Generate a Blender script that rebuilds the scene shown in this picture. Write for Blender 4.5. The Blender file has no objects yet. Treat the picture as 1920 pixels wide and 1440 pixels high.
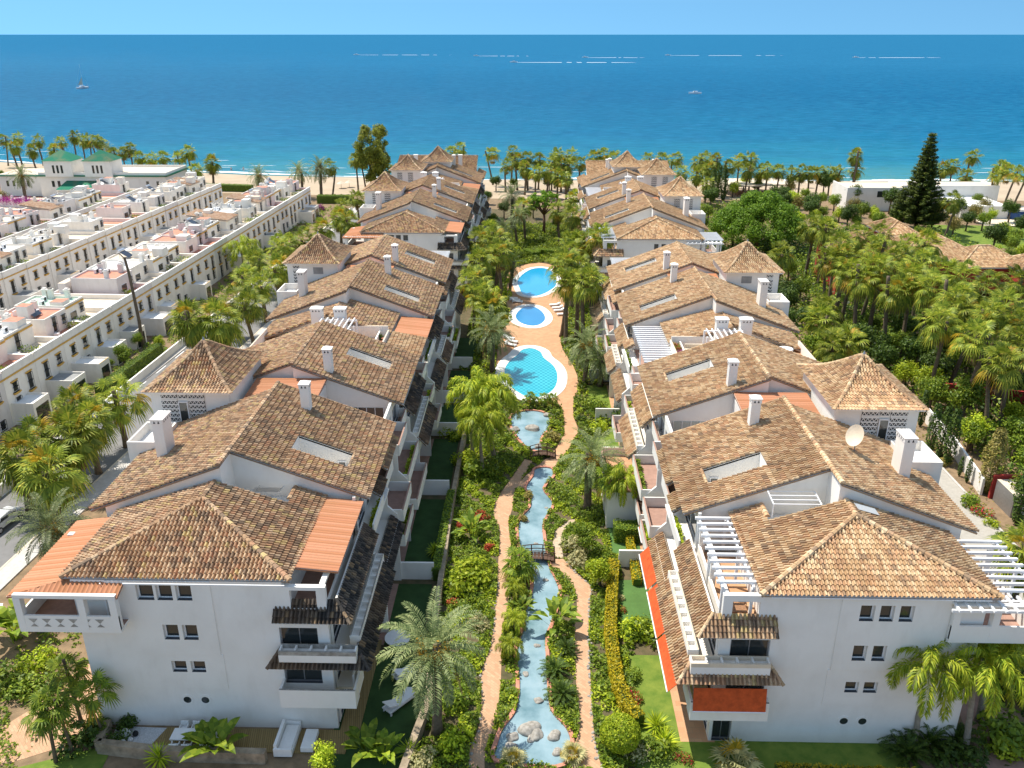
import bpy, bmesh, math, random
import numpy as np
from mathutils import Vector, Matrix
random.seed(7); RNG = np.random.default_rng(7)
R = math.radians
SC = bpy.context.scene
COL = SC.collection
# ------------------------------------------------------------------ camera, sky, sun, exposure
CAM_H, PITCH, YAW, FPX = 44.0, R(22.3), R(1.32), 1602.0
cd = bpy.data.cameras.new('camera'); cam = bpy.data.objects.new('camera', cd); COL.objects.link(cam)
cam.location = (0, 0, CAM_H); cam.rotation_euler = (R(90) - PITCH, 0, YAW)
cd.sensor_width = 36; cd.lens = 36 * FPX / 1920; cd.clip_start = 0.5; cd.clip_end = 60000
SC.camera = cam
SUN_EL, SUN_AZ = R(63), R(-55)          # azimuth from +Y towards +X
w = bpy.data.worlds.new('World'); SC.world = w; w.use_nodes = True
nt = w.node_tree; bg = nt.nodes['Background']; sk = nt.nodes.new('ShaderNodeTexSky')
sk.sky_type = 'NISHITA'; sk.sun_disc = False; sk.sun_elevation = SUN_EL; sk.sun_rotation = SUN_AZ
sk.air_density = 1.0; sk.dust_density = 0.1; sk.ozone_density = 1.0; sk.altitude = 30
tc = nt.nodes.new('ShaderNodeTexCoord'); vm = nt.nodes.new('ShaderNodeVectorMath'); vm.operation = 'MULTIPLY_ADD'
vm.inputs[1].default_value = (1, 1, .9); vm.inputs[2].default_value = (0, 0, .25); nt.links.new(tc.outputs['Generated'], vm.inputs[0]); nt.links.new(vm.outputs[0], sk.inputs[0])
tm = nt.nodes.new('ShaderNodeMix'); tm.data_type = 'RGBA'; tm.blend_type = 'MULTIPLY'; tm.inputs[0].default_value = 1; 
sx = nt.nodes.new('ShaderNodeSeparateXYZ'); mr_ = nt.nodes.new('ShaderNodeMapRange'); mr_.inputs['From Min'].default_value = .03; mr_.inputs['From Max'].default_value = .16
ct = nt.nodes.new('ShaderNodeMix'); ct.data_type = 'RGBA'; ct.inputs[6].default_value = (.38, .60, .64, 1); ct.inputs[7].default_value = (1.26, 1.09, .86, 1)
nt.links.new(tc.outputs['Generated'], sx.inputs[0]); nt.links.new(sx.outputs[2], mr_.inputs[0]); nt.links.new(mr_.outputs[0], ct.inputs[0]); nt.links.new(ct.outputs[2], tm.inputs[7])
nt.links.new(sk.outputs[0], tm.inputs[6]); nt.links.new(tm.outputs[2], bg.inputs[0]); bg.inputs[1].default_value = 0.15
sl = bpy.data.lights.new('sun', 'SUN'); sun = bpy.data.objects.new('sun', sl); COL.objects.link(sun)
sl.energy = 3.6; sl.angle = R(0.53); sl.color = (1.0, 0.94, 0.84)
sd = Vector((math.sin(SUN_AZ) * math.cos(SUN_EL), math.cos(SUN_AZ) * math.cos(SUN_EL), math.sin(SUN_EL)))
sun.rotation_euler = sd.to_track_quat('Z', 'Y').to_euler()
SC.view_settings.view_transform = 'Standard'; SC.view_settings.look = 'None'
SC.view_settings.exposure = 0.84; SC.view_settings.gamma = 1
SC.render.engine = 'CYCLES'

# ------------------------------------------------------------------ survey helper: photo pixel -> metres on a level plane
def site(px, py, z=0.0):
    a = (px - 960) / FPX; b = (720 - py) / FPX
    y = math.cos(PITCH) + b * math.sin(PITCH); zz = -math.sin(PITCH) + b * math.cos(PITCH)
    rx, ry = a * math.cos(YAW) - y * math.sin(YAW), a * math.sin(YAW) + y * math.cos(YAW)
    t = (z - CAM_H) / zz
    return (rx * t, ry * t)

# ------------------------------------------------------------------ materials
MATS = {}
def nodes(name):
    m = bpy.data.materials.new(name); m.use_nodes = True; MATS[name] = m
    n = m.node_tree; b = n.nodes['Principled BSDF']; b.inputs['Specular IOR Level'].default_value = 0.25
    return m, n, b
def add(n, typ, **kw):
    x = n.nodes.new(typ)
    for k, v in kw.items():
        if k in x.inputs: x.inputs[k].default_value = v
        else: setattr(x, k, v)
    return x
def ramp(n, fac, stops, const=False):
    r = n.nodes.new('ShaderNodeValToRGB'); n.links.new(fac, r.inputs[0])
    e = r.color_ramp.elements
    while len(e) > 1: e.remove(e[-1])
    for i, (p, c) in enumerate(stops):
        k = e[0] if i == 0 else e.new(p)
        k.position = p; k.color = (*c, 1) if len(c) == 3 else c
    if const: r.color_ramp.interpolation = 'CONSTANT'
    return r.outputs[0]
def coord(n, kind='Object'):
    return n.nodes.new('ShaderNodeTexCoord').outputs[kind]
def noise(n, scale, detail=4, vec=None, rough=.6):
    x = add(n, 'ShaderNodeTexNoise', Scale=scale, Detail=detail, Roughness=rough)
    n.links.new(vec if vec else coord(n), x.inputs['Vector']); return x.outputs['Fac']
def mixc(n, fac, a, b, mode='MIX'):
    m = n.nodes.new('ShaderNodeMix'); m.data_type = 'RGBA'; m.blend_type = mode
    for i, v in ((0, fac), (6, a), (7, b)):
        if hasattr(v, 'links') or hasattr(v, 'is_output'): n.links.new(v, m.inputs[i])
        else: m.inputs[i].default_value = v if i == 0 else (*v, 1)
    return m.outputs[2]
def bump(n, b, h, strength=.3, dist=.02):
    x = add(n, 'ShaderNodeBump', Strength=strength, Distance=dist); n.links.new(h, x.inputs['Height'])
    n.links.new(x.outputs[0], b.inputs['Normal'])
def simple(name, c, rough=.8, var=.12, scale=3.0, bmp=0, c2=None, metal=0):
    m, n, b = nodes(name)
    f = noise(n, scale)
    lo = tuple(v * (1 - var) for v in c) if c2 is None else c2
    hi = tuple(min(1, v * (1 + var)) for v in c) if c2 is None else c
    n.links.new(ramp(n, f, [(.3, lo), (.7, hi)]), b.inputs['Base Color'])
    b.inputs['Roughness'].default_value = rough; b.inputs['Metallic'].default_value = metal
    if bmp: bump(n, b, noise(n, scale * 8), bmp)
    return m
def m_stucco(name, c, dirt):
    m, n, b = nodes(name)
    f = noise(n, .35, 6); g = noise(n, 6, 5)
    s = add(n, 'ShaderNodeMapping'); s.inputs['Scale'].default_value = (.8, .8, .25); n.links.new(coord(n), s.inputs['Vector'])
    st = noise(n, 1.3, 5, s.outputs[0])
    c1 = mixc(n, ramp(n, st, [(.5, (0, 0, 0)), (.82, (.45, .45, .45))]), c, dirt)
    c2 = mixc(n, ramp(n, f, [(.42, (0, 0, 0)), (.72, (.35, .35, .35))]), c1, dirt)
    n.links.new(c2, b.inputs['Base Color']); b.inputs['Roughness'].default_value = .85
    bump(n, b, g, .25, .02); return m
m_stucco('white_stucco', (.84, .81, .755), (.66, .62, .56))
m_stucco('old_stucco', (.74, .70, .67), (.50, .43, .38))
m_stucco('house_white', (.88, .83, .75), (.62, .57, .50))
def m_tile(name, stops, moss, moss_amt):
    m, n, b = nodes(name)
    uv = coord(n, 'UV'); fl = add(n, 'ShaderNodeVectorMath', operation='FLOOR'); n.links.new(uv, fl.inputs[0])
    wn = add(n, 'ShaderNodeTexWhiteNoise', noise_dimensions='2D'); n.links.new(fl.outputs[0], wn.inputs['Vector'])
    c = ramp(n, wn.outputs['Value'], stops, True)
    big = noise(n, .22, 5); fine = noise(n, 5.5, 5)
    c = mixc(n, ramp(n, fine, [(.50, (0, 0, 0)), (.66, (moss_amt,) * 3)]), c, moss)
    c = mixc(n, ramp(n, big, [(.45, (0, 0, 0)), (.7, (.40, .40, .40))]), c, (.36, .21, .11))
    oi = n.nodes.new('ShaderNodeObjectInfo'); hs = add(n, 'ShaderNodeHueSaturation'); n.links.new(c, hs.inputs['Color']); hs.inputs['Saturation'].default_value = 1.08
    vr = add(n, 'ShaderNodeMapRange'); vr.inputs['To Min'].default_value = .84; vr.inputs['To Max'].default_value = 1.10; n.links.new(oi.outputs['Random'], vr.inputs[0]); n.links.new(vr.outputs[0], hs.inputs['Value']); c = hs.outputs[0]
    n.links.new(c, b.inputs['Base Color']); b.inputs['Roughness'].default_value = .9
    bump(n, b, fine, .3, .02); return m
m_tile('tile_warm', [(0, (.50, .34, .20)), (.2, (.62, .45, .28)), (.42, (.40, .25, .15)), (.55, (.68, .52, .34)), (.72, (.50, .32, .20)), (.84, (.30, .21, .14)), (.93, (.60, .38, .23))], (.24, .19, .13), .55)
m_tile('tile_weathered', [(0, (.44, .29, .18)), (.2, (.54, .38, .25)), (.40, (.32, .21, .14)), (.55, (.60, .44, .29)), (.68, (.46, .27, .17)), (.80, (.24, .17, .12)), (.92, (.56, .43, .22))], (.16, .13, .09), .7)  # left roofs' browner tile: lichen and wear, with shading painted into the tone
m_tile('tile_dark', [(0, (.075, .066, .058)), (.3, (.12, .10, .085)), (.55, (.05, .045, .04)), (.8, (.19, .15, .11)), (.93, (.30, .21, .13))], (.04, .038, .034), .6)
m_tile('tile_beige', [(0, (.62, .45, .32)), (.3, (.68, .52, .38)), (.6, (.56, .37, .26)), (.85, (.70, .56, .44))], (.4, .3, .22), .3)
m_tile('tile_green', [(0, (.03, .22, .12)), (.4, (.05, .28, .15)), (.8, (.03, .18, .11))], (.02, .12, .07), .3)
m_tile('orange_sheet', [(0, (.52, .25, .15)), (.35, (.57, .29, .18)), (.7, (.48, .23, .13))], (.50, .22, .12), .35)
simple('flat_terracotta', (.55, .24, .16), .8, .18, 1.5)
simple('roof_grey', (.30, .30, .29), .8, .15, 1.0)
simple('roof_sand', (.66, .56, .43), .85, .1, 1.0)
simple('roof_mint', (.45, .60, .47), .8, .1, 1.0)
simple('roof_white', (.78, .77, .74), .8, .06, 1.0)
simple('ochre_paint', (.62, .36, .08), .7, .15, 2.0)
simple('white_paint', (.80, .80, .80), .5, .03)
simple('dark_wood', (.10, .055, .035), .6, .3, 6)
simple('brown_wood', (.28, .15, .08), .6, .25, 5)
simple('grey_metal', (.33, .33, .34), .4, .1, 4, metal=.6)
simple('steel', (.62, .62, .63), .35, .05, 4, metal=.8)
simple('black_metal', (.03, .03, .03), .5, .1)
simple('red_fabric', (.52, .085, .02), .8, .22, 2.5, .3)
simple('red_wall', (.40, .05, .04), .85, .15, 1.2)
simple('stone_wall', (.42, .33, .23), .9, 0, 1.6, .6, c2=(.20, .16, .11))
simple('slate', (.06, .065, .075), .6, .2, 4)
simple('stone', (.45, .42, .37), .9, 0, 2.5, .6, c2=(.22, .20, .17))
simple('white_gravel', (.74, .74, .74), .95, 0, 14, .8, c2=(.42, .42, .42))
simple('asphalt', (.20, .195, .19), .9, .12, .8, .2)
simple('kerb_concrete', (.52, .49, .45), .9, .12, 2)
simple('concrete_path', (.40, .37, .32), .9, .1, 2.0, .2)
simple('soil', (.30, .205, .12), .95, 0, 1.1, .5, c2=(.17, .12, .07))
simple('garden_soil', (.16, .115, .065), .95, 0, 1.1, .5, c2=(.07, .07, .03))
simple('sand', (.44, .345, .24), .95, .10, .15, .2)
simple('lawn', (.20, .25, .04), .95, 0, .9, .5, c2=(.09, .16, .02))
simple('shaded_lawn', (.035, .075, .02), .95, .25, .8, .4)  # darker lawn green: the left block's shadow is painted into the colour
simple('artificial_lawn', (.085, .17, .045), .95, .12, .8, .4)
simple('painted_line', (.75, .75, .74), .7, .06)
simple('terrace_paving', (.36, .22, .17), .85, .15, 2)
simple('trunk', (.20, .15, .105), .95, 0, 5, .8, c2=(.10, .075, .05))
simple('pale_trunk', (.33, .29, .23), .95, 0, 4, .6, c2=(.20, .17, .13))
simple('pine_bark', (.16, .09, .06), .95, .3, 5, .8)
simple('pool_coping', (.80, .78, .73), .7, .05, 2)
simple('rubber', (.02, .02, .02), .8)
simple('skin', (.55, .33, .23), .6)
simple('cloth_blue', (.05, .12, .3), .8); simple('cloth_dark', (.03, .03, .04), .8)
simple('cushion_white', (.78, .77, .74), .9, .04, 4)
simple('blue_paint', (.03, .08, .22), .5)
simple('curtain', (.50, .46, .42), .9, .2, 5)
def m_glass(name, c, r=.08):
    m, n, b = nodes(name); b.inputs['Base Color'].default_value = (*c, 1); b.inputs['Roughness'].default_value = r
    b.inputs['Specular IOR Level'].default_value = .7
m_glass('window_glass', (.030, .036, .036)); m_glass('pale_glass', (.35, .42, .40), .15); m_glass('solar_panel', (.02, .025, .04))
m_glass('car_paint', (.62, .63, .62), .2); m_glass('car_grey', (.12, .13, .14), .2); m_glass('skylight', (.45, .48, .50), .15)
def m_brick(name, c1, c2, mort, sx, sy, rot=0.0):
    m, n, b = nodes(name)
    mp = add(n, 'ShaderNodeMapping'); mp.inputs['Rotation'].default_value = (0, 0, rot); n.links.new(coord(n), mp.inputs['Vector'])
    t = add(n, 'ShaderNodeTexBrick'); n.links.new(mp.outputs[0], t.inputs['Vector'])
    t.inputs['Color1'].default_value = (*c1, 1); t.inputs['Color2'].default_value = (*c2, 1); t.inputs['Mortar'].default_value = (*mort, 1)
    t.inputs['Scale'].default_value = 1; t.inputs['Brick Width'].default_value = sx; t.inputs['Row Height'].default_value = sy
    t.inputs['Mortar Size'].default_value = .012; t.inputs['Bias'].default_value = 0
    c = mixc(n, ramp(n, noise(n, .5, 6), [(.35, (0, 0, 0)), (.75, (.6, .6, .6))]), t.outputs[0], tuple(v * .72 for v in c2))
    n.links.new(c, b.inputs['Base Color']); b.inputs['Roughness'].default_value = .9; return m
m_brick('brick_paving', (.50, .28, .16), (.60, .38, .23), (.34, .24, .16), .42, .2, .78)
m_brick('plaza_paving', (.50, .27, .145), (.58, .34, .19), (.40, .27, .17), .5, .5)
m_brick('deck_wood', (.27, .185, .07), (.33, .235, .10), (.09, .06, .03), 3.5, .14, R(80))
m_brick('stepping_brick', (.50, .36, .24), (.58, .46, .34), (.3, .24, .18), .6, .3)
def m_leaf(name, stops, trans=.35, rough=.5):
    m, n, b = nodes(name)
    g = n.nodes.new('ShaderNodeNewGeometry'); oi = n.nodes.new('ShaderNodeObjectInfo')
    if name.startswith(('leaf', 'fan', 'plume')): stops = [(p, (min(.9, c_[0] * 1.62), min(.9, c_[1] * 1.30), c_[2] * .85)) for p, c_ in stops]
    c = ramp(n, g.outputs['Random Per Island'], stops)
    h = add(n, 'ShaderNodeHueSaturation'); n.links.new(c, h.inputs['Color'])
    mr = add(n, 'ShaderNodeMapRange'); mr.inputs['To Min'].default_value = .75; mr.inputs['To Max'].default_value = 1.25
    n.links.new(oi.outputs['Random'], mr.inputs[0]); n.links.new(mr.outputs[0], h.inputs['Value'])
    n.links.new(h.outputs[0], b.inputs['Base Color']); b.inputs['Roughness'].default_value = rough
    tr = n.nodes.new('ShaderNodeBsdfTranslucent'); n.links.new(h.outputs[0], tr.inputs[0])
    mx = n.nodes.new('ShaderNodeMixShader'); mx.inputs[0].default_value = trans
    n.links.new(b.outputs[0], mx.inputs[1]); n.links.new(tr.outputs[0], mx.inputs[2])
    n.links.new(mx.outputs[0], n.nodes['Material Output'].inputs[0]); return m
m_leaf('leaf_mid', [(0, (0.053, 0.112, 0.018)), (.5, (0.112, 0.210, 0.030)), (1, (0.225, 0.330, 0.045))])
m_leaf('leaf_bright', [(0, (0.120, 0.225, 0.018)), (.5, (0.240, 0.375, 0.030)), (1, (0.405, 0.540, 0.053))])
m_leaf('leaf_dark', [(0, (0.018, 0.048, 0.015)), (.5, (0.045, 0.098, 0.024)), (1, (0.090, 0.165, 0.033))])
m_leaf('leaf_eucalyptus', [(0, (.10, .15, .03)), (.5, (.22, .30, .06)), (1, (.34, .42, .09))], .5)
m_leaf('leaf_banana', [(0, (.07, .14, .015)), (.5, (.13, .23, .025)), (1, (.22, .32, .04))])
m_leaf('leaf_norfolk', [(0, (.03, .06, .02)), (.5, (.06, .10, .03)), (1, (.11, .16, .045))])
m_leaf('leaf_olive', [(0, (0.090, 0.105, 0.038)), (.5, (0.180, 0.195, 0.075)), (1, (0.285, 0.285, 0.120))])
m_leaf('leaf_yellow', [(0, (.17, .20, .015)), (.5, (.30, .31, .02)), (1, (.42, .38, .03))])
m_leaf('leaf_grey', [(0, (0.150, 0.195, 0.135)), (.5, (0.270, 0.315, 0.225)), (1, (0.420, 0.450, 0.330))])
m_leaf('leaf_red', [(0, (0.180, 0.030, 0.030)), (.5, (0.330, 0.060, 0.053)), (1, (0.450, 0.135, 0.075))])
m_leaf('leaf_pine', [(0, (.06, .15, .02)), (.5, (.11, .24, .03)), (1, (.18, .34, .045))], .4)
m_leaf('petal_purple', [(0, (.28, .02, .20)), (1, (.50, .05, .36))]); m_leaf('petal_red', [(0, (.6, .02, .02)), (1, (.75, .08, .12))])
m_leaf('fan_leaf', [(0, (.07, .13, .02)), (.45, (.14, .22, .035)), (.8, (.22, .31, .05)), (1, (.33, .36, .07))])
m_leaf('fan_leaf_yellow', [(0, (.15, .15, .02)), (.5, (.26, .22, .03)), (1, (.38, .28, .03))])
m_leaf('date_leaf', [(0, (0.090, 0.128, 0.042)), (.5, (0.180, 0.225, 0.083)), (1, (0.330, 0.360, 0.150))])
m_leaf('plume_leaf', [(0, (0.090, 0.180, 0.015)), (.5, (0.210, 0.330, 0.030)), (1, (0.390, 0.480, 0.060))])
m_leaf('dead_leaf', [(0, (.16, .10, .045)), (.6, (.30, .20, .09)), (1, (.42, .29, .12))], .2)
m_leaf('date_fruit', [(0, (.45, .24, .02)), (1, (.62, .36, .04))], .1)
def m_sea():
    m, n, b = nodes('sea_water')
    sep = n.nodes.new('ShaderNodeSeparateXYZ'); n.links.new(coord(n), sep.inputs[0])
    wob = noise(n, .006, 4); ma = add(n, 'ShaderNodeMath', operation='MULTIPLY_ADD'); n.links.new(wob, ma.inputs[0]); ma.inputs[1].default_value = 60
    n.links.new(sep.outputs[1], ma.inputs[2])
    mr = add(n, 'ShaderNodeMapRange'); n.links.new(ma.outputs[0], mr.inputs[0]); mr.inputs['From Min'].default_value = 300; mr.inputs['From Max'].default_value = 1500
    c = ramp(n, mr.outputs[0], [(0, (.15, .24, .19)), (.02, (.06, .20, .20)), (.055, (.012, .145, .21)), (.13, (.001, .095, .195)), (.35, (.001, .07, .17)), (1, (.012, .105, .22))])
    mp = add(n, 'ShaderNodeMapping'); mp.inputs['Scale'].default_value = (.25, 1, 1); mp.inputs['Rotation'].default_value = (0, 0, .12); n.links.new(coord(n), mp.inputs['Vector'])
    n1 = noise(n, .55, 6, mp.outputs[0], .65); n2 = noise(n, .045, 5, mp.outputs[0]); 
    c = mixc(n, ramp(n, n2, [(.45, (0, 0, 0)), (.62, (.30, .30, .30))]), c, (.001, .055, .15))
    c = mixc(n, ramp(n, n1, [(.40, (0, 0, 0)), (.68, (.55, .55, .55))]), c, (.03, .22, .36))
    n.links.new(c, b.inputs['Base Color']); b.inputs['Roughness'].default_value = .9; b.inputs['Specular IOR Level'].default_value = 0
    gl = add(n, 'ShaderNodeBsdfGlossy', Roughness=.22); gl.inputs[0].default_value = (.8, .9, 1, 1); mx = n.nodes.new('ShaderNodeMixShader'); mx.inputs[0].default_value = .028; n.links.new(b.outputs[0], mx.inputs[1]); n.links.new(gl.outputs[0], mx.inputs[2]); n.links.new(mx.outputs[0], n.nodes['Material Output'].inputs[0])
    s = add(n, 'ShaderNodeMath', operation='ADD'); n.links.new(n1, s.inputs[0]); n.links.new(n2, s.inputs[1])
    bump(n, b, s.outputs[0], .8, .9); bump(n, gl, s.outputs[0], 1.0, 1.6)
m_sea()
def m_pool(name, ca, cb, sx):
    m, n, b = nodes(name)
    mp = add(n, 'ShaderNodeMapping'); mp.inputs['Scale'].default_value = (1, .62, 1); n.links.new(coord(n), mp.inputs['Vector'])
    wv = add(n, 'ShaderNodeTexWave', Scale=sx, Distortion=0.0); wv.bands_direction = 'Y'; n.links.new(mp.outputs[0], wv.inputs['Vector'])
    ch = add(n, 'ShaderNodeTexChecker', Scale=sx * 2); n.links.new(mp.outputs[0], ch.inputs['Vector'])
    c = mixc(n, ch.outputs['Fac'], ca, cb)
    c = mixc(n, ramp(n, noise(n, .25, 3), [(.35, (0, 0, 0)), (.7, (.5, .5, .5))]), c, ca)
    n.links.new(c, b.inputs['Base Color']); b.inputs['Roughness'].default_value = .05; b.inputs['Specular IOR Level'].default_value = .5
    bump(n, b, noise(n, 1.6, 3), .25, .04)
m_pool('pool_aqua', (.012, .30, .40), (.05, .46, .54), 1.5)
m_pool('pool_blue', (.010, .15, .38), (.06, .34, .60), 1.7)
m_pool('pool_azure', (.010, .27, .52), (.03, .38, .64), 1.7)
m, n, b = nodes('pond_water')
n.links.new(ramp(n, noise(n, .35, 5), [(.3, (.10, .19, .22)), (.55, (.24, .35, .39)), (.75, (.32, .42, .46))]), b.inputs['Base Color'])
b.inputs['Roughness'].default_value = .06; bump(n, b, noise(n, 4, 3), .15, .03)
m, n, b = nodes('sea_foam'); n.links.new(ramp(n, noise(n, .8, 4), [(.3, (.6, .66, .68)), (.6, (.86, .88, .88))]), b.inputs['Base Color']); b.inputs['Roughness'].default_value = .8

LONG = []
# ------------------------------------------------------------------ object helpers
def tag(o, label=None, cat=None, group=None, kind=None):
    if label and len(label.replace('-', ' ').split()) > 16: LONG.append(label)
    for k, v in (('label', label), ('category', cat), ('group', group), ('kind', kind)):
        if v: o[k] = v
    return o
def link(o, parent=None):
    COL.objects.link(o)
    if parent:
        o.parent = parent
        if 'wp' in parent: o.matrix_parent_inverse = Matrix.Translation(-Vector(parent['wp']))
    return o
def empty(name, label, cat, loc=(0, 0, 0), group=None, world_parts=True):
    o = bpy.data.objects.new(name, None); o.location = loc; o.empty_display_size = .3; COL.objects.link(o)
    if world_parts: EMP[o.name] = Vector(loc)
    return tag(o, label, cat, group)
EMP = {}
def child(o, parent):
    COL.objects.link(o)
    if parent:
        o.parent = parent
        if parent.name in EMP:
            o.matrix_parent_inverse = Matrix.Translation(-EMP[parent.name])
    return o
ZMAT = {}
def mats_to(me, names):
    for x in names: me.materials.append(MATS[x])
class MB:
    def __init__(s): s.v = []; s.f = []; s.m = []; s.mats = []; s.uv = None
    def mi(s, m):
        if m not in s.mats: s.mats.append(m)
        return s.mats.index(m)
    def poly(s, pts, m):
        i = len(s.v); s.v += [tuple(p) for p in pts]; s.f.append(tuple(range(i, i + len(pts)))); s.m.append(s.mi(m))
    def box(s, x0, x1, y0, y1, z0, z1, m, top=None):
        x0, x1 = min(x0, x1), max(x0, x1); y0, y1 = min(y0, y1), max(y0, y1)
        i = len(s.v)
        s.v += [(x0, y0, z0), (x1, y0, z0), (x1, y1, z0), (x0, y1, z0), (x0, y0, z1), (x1, y0, z1), (x1, y1, z1), (x0, y1, z1)]
        k = s.mi(m); t = s.mi(top) if top else k
        for q, mm in (((3, 2, 1, 0), k), ((4, 5, 6, 7), t), ((0, 1, 5, 4), k), ((1, 2, 6, 5), k), ((2, 3, 7, 6), k), ((3, 0, 4, 7), k)):
            s.f.append(tuple(i + a for a in q)); s.m.append(mm)
    def prism(s, pts, y0, y1, m):      # pts in (x, z), extruded along y
        n_ = len(pts); i = len(s.v); k = s.mi(m)
        s.v += [(x, y0, z) for x, z in pts] + [(x, y1, z) for x, z in pts]
        s.f.append(tuple(range(i, i + n_))); s.f.append(tuple(range(i + 2 * n_ - 1, i + n_ - 1, -1))); s.m += [k, k]
        for a in range(n_):
            b_ = (a + 1) % n_; s.f.append((i + b_, i + a, i + n_ + a, i + n_ + b_)); s.m.append(k)
    def slab(s, pts, z0, z1, m, top=None):   # pts in (x, y)
        n_ = len(pts); i = len(s.v); k = s.mi(m); t = s.mi(top or m)
        s.v += [(x, y, z0) for x, y in pts] + [(x, y, z1) for x, y in pts]
        s.f.append(tuple(range(i + n_ - 1, i - 1, -1))); s.m.append(k)
        s.f.append(tuple(range(i + n_, i + 2 * n_))); s.m.append(t)
        for a in range(n_):
            b_ = (a + 1) % n_; s.f.append((i + a, i + b_, i + n_ + b_, i + n_ + a)); s.m.append(k)
    def tube(s, pts, rad, m, k=8, cap=True):
        pts = [Vector(p) for p in pts]; mi = s.mi(m); rings = []
        for j, p in enumerate(pts):
            d = (pts[min(j + 1, len(pts) - 1)] - pts[max(j - 1, 0)]).normalized()
            a = d.orthogonal().normalized() if abs(d.z) < .99 else Vector((1, 0, 0)); b_ = d.cross(a).normalized(); a = b_.cross(d)
            r_ = rad[j] if isinstance(rad, (list, tuple)) else rad
            rings.append(len(s.v))
            for q in range(k):
                t = 2 * math.pi * q / k; s.v.append(tuple(p + (a * math.cos(t) + b_ * math.sin(t)) * r_))
        for j in range(len(pts) - 1):
            for q in range(k):
                q2 = (q + 1) % k
                s.f.append((rings[j] + q, rings[j] + q2, rings[j + 1] + q2, rings[j + 1] + q)); s.m.append(mi)
        if cap:
            s.f.append(tuple(rings[-1] + q for q in range(k))); s.m.append(mi)
            s.f.append(tuple(rings[0] + q for q in reversed(range(k)))); s.m.append(mi)
    def lathe(s, c, prof, m, k=16):
        mi = s.mi(m); rr = []
        for r_, z in prof:
            rr.append(len(s.v)); s.v += [(c[0] + r_ * math.cos(2 * math.pi * q / k), c[1] + r_ * math.sin(2 * math.pi * q / k), c[2] + z) for q in range(k)]
        for j in range(len(prof) - 1):
            for q in range(k):
                q2 = (q + 1) % k; s.f.append((rr[j] + q, rr[j] + q2, rr[j + 1] + q2, rr[j + 1] + q)); s.m.append(mi)
        s.f.append(tuple(rr[-1] + q for q in range(k))); s.m.append(mi)
    def mesh(s, name, smooth=False):
        me = bpy.data.meshes.new(name); me.from_pydata(s.v, [], s.f); mats_to(me, s.mats)
        me.polygons.foreach_set('material_index', s.m)
        if smooth: me.polygons.foreach_set('use_smooth', [True] * len(s.f))
        me.update(); return me
    def build(s, name, parent=None, smooth=False, bevel=0):
        o = bpy.data.objects.new(name, s.mesh(name, smooth)); child(o, parent)
        if bevel:
            md = o.modifiers.new('bevel', 'BEVEL'); md.width = bevel; md.segments = 2; md.limit_method = 'ANGLE'
        return o
def quads_mesh(name, Q, mats, mi=None):
    Q = np.asarray(Q, dtype=np.float32); n_ = len(Q)
    me = bpy.data.meshes.new(name); me.vertices.add(n_ * 4); me.loops.add(n_ * 4); me.polygons.add(n_)
    me.vertices.foreach_set('co', Q.reshape(-1)); me.loops.foreach_set('vertex_index', np.arange(n_ * 4, dtype=np.int32))
    me.polygons.foreach_set('loop_start', np.arange(0, n_ * 4, 4, dtype=np.int32)); me.polygons.foreach_set('loop_total', np.full(n_, 4, dtype=np.int32))
    mats_to(me, mats)
    if mi is not None: me.polygons.foreach_set('material_index', np.asarray(mi, dtype=np.int32))
    me.update(calc_edges=True); return me
def unit(v): return v / np.maximum(np.linalg.norm(v, axis=-1, keepdims=True), 1e-6)
def leaves(centers, normals, size, asp=.55, jitter=.6, rng=RNG):
    """one four-cornered leaf per centre"""
    n_ = len(centers); N = unit(normals + rng.normal(0, jitter, (n_, 3))); A = unit(np.cross(N, rng.normal(0, 1, (n_, 3)))); B = np.cross(N, A)
    s = size * rng.uniform(.6, 1.25, (n_, 1)); fold = N * s * .18
    return np.stack([centers - A * s, centers + B * s * asp - fold, centers + A * s, centers - B * s * asp - fold], 1)
def structure(o): o['kind'] = 'structure'; return o
def stuff(o, label, cat): return tag(o, label, cat, kind='stuff')
ORD = ['nearest', 'second', 'third', 'fourth', 'fifth', 'sixth', 'seventh', 'eighth', 'ninth', 'tenth', 'eleventh', 'twelfth', 'thirteenth', 'fourteenth', 'fifteenth', 'sixteenth', 'seventeenth', 'eighteenth', 'nineteenth', 'twentieth', 'twenty-first', 'twenty-second', 'twenty-third', 'twenty-fourth', 'twenty-fifth', 'twenty-sixth', 'twenty-seventh', 'twenty-eighth', 'twenty-ninth', 'thirtieth', 'thirty-first', 'thirty-second', 'thirty-third', 'thirty-fourth', 'thirty-fifth', 'thirty-sixth', 'thirty-seventh', 'thirty-eighth', 'thirty-ninth', 'fortieth', 'forty-first', 'forty-second', 'forty-third', 'forty-fourth', 'forty-fifth', 'forty-sixth', 'forty-seventh', 'forty-eighth']
def nth(i): return 'nearest' if i == 0 else ORD[i] + ' nearest'

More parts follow.
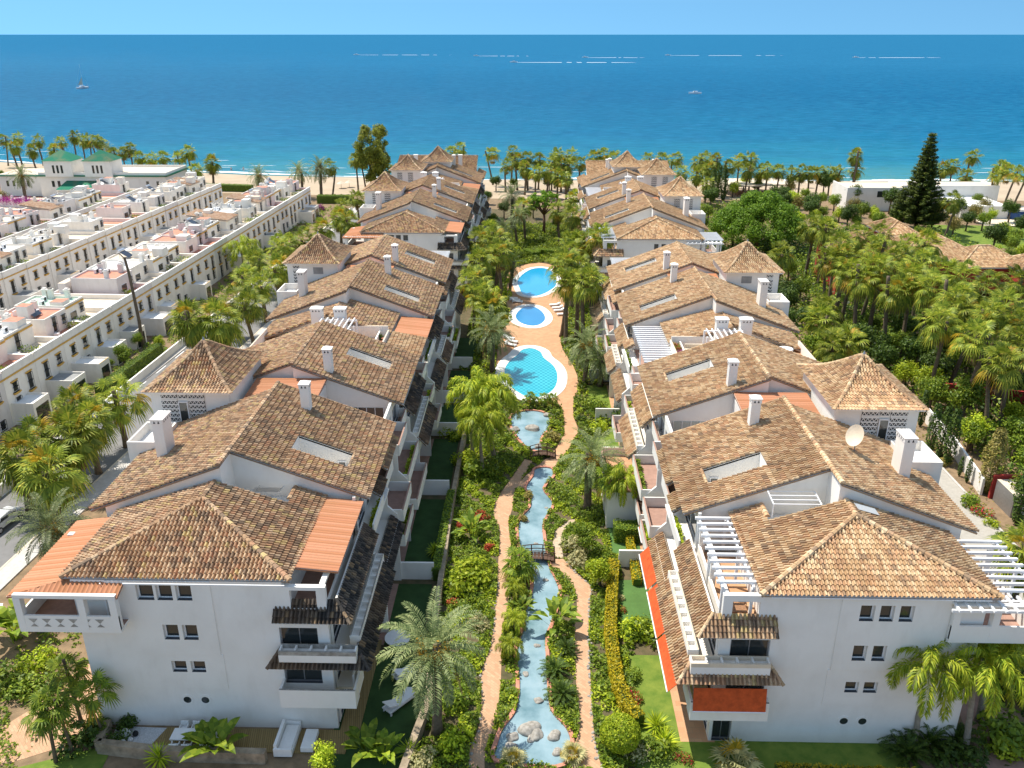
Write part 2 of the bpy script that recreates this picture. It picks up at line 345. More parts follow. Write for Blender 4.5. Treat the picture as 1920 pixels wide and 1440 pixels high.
# ------------------------------------------------------------------ roof tiles as real geometry
def tile_sheet(name, poly, e, t, mat, parent, pitch=.275, course=.39, detail=2, warp=None, sheet=False, under=True):
    P_ = [Vector(p) for p in poly]; e = Vector(e).normalized(); t = Vector(t).normalized(); nrm = e.cross(t)
    if nrm.z < 0: nrm = -nrm
    o = P_[0]
    S = [(p - o).dot(e) for p in P_]; T = [(p - o).dot(t) for p in P_]
    s0, s1, t0, t1 = min(S), max(S), min(T), max(T)
    nc = max(1, round((s1 - s0) / pitch)); pw = (s1 - s0) / nc; nr = max(1, round((t1 - t0) / course)); cw = (t1 - t0) / nr
    if sheet: ph = [0, .25, .5, .75]; hh = [0, .045, 0, -.02]; nr = 1; cw = t1 - t0
    elif detail >= 2: ph = [0, .10, .30, .50, .60, .80]; hh = [0, .115, .16, .115, -.02, -.05]
    else: ph = [0, .30, .60]; hh = [0, .13, -.01]
    k = len(ph)
    cols = np.concatenate([(c + np.array(ph)) for c in range(nc)] + [[nc]]) * pw + s0
    H_ = np.concatenate([hh] * nc + [[0]])
    rows = []; lift = []
    for r_ in range(nr):
        rows += [t0 + r_ * cw, t0 + (r_ + 1) * cw]; lift += [.085, 0.0]
    rows = np.array(rows); lift = np.array(lift)
    nC, nR = len(cols), len(rows)
    cc, rr = np.meshgrid(cols, rows); hh2 = np.tile(H_, (nR, 1)) * (1.0 if sheet else 1) + (0 if sheet else lift[:, None])
    if not sheet:
        jit = RNG.normal(0, .008, (nR, nC)); hh2 = hh2 + jit
    V = np.array(o)[None, None] + cc[..., None] * np.array(e) + rr[..., None] * np.array(t) + hh2[..., None] * np.array(nrm)
    idx = np.arange(nC * nR).reshape(nR, nC)
    F = np.stack([idx[:-1, :-1], idx[:-1, 1:], idx[1:, 1:], idx[1:, :-1]], -1).reshape(-1, 4)
    ci = np.tile(np.minimum(np.arange(nC - 1) // k, nc - 1), nR - 1); ri = np.repeat(np.arange(nR - 1), nC - 1) // 2
    riser = (np.repeat(np.arange(nR - 1), nC - 1) % 2) == 1; ri = ri + riser
    # cull tiles far outside the polygon
    cx = s0 + (ci + .5) * pw; ct = t0 + (ri + .5) * cw; keep = np.ones(len(F), bool); n_ = len(P_)
    area = sum(S[i] * T[(i + 1) % n_] - S[(i + 1) % n_] * T[i] for i in range(n_)); sg = 1 if area > 0 else -1
    for i in range(n_):
        ax, ay, bx, by = S[i], T[i], S[(i + 1) % n_], T[(i + 1) % n_]; L = math.hypot(bx - ax, by - ay)
        if L < 1e-6: continue
        d = sg * ((bx - ax) * (ct - ay) - (by - ay) * (cx - ax)) / L
        if not sheet: keep &= d > -.6
    F = F[keep]; ci = ci[keep]; ri = ri[keep]
    me = bpy.data.meshes.new(name); me.from_pydata(V.reshape(-1, 3), [], F.tolist())
    uv = me.uv_layers.new(name='UVMap'); rs = random.randrange(500)
    UV = np.repeat(np.stack([ci + .5 + rs, ri + .5], -1), 4, axis=0).astype(np.float32)
    uv.data.foreach_set('uv', UV.reshape(-1))
    bm = bmesh.new(); bm.from_mesh(me)
    c_ = sum(P_, Vector()) / n_
    for i in range(n_):
        a, b_ = P_[i], P_[(i + 1) % n_]
        if (b_ - a).length < 1e-6: continue
        pn = nrm.cross(b_ - a).normalized()
        if (c_ - a).dot(pn) > 0: pn = -pn
        bmesh.ops.bisect_plane(bm, geom=bm.verts[:] + bm.edges[:] + bm.faces[:], plane_co=a - pn * -.002, plane_no=pn, clear_outer=True)
    bmesh.ops.delete(bm, geom=[v for v in bm.verts if not v.link_faces], context='VERTS')
    bm.to_mesh(me); bm.free()
    mats_to(me, [mat, 'white_stucco'])
    if under:
        bm = bmesh.new(); bm.from_mesh(me)
        vs = [bm.verts.new(p - nrm * .05) for p in P_] + [bm.verts.new(p - nrm * .17) for p in P_]
        fs = [bm.faces.new(vs[:n_]), bm.faces.new(vs[n_:][::-1])] + [bm.faces.new((vs[i], vs[n_ + i], vs[n_ + (i + 1) % n_], vs[(i + 1) % n_])) for i in range(n_)]
        for k_, f_ in enumerate(fs): f_.material_index = 1 if k_ < 2 else 0
        bm.to_mesh(me); bm.free()
    if warp:
        for v in me.vertices: v.co.z += warp(v.co)
    ob = bpy.data.objects.new(name, me); return child(ob, parent)
def caps(name, segs, mat, parent, r=.165, warp=None):
    if warp is None and len(segs) > 1:
        for q in segs: caps(name, [q], mat, parent, r)
        return
    V = []; F = []; UV = []
    for p0, p1 in segs:
        p0 = Vector(p0); p1 = Vector(p1); L = (p1 - p0).length
        if L < .2: continue
        d = (p1 - p0) / L; n_ = max(1, round(L / .42)); sd_ = d.cross(Vector((0, 0, 1))).normalized(); up = sd_.cross(d)
        if up.z < 0: up = -up
        for j in range(n_):
            a = p0 + d * (L * j / n_ - .02); b_ = p0 + d * (L * (j + 1) / n_ + .03); i = len(V)
            for q, (pp, rr_) in enumerate(((a, r * 1.12), (b_, r * .92))):
                for x in range(5):
                    an = math.pi * x / 4; V.append(tuple(pp + sd_ * math.cos(an) * rr_ + up * (math.sin(an) * rr_ + .07)))
            rnd = (random.random() * 400, random.random() * 400)
            for x in range(4): F.append((i + x, i + x + 1, i + 6 + x, i + 5 + x)); UV += [rnd] * 4
            F.append((i, i + 1, i + 2, i + 3, i + 4)); UV += [rnd] * 5
    if warp: V = [(x, y, z + warp(Vector((x, y, z)))) for x, y, z in V]
    me = bpy.data.meshes.new(name); me.from_pydata(V, [], F); uv = me.uv_layers.new(name='UVMap')
    uv.data.foreach_set('uv', np.array(UV, dtype=np.float32).reshape(-1)); mats_to(me, [mat])
    return child(bpy.data.objects.new(name, me), parent)

# ------------------------------------------------------------------ ground, water, roads (the setting)
def flat(name, pts, z, mat, thick=0.0):
    mb = MB()
    if thick: mb.slab(pts, z - thick, z, mat)
    else: mb.poly([(x, y, z) for x, y in pts], mat)
    return structure(mb.build(name))
def ngon(name, pts, z, mat, th=0, edge=None):      # concave outline: triangulated
    bm = bmesh.new(); vs = [bm.verts.new((x, y, z)) for x, y in pts]; f = bm.faces.new(vs)
    if f.calc_area() and (f.normal_update() or f.normal.z < 0): f.normal_flip()
    if th:
        r_ = bmesh.ops.extrude_face_region(bm, geom=[f]); top = [v for v in r_['geom'] if isinstance(v, bmesh.types.BMVert)]
        bmesh.ops.translate(bm, verts=top, vec=(0, 0, -th)); bmesh.ops.recalc_face_normals(bm, faces=bm.faces)
    bmesh.ops.triangulate(bm, faces=bm.faces); me = bpy.data.meshes.new(name); bm.to_mesh(me); bm.free(); mats_to(me, [mat])
    return child(bpy.data.objects.new(name, me), None)
def smooth_loop(P_, k=4, closed=True):             # Catmull-Rom
    n_ = len(P_); out = []
    for i in range(n_ if closed else n_ - 1):
        g = (lambda j: P_[j % n_]) if closed else (lambda j: P_[max(0, min(n_ - 1, j))])
        p0, p1, p2, p3 = g(i - 1), g(i), g(i + 1), g(i + 2)
        for q in range(k):
            t = q / k
            out.append(tuple(.5 * ((2 * p1[a]) + (-p0[a] + p2[a]) * t + (2 * p0[a] - 5 * p1[a] + 4 * p2[a] - p3[a]) * t * t + (-p0[a] + 3 * p1[a] - 3 * p2[a] + p3[a]) * t ** 3) for a in (0, 1)))
    if not closed: out.append(tuple(P_[-1]))
    return out
def offset_loop(P_, d):
    out = []; n_ = len(P_); area = sum(P_[i][0] * P_[(i + 1) % n_][1] - P_[(i + 1) % n_][0] * P_[i][1] for i in range(n_)); sg = 1 if area > 0 else -1
    for i in range(n_):
        a, b_ = P_[i - 1], P_[(i + 1) % n_]; tx, ty = b_[0] - a[0], b_[1] - a[1]; L = math.hypot(tx, ty) or 1
        out.append((P_[i][0] + sg * ty / L * d, P_[i][1] - sg * tx / L * d))
    return out
def in_poly(X, Y, P_):
    ins = np.zeros(X.shape, bool); n_ = len(P_); j = n_ - 1
    for i in range(n_):
        xi, yi = P_[i]; xj, yj = P_[j]
        c_ = ((yi > Y) != (yj > Y)) & (X < (xj - xi) * (Y - yi) / ((yj - yi) or 1e-9) + xi); ins ^= c_; j = i
    return ins
def band(name, inner, outer, z0, z1, mat):         # ring between two loops with the same count
    mb = MB(); n_ = len(inner)
    for i in range(n_):
        j = (i + 1) % n_
        a, b_, c_, d_ = inner[i], inner[j], outer[j], outer[i]
        mb.poly([(*a, z1), (*b_, z1), (*c_, z1), (*d_, z1)], mat)
        mb.poly([(*d_, z1), (*c_, z1), (*c_, z0), (*d_, z0)], mat); mb.poly([(*b_, z1), (*a, z1), (*a, z0), (*b_, z0)], mat)
    return mb.build(name)
XP = [(-260, 300), (-207, 330), (-145, 312), (-96, 298), (-17, 290), (89, 290), (162, 290), (420, 284)]
def shore_y(x):
    for (a, ya), (b_, yb) in zip(XP, XP[1:]):
        if x <= b_: return ya + (yb - ya) * (x - a) / (b_ - a)
    return XP[-1][1]
# terrain: one sheet, level estate, beach falling to below the water
mb = MB(); xs = [-900, -600, -400, -260, -207, -180, -145, -120, -96, -60, -17, 30, 89, 125, 162, 240, 420, 700, 900]
def yrow(x):
    sy = shore_y(max(-260, min(420, x))); return [-60, sy - 42, sy - 22, sy - 3, sy + 4, sy + 30, sy + 400]
zr = [0, 0, -.25, -1.1, -1.6, -5, -30]
for a, b_ in zip(xs, xs[1:]):
    ya, yb = yrow(a), yrow(b_)
    for i in range(6):
        mb.poly([(a, ya[i], zr[i]), (b_, yb[i], zr[i]), (b_, yb[i + 1], zr[i + 1]), (a, ya[i + 1], zr[i + 1])], 'soil' if i == 0 else 'sand')
structure(mb.build('ground'))
mb = MB(); mb.poly([(-30000, -50, -1.35), (30000, -50, -1.35), (30000, 45000, -1.35), (-30000, 45000, -1.35)], 'sea_water')
structure(mb.build('sea_water'))
mb = MB()
fx = np.linspace(-255, 415, 170)
for a, b_ in zip(fx, fx[1:]):
    wa = 1.6 + 1.3 * math.sin(a * .11) + random.random() * 1.6; wb_ = wa + random.uniform(-.5, .5)
    ya, yb = shore_y(a) + 1.5 + math.sin(a * .05) * 1.5, shore_y(b_) + 1.5 + math.sin(b_ * .05) * 1.5
    mb.poly([(a, ya, -1.30), (b_, yb, -1.30), (b_, yb + wb_, -1.30), (a, ya + wa, -1.30)], 'sea_foam')
for _ in range(60):
    x = random.uniform(-250, 300); y = shore_y(x) + random.choice([8, 13, 19, 30]) + random.uniform(-2, 2); L = random.uniform(4, 16)
    mb.poly([(x, y, -1.31), (x + L, y + .2, -1.31), (x + L * .8, y + .7, -1.31), (x + L * .2, y + .6, -1.31)], 'sea_foam')
structure(mb.build('sea_foam'))

# garden axis strip under the planting
flat('garden_soil', [(-12.6, 30), (12.2, 30), (12.2, 232), (-12.6, 232)], .01, 'garden_soil')
z3 = lambda x, y: site(840 + x / 2.4, 840 + y / 2.4)
z7 = lambda x, y: site(820 + x / 3.13, 400 + y / 3.13)
pond_l = [(218, 1405), (225, 1330), (250, 1265), (300, 1200), (318, 1130), (322, 1050), (312, 950), (315, 890), (345, 810), (350, 740), (372, 690), (385, 620), (375, 560), (350, 510), (328, 470), (322, 430), (316, 360), (335, 310), (372, 270), (370, 220), (352, 180), (385, 130), (396, 95)]
pond_r = [(462, 95), (470, 130), (425, 185), (465, 240), (462, 275), (430, 330), (425, 370), (430, 420), (443, 490), (455, 545), (478, 590), (498, 640), (488, 700), (463, 790), (440, 850), (440, 950), (445, 1050), (455, 1160), (480, 1210), (530, 1265), (550, 1330), (518, 1425), (380, 1432)]
pond = [z3(*p) for p in pond_l + pond_r]
pond2 = [z7(*p) for p in [(560, 1395), (525, 1375), (490, 1340), (455, 1290), (437, 1250), (432, 1200), (475, 1172), (560, 1163), (635, 1180), (662, 1220), (650, 1270), (612, 1310), (600, 1355), (612, 1395)]]
pond = smooth_loop(pond, 3); pond2 = smooth_loop(pond2, 3)
for nm, P_ in (('pond_water', pond), ('pond_water', pond2)):
    structure(ngon(nm, P_, .06, 'pond_water')); structure(band('pond_kerb', P_, offset_loop(P_, .28), 0, .2, 'flat_terracotta'))
path_l = [z3(*p) for p in [(95, 1450), (97, 1360), (140, 1250), (150, 1120), (152, 1000), (190, 900), (205, 800), (215, 700), (222, 600), (228, 480), (230, 380), (205, 280), (240, 200), (290, 130), (345, 50)]]
path_l2 = [z3(*p) for p in [(380, 60), (340, 130), (300, 200), (290, 270), (272, 340), (285, 460), (278, 560), (272, 700), (245, 820), (240, 980), (232, 1120), (205, 1250), (168, 1370), (165, 1450)]]
PATHL = smooth_loop(path_l, 3, False) + smooth_loop(path_l2, 3, False)
path_r = [z3(*p) for p in [(560, 1450), (568, 1340), (592, 1260), (580, 1100), (570, 950), (570, 800), (580, 690), (545, 600), (490, 550), (455, 530), (478, 497)]]
path_r2 = [z3(*p) for p in [(520, 500), (590, 575), (640, 620), (640, 700), (632, 830), (640, 1000), (650, 1200), (665, 1340), (695, 1450)]]
PATHR = smooth_loop(path_r, 3, False) + smooth_loop(path_r2, 3, False)
STEP = [z3(*p) for p in [(478, 495), (470, 430), (485, 370), (545, 325), (585, 318), (520, 375), (508, 430), (520, 497)]]
PLAZA = smooth_loop([z7(*p) for p in [(740, 1430), (680, 1400), (745, 1300), (735, 1180), (715, 1120), (640, 1110), (520, 1100), (430, 1070), (350, 985), (345, 870), (380, 690), (440, 620), (405, 540), (410, 420), (400, 370), (470, 315), (600, 290), (700, 320), (740, 400), (760, 520), (770, 620), (725, 700), (735, 800), (800, 900), (830, 1010), (800, 1090), (800, 1200), (830, 1280), (790, 1350)]], 2)
PLAZA2 = [z7(*p) for p in [(560, 1440), (640, 1400), (790, 1350), (720, 1460), (640, 1480)]]
PATH3 = [z7(*p) for p in [(430, 1640), (520, 1540), (640, 1440), (740, 1400), (700, 1480), (640, 1560)]]
structure(ngon('garden_path', PATHL, .03, 'brick_paving')); structure(ngon('garden_path', PATHR, .03, 'brick_paving'))
structure(ngon('stepping_path', STEP, .034, 'stepping_brick'))
structure(ngon('pool_terrace', PLAZA, .038, 'plaza_paving')); structure(flat('garden_path', PATH3, .046, 'brick_paving'))
def pool(pts, mat, wdt):
    P_ = smooth_loop([z7(*p) for p in pts], 3)
    structure(ngon('pool_water', P_, .045, mat)); structure(band('pool_coping', P_, offset_loop(P_, wdt), 0, .09, 'pool_coping')); return P_
pool3 = pool([(400, 960), (396, 915), (425, 868), (470, 832), (500, 802), (555, 794), (605, 815), (625, 850), (680, 895), (705, 950), (695, 1015), (655, 1058), (600, 1080), (530, 1080), (470, 1050), (420, 1010)], 'pool_aqua', 1.35)
pool2 = pool([(460, 612), (475, 577), (520, 549), (580, 555), (622, 588), (632, 625), (600, 655), (550, 662), (490, 645)], 'pool_blue', 1.25)
pool1 = pool([(470, 400), (500, 360), (550, 330), (610, 322), (662, 335), (690, 370), (697, 420), (668, 450), (610, 480), (550, 488), (500, 475), (482, 440)], 'pool_azure', 1.0)
AVOID = [pond, pond2, PATHL, PATHR, STEP, PLAZA, PATH3]
# lawns and terraces beside the two rows: (u0, u1, y0, y1)
def rect(n_, x0, x1, y0, y1, z, m):
    AVOID.append([(x0, y0), (x1, y0), (x1, y1), (x0, y1)]); return flat(n_, [(x0, y0), (x1, y0), (x1, y1), (x0, y1)], z, m)
for y0, y1 in ((53.5, 61.5), (63, 76), (78, 90), (92, 100), (101.5, 112), (114, 126)):
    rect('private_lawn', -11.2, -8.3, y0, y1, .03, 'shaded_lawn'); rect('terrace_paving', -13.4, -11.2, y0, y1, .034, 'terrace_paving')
for y0, y1, m_ in ((39.5, 52.8, 'lawn'), (54.5, 62.5, 'artificial_lawn'), (66.5, 75, 'artificial_lawn'), (77, 84, 'lawn'), (86, 94, 'lawn'), (97, 107, 'lawn'), (110, 126, 'lawn')):
    rect('private_lawn', 7.6, 10.3, y0, y1, .03, m_); rect('terrace_paving', 10.3, 12.6, max(y0, 44.2), y1, .034, 'plaza_paving')
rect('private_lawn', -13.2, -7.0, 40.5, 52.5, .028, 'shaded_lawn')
flat('private_lawn', [(10.3, 39.5), (24.8, 39.5), (24.8, 44.4), (10.3, 44.4)], .031, 'lawn')
flat('wood_deck', [(-25.2, 42.6), (-12.0, 42.6), (-11.9, 53.3), (-12.5, 53.3), (-12.5, 44.6), (-24.4, 44.6)][:2] + [(-11.9, 44.62), (-24.6, 44.62)], .10, 'deck_wood', .1)
flat('wood_deck', [(-12.75, 44.62), (-11.4, 44.62), (-11.4, 54.0), (-12.75, 54.0)], .10, 'deck_wood', .1)
flat('gravel_bed', [(-27.8, 43.0), (-25.2, 42.6), (-24.6, 44.6), (-28.2, 44.7)], .05, 'white_gravel')
flat('side_path', [(-40, 38), (-36.5, 38), (-32.0, 44), (-30.4, 50), (-30.6, 64), (-33.0, 64), (-33, 52), (-35, 46)], .02, 'brick_paving')
flat('side_path', [(-34, 41.2), (-28.8, 44), (-28.7, 46.5), (-33, 45)], .016, 'brick_paving')
flat('bank_lawn', [(-36, 35), (-27.2, 36), (-27.6, 43.2), (-33, 41)], .03, 'lawn')
# road on the left, with pavements, kerbs and markings
def road_x(y, off): return -52.0 + off + (y - 60) * .052
def strip(nm, a, b_, z, m, y0=20, y1=262, th=0, step=30):
    mb_ = MB(); ys = list(np.arange(y0, y1, step)) + [y1]
    L = [(road_x(y, a), y) for y in ys]; Rr = [(road_x(y, b_), y) for y in ys]
    if th: mb_.slab(L + Rr[::-1], z - th, z, m)
    else: mb_.poly([(x, y, z) for x, y in L + Rr[::-1]], m)
    return structure(mb_.build(nm))
strip('road', -3.2, 5.0, .02, 'asphalt'); strip('pavement', -5.4, -3.2, .13, 'kerb_concrete', th=.13); strip('pavement', 5.2, 7.0, .13, 'kerb_concrete', th=.13)
strip('kerb', 5.0, 5.2, .15, 'roof_sand', th=.15)
for y in np.arange(44, 250, 6): strip('road_marking', -3.0, -2.85, .026, 'painted_line', y, y + 3)
flat('road', [(-70, 36), (-36, 36), (-42, 54), (-60, 58)], .016, 'asphalt')
flat('road_marking', [(-41.2, 51), (-40.6, 51), (-43.8, 58), (-44.4, 58)], .03, 'painted_line')
for x0, x1 in ((-118, -99.5), (-92, -85)): flat('alley', [(x0 + 16, 100), (x1 + 16, 100), (x1 + 24, 236), (x0 + 24, 236)], .02, 'kerb_concrete')
flat('road', [(-150, 196), (-118, 196), (-118, 246), (-150, 246)], .02, 'roof_sand')
# gated lane on the right
def lane(nm, a, b_, z, m, th=0):
    P0 = [(44.2, 47), (44.2, 66), (46.0, 80), (47.5, 96), (49, 112), (52, 135)]
    pts = [(x - 8 + a + (y - 66) * .02, y) for x, y in P0] + [(x - 8 + b_ + (y - 66) * .02, y) for x, y in P0][::-1]
    return flat(nm, pts, z, m, th)
flat('lane', [(40.6, 46), (45.0, 46), (45.0, 114), (40.6, 114)], .02, 'concrete_path'); flat('kerb', [(45.0, 46), (45.25, 46), (45.25, 114), (45.0, 114)], .12, 'kerb_concrete', .12)
flat('side_path', [(29.6, 40), (33.2, 40), (33.5, 48), (34.5, 56), (31.5, 56), (30.0, 46)], .02, 'terrace_paving')
flat('villa_yard', [(112, 212), (150, 208), (152, 238), (116, 242)], .02, 'roof_sand'); flat('villa_lawn', [(92, 190), (134, 186), (136, 212), (98, 214)], .02, 'lawn')

# ------------------------------------------------------------------ apartment rows
def wall_face(mb, P, a, n, rect_, holes, depth, m, rev='white_stucco'):
    """wall skin from origin P along horizontal unit a, outward unit n, with rectangular openings and reveals"""
    a = Vector(a); n = Vector(n); P = Vector(P); a0, a1, z0, z1 = rect_
    A = sorted({a0, a1, *[h[0] for h in holes], *[h[1] for h in holes]}); Z = sorted({z0, z1, *[h[2] for h in holes], *[h[3] for h in holes]})
    pt = lambda s, z, d=0: P + a * s + Vector((0, 0, z)) - n * d
    for i in range(len(A) - 1):
        for j in range(len(Z) - 1):
            ca, cz = (A[i] + A[i + 1]) / 2, (Z[j] + Z[j + 1]) / 2
            if any(h[0] < ca < h[1] and h[2] < cz < h[3] for h in holes): continue
            mb.poly([pt(A[i], Z[j]), pt(A[i + 1], Z[j]), pt(A[i + 1], Z[j + 1]), pt(A[i], Z[j + 1])], m)
    for h0, h1, g0, g1 in holes:
        for w0, (p, q) in enumerate((((h0, g0), (h1, g0)), ((h1, g0), (h1, g1)), ((h1, g1), (h0, g1)), ((h0, g1), (h0, g0)))):
            mb.poly([pt(*p), pt(*q), pt(q[0], q[1], depth), pt(p[0], p[1], depth)], 'slate' if w0 == 0 else rev)
    for p, q in (((a0, z0), (a1, z0)), ((a1, z0), (a1, z1)), ((a1, z1), (a0, z1)), ((a0, z1), (a0, z0))):
        mb.poly([pt(*p), pt(*q), pt(q[0], q[1], depth), pt(p[0], p[1], depth)], m)
def bar(mb, p, q, wd, m): mb.tube([p, q], wd, m, 4)
def window(parent, P, a, n, w_, h_, frame='white_paint', sill=None, mull=True, name='window'):
    """frame with a pane sub-part; P lower-left corner on the reveal's back plane"""
    a = Vector(a); n = Vector(n); P = Vector(P); mb = MB(); t = .09
    def bx(s0, s1, z0, z1, d0, d1, m):
        pts = [P + a * s + n * d + Vector((0, 0, z)) for z in (z0, z1) for s, d in ((s0, d0), (s1, d0), (s1, d1), (s0, d1))]
        i = len(mb.v); mb.v += [tuple(p) for p in pts]; k = mb.mi(m)
        for q in ((3, 2, 1, 0), (4, 5, 6, 7), (0, 1, 5, 4), (1, 2, 6, 5), (2, 3, 7, 6), (3, 0, 4, 7)): mb.f.append(tuple(i + x for x in q)); mb.m.append(k)
    bx(0, w_, 0, t, .01, .07, frame); bx(0, w_, h_ - t, h_, .01, .07, frame); bx(0, t, t, h_ - t, .01, .07, frame); bx(w_ - t, w_, t, h_ - t, .01, .07, frame)
    if mull: bx(w_ / 2 - .03, w_ / 2 + .03, t, h_ - t, .01, .06, frame)
    if sill: bx(-.05, w_ + .05, -.06, -.002, .0, .3, sill)
    f = mb.build(name, parent); mb = MB(); bx(t, w_ - t, t, h_ - t, .012, .03, 'window_glass'); mb.build('pane', f); return f
class Row:
    def __init__(s, sgn):
        s.s = sgn; s.front = 44.35 if sgn > 0 else 44.86
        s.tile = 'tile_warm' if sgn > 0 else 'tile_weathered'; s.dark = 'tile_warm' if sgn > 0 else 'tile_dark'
    def X(s, u): return u if s.s > 0 else -u - .75
    def Y(s, v): return v if s.s > 0 else v * 1.0245 + (.0 if v < 50 else .3) - .6 * max(0, (60 - v) / 16) + .35
    def p(s, u, v, z): return (s.X(u), s.Y(v), z)
    def box(s, mb, u0, u1, v0, v1, z0, z1, m, top=None): mb.box(s.X(u0), s.X(u1), s.Y(v0), s.Y(v1), z0, z1, m, top)
ZE, ZR, UR, UI, UO = 12.0, 15.8, 21.2, 11.1, 31.0
KS = (ZR - ZE) / (UR - UI)
def zin(u): return ZR - KS * (UR - u)
def zout(u): return ZR - KS * (u - UR)
def slope_dir(r_, inner): # up-slope unit vector in world
    return Vector(((1 if inner else -1) * r_.s, 0, KS)).normalized()
def rslope(r_, par, name, quad, inner, det, mat=None):
    """quad: list of (u, v) corners on the main gable plane"""
    f = zin if inner else zout
    return tile_sheet(name, [r_.p(u, v, f(u)) for u, v in quad], (0, 1, 0), slope_dir(r_, inner), mat or r_.tile, par, detail=det)
def chimney(r_, par, u, v, z0, z1, w_=.75, d=.75, slots=2, ang=0):
    mb = MB(); r_.box(mb, u - w_ / 2, u + w_ / 2, v - d / 2, v + d / 2, z0, z1 - .35, 'white_stucco')
    c = mb.build('chimney', par); mb = MB(); e = .07
    x0, x1, y0, y1 = r_.X(u - w_ / 2), r_.X(u + w_ / 2), r_.Y(v - d / 2), r_.Y(v + d / 2); x0, x1 = min(x0, x1) - e, max(x0, x1) + e; y0 -= e; y1 += e
    mb.box(x0 + .03, x1 - .03, y0 + .03, y1 - .03, z1 - .35, z1 - .02, 'white_stucco'); mb.box(x0 - .02, x1 + .02, y0 - .02, y1 + .02, z1 - .02, z1 + .05, 'white_stucco')
    cx, cy = (x0 + x1) / 2, (y0 + y1) / 2
    for a_, b_ in (((x0, y0), (x1, y0)), ((x1, y0), (x1, y1)), ((x1, y1), (x0, y1)), ((x0, y1), (x0, y0))): mb.poly([(*a_, z1 + .05), (*b_, z1 + .05), (cx, cy, z1 + .28)], 'white_stucco')
    for k in range(slots):
        sx = x0 + (x1 - x0) * (k + 1) / (slots + 1); mb.poly([(sx - .09, y0 + .022, z1 - .30), (sx + .09, y0 + .022, z1 - .30), (sx, y0 + .022, z1 - .07)], 'black_metal')
    nk = max(1, int((y1 - y0) / .35)); xf = x0 + .022 if r_.s > 0 else x1 - .022
    for k in range(nk):
        sy = y0 + (y1 - y0) * (k + 1) / (nk + 1); mb.poly([(xf, sy - .08, z1 - .30), (xf, sy + .08, z1 - .30), (xf, sy, z1 - .07)], 'black_metal')
    mb.build('chimney_cap', c); return c
def lattice(par, x0, z0, w_, h_, y):
    mb = MB(); nr = max(1, round(h_ / .42)); ncol = max(1, round(w_ / .36)); ch = h_ / nr; cw = w_ / ncol
    mb.box(x0, x0 + w_, y + .06, y + .10, z0, z0 + h_, 'black_metal')
    for j in range(nr + 1): mb.box(x0, x0 + w_, y, y + .06, z0 + j * ch - .055, z0 + j * ch + .055, 'white_stucco')
    for j in range(nr):
        for i in range(ncol + 1):
            xx = x0 + i * cw; zb = z0 + j * ch + .055; zt = z0 + (j + 1) * ch - .055
            for sg in (-1, 1):
                bx_ = xx + sg * cw / 2
                if bx_ < x0 - .01 or bx_ > x0 + w_ + .01: continue
                mb.poly([(xx - .035, y + .01, zb), (xx + .035, y + .01, zb), (bx_ + .035, y + .01, zt), (bx_ - .035, y + .01, zt)], 'white_stucco')
    return mb.build('lattice_screen', par)
def tower(r_, par, u0, u1, v0, v1, ze, za, det, style=0):
    t = MB(); r_.box(t, u0 + .42, u1 - .42, v0 + .55, v1 - .6, 0, ze - .05, 'white_stucco'); t = t.build('tower', par)
    mb = MB(); r_.box(mb, u0 + .1, u1 - .1, v0 + .1, v1 - .1, ze - .16, ze - .02, 'white_stucco'); mb.build('eave_slab', t)
    c = r_.p((u0 + u1) / 2, (v0 + v1) / 2, za); A, B, C_, D = [r_.p(*q, ze) for q in ((u0, v0), (u1, v0), (u1, v1), (u0, v1))]
    wp = lambda co: -.42 * math.sin(math.pi * max(0, min(1, (co.z - ze) / (za - ze))))
    for a_, b_ in ((A, B), (B, C_), (C_, D), (D, A)):
        e = (Vector(b_) - Vector(a_)).normalized(); mid = (Vector(a_) + Vector(b_)) / 2; up = Vector(c) - mid; up = (up - e * up.dot(e)).normalized()
        tile_sheet('roof', [a_, b_, c], e, up, r_.tile, t, detail=det, warp=wp, under=False)
    def seg(a_): return [tuple(Vector(a_).lerp(Vector(c), k / 8)) for k in range(9)]
    for q in (A, B, C_, D): s_ = seg(q); caps('ridge_cap', list(zip(s_, s_[1:])), r_.tile, t, warp=wp)
    mb = MB(); mb.lathe((c[0], c[1], za - .05), [(.16, 0), (.12, .25), (.03, .5)], 'grey_metal', 8); mb.build('finial', t)
    y = r_.Y(v0 + .55); X0 = r_.X(u0 + .42); X1 = r_.X(u1 - .42)
    if style == 0:      # front tower: door between two pierced screens
        for a_, w_, z0, h_ in ((4.9, 1.4, ze - 2.9, 2.0), (2.55, 1.4, ze - 2.9, 2.0)):
            ux = u0 + a_; xx = r_.X(ux + w_ if r_.s < 0 else ux); lattice(t, xx, z0, w_, h_, y - .11); lattice(t, xx, ze - .75, w_, .40, y - .11)
        ux = u0 + 4.05; xx = r_.X(ux + .75 if r_.s < 0 else ux); lattice(t, xx, ze - .75, .75, .40, y - .11)
        window(t, (xx - .05, y - .10, ze - 3.6), (1, 0, 0), (0, -1, 0), .85, 2.6, mull=False, name='door')
    elif style == 1:
        ux = u0 + 5.6; xx = r_.X(ux + .8 if r_.s < 0 else ux); lattice(t, xx, ze - 3.6, .8, 2.6, y - .11); lattice(t, xx, ze - .75, .8, .4, y - .11)
        ux = u0 + 2.4; xx = r_.X(ux + 1.3 if r_.s < 0 else ux); mb = MB(); mb.box(xx, xx + 1.3, y - .05, y - .003, ze - 1.5, ze - .6, 'roof_grey'); mb.build('shutter', t)
    else:
        for a_ in (2.2, 4.6):
            ux = u0 + a_; xx = r_.X(ux + 1.1 if r_.s < 0 else ux); lattice(t, xx, ze - 2.9, 1.1, 2.4, y - .11)
    return t
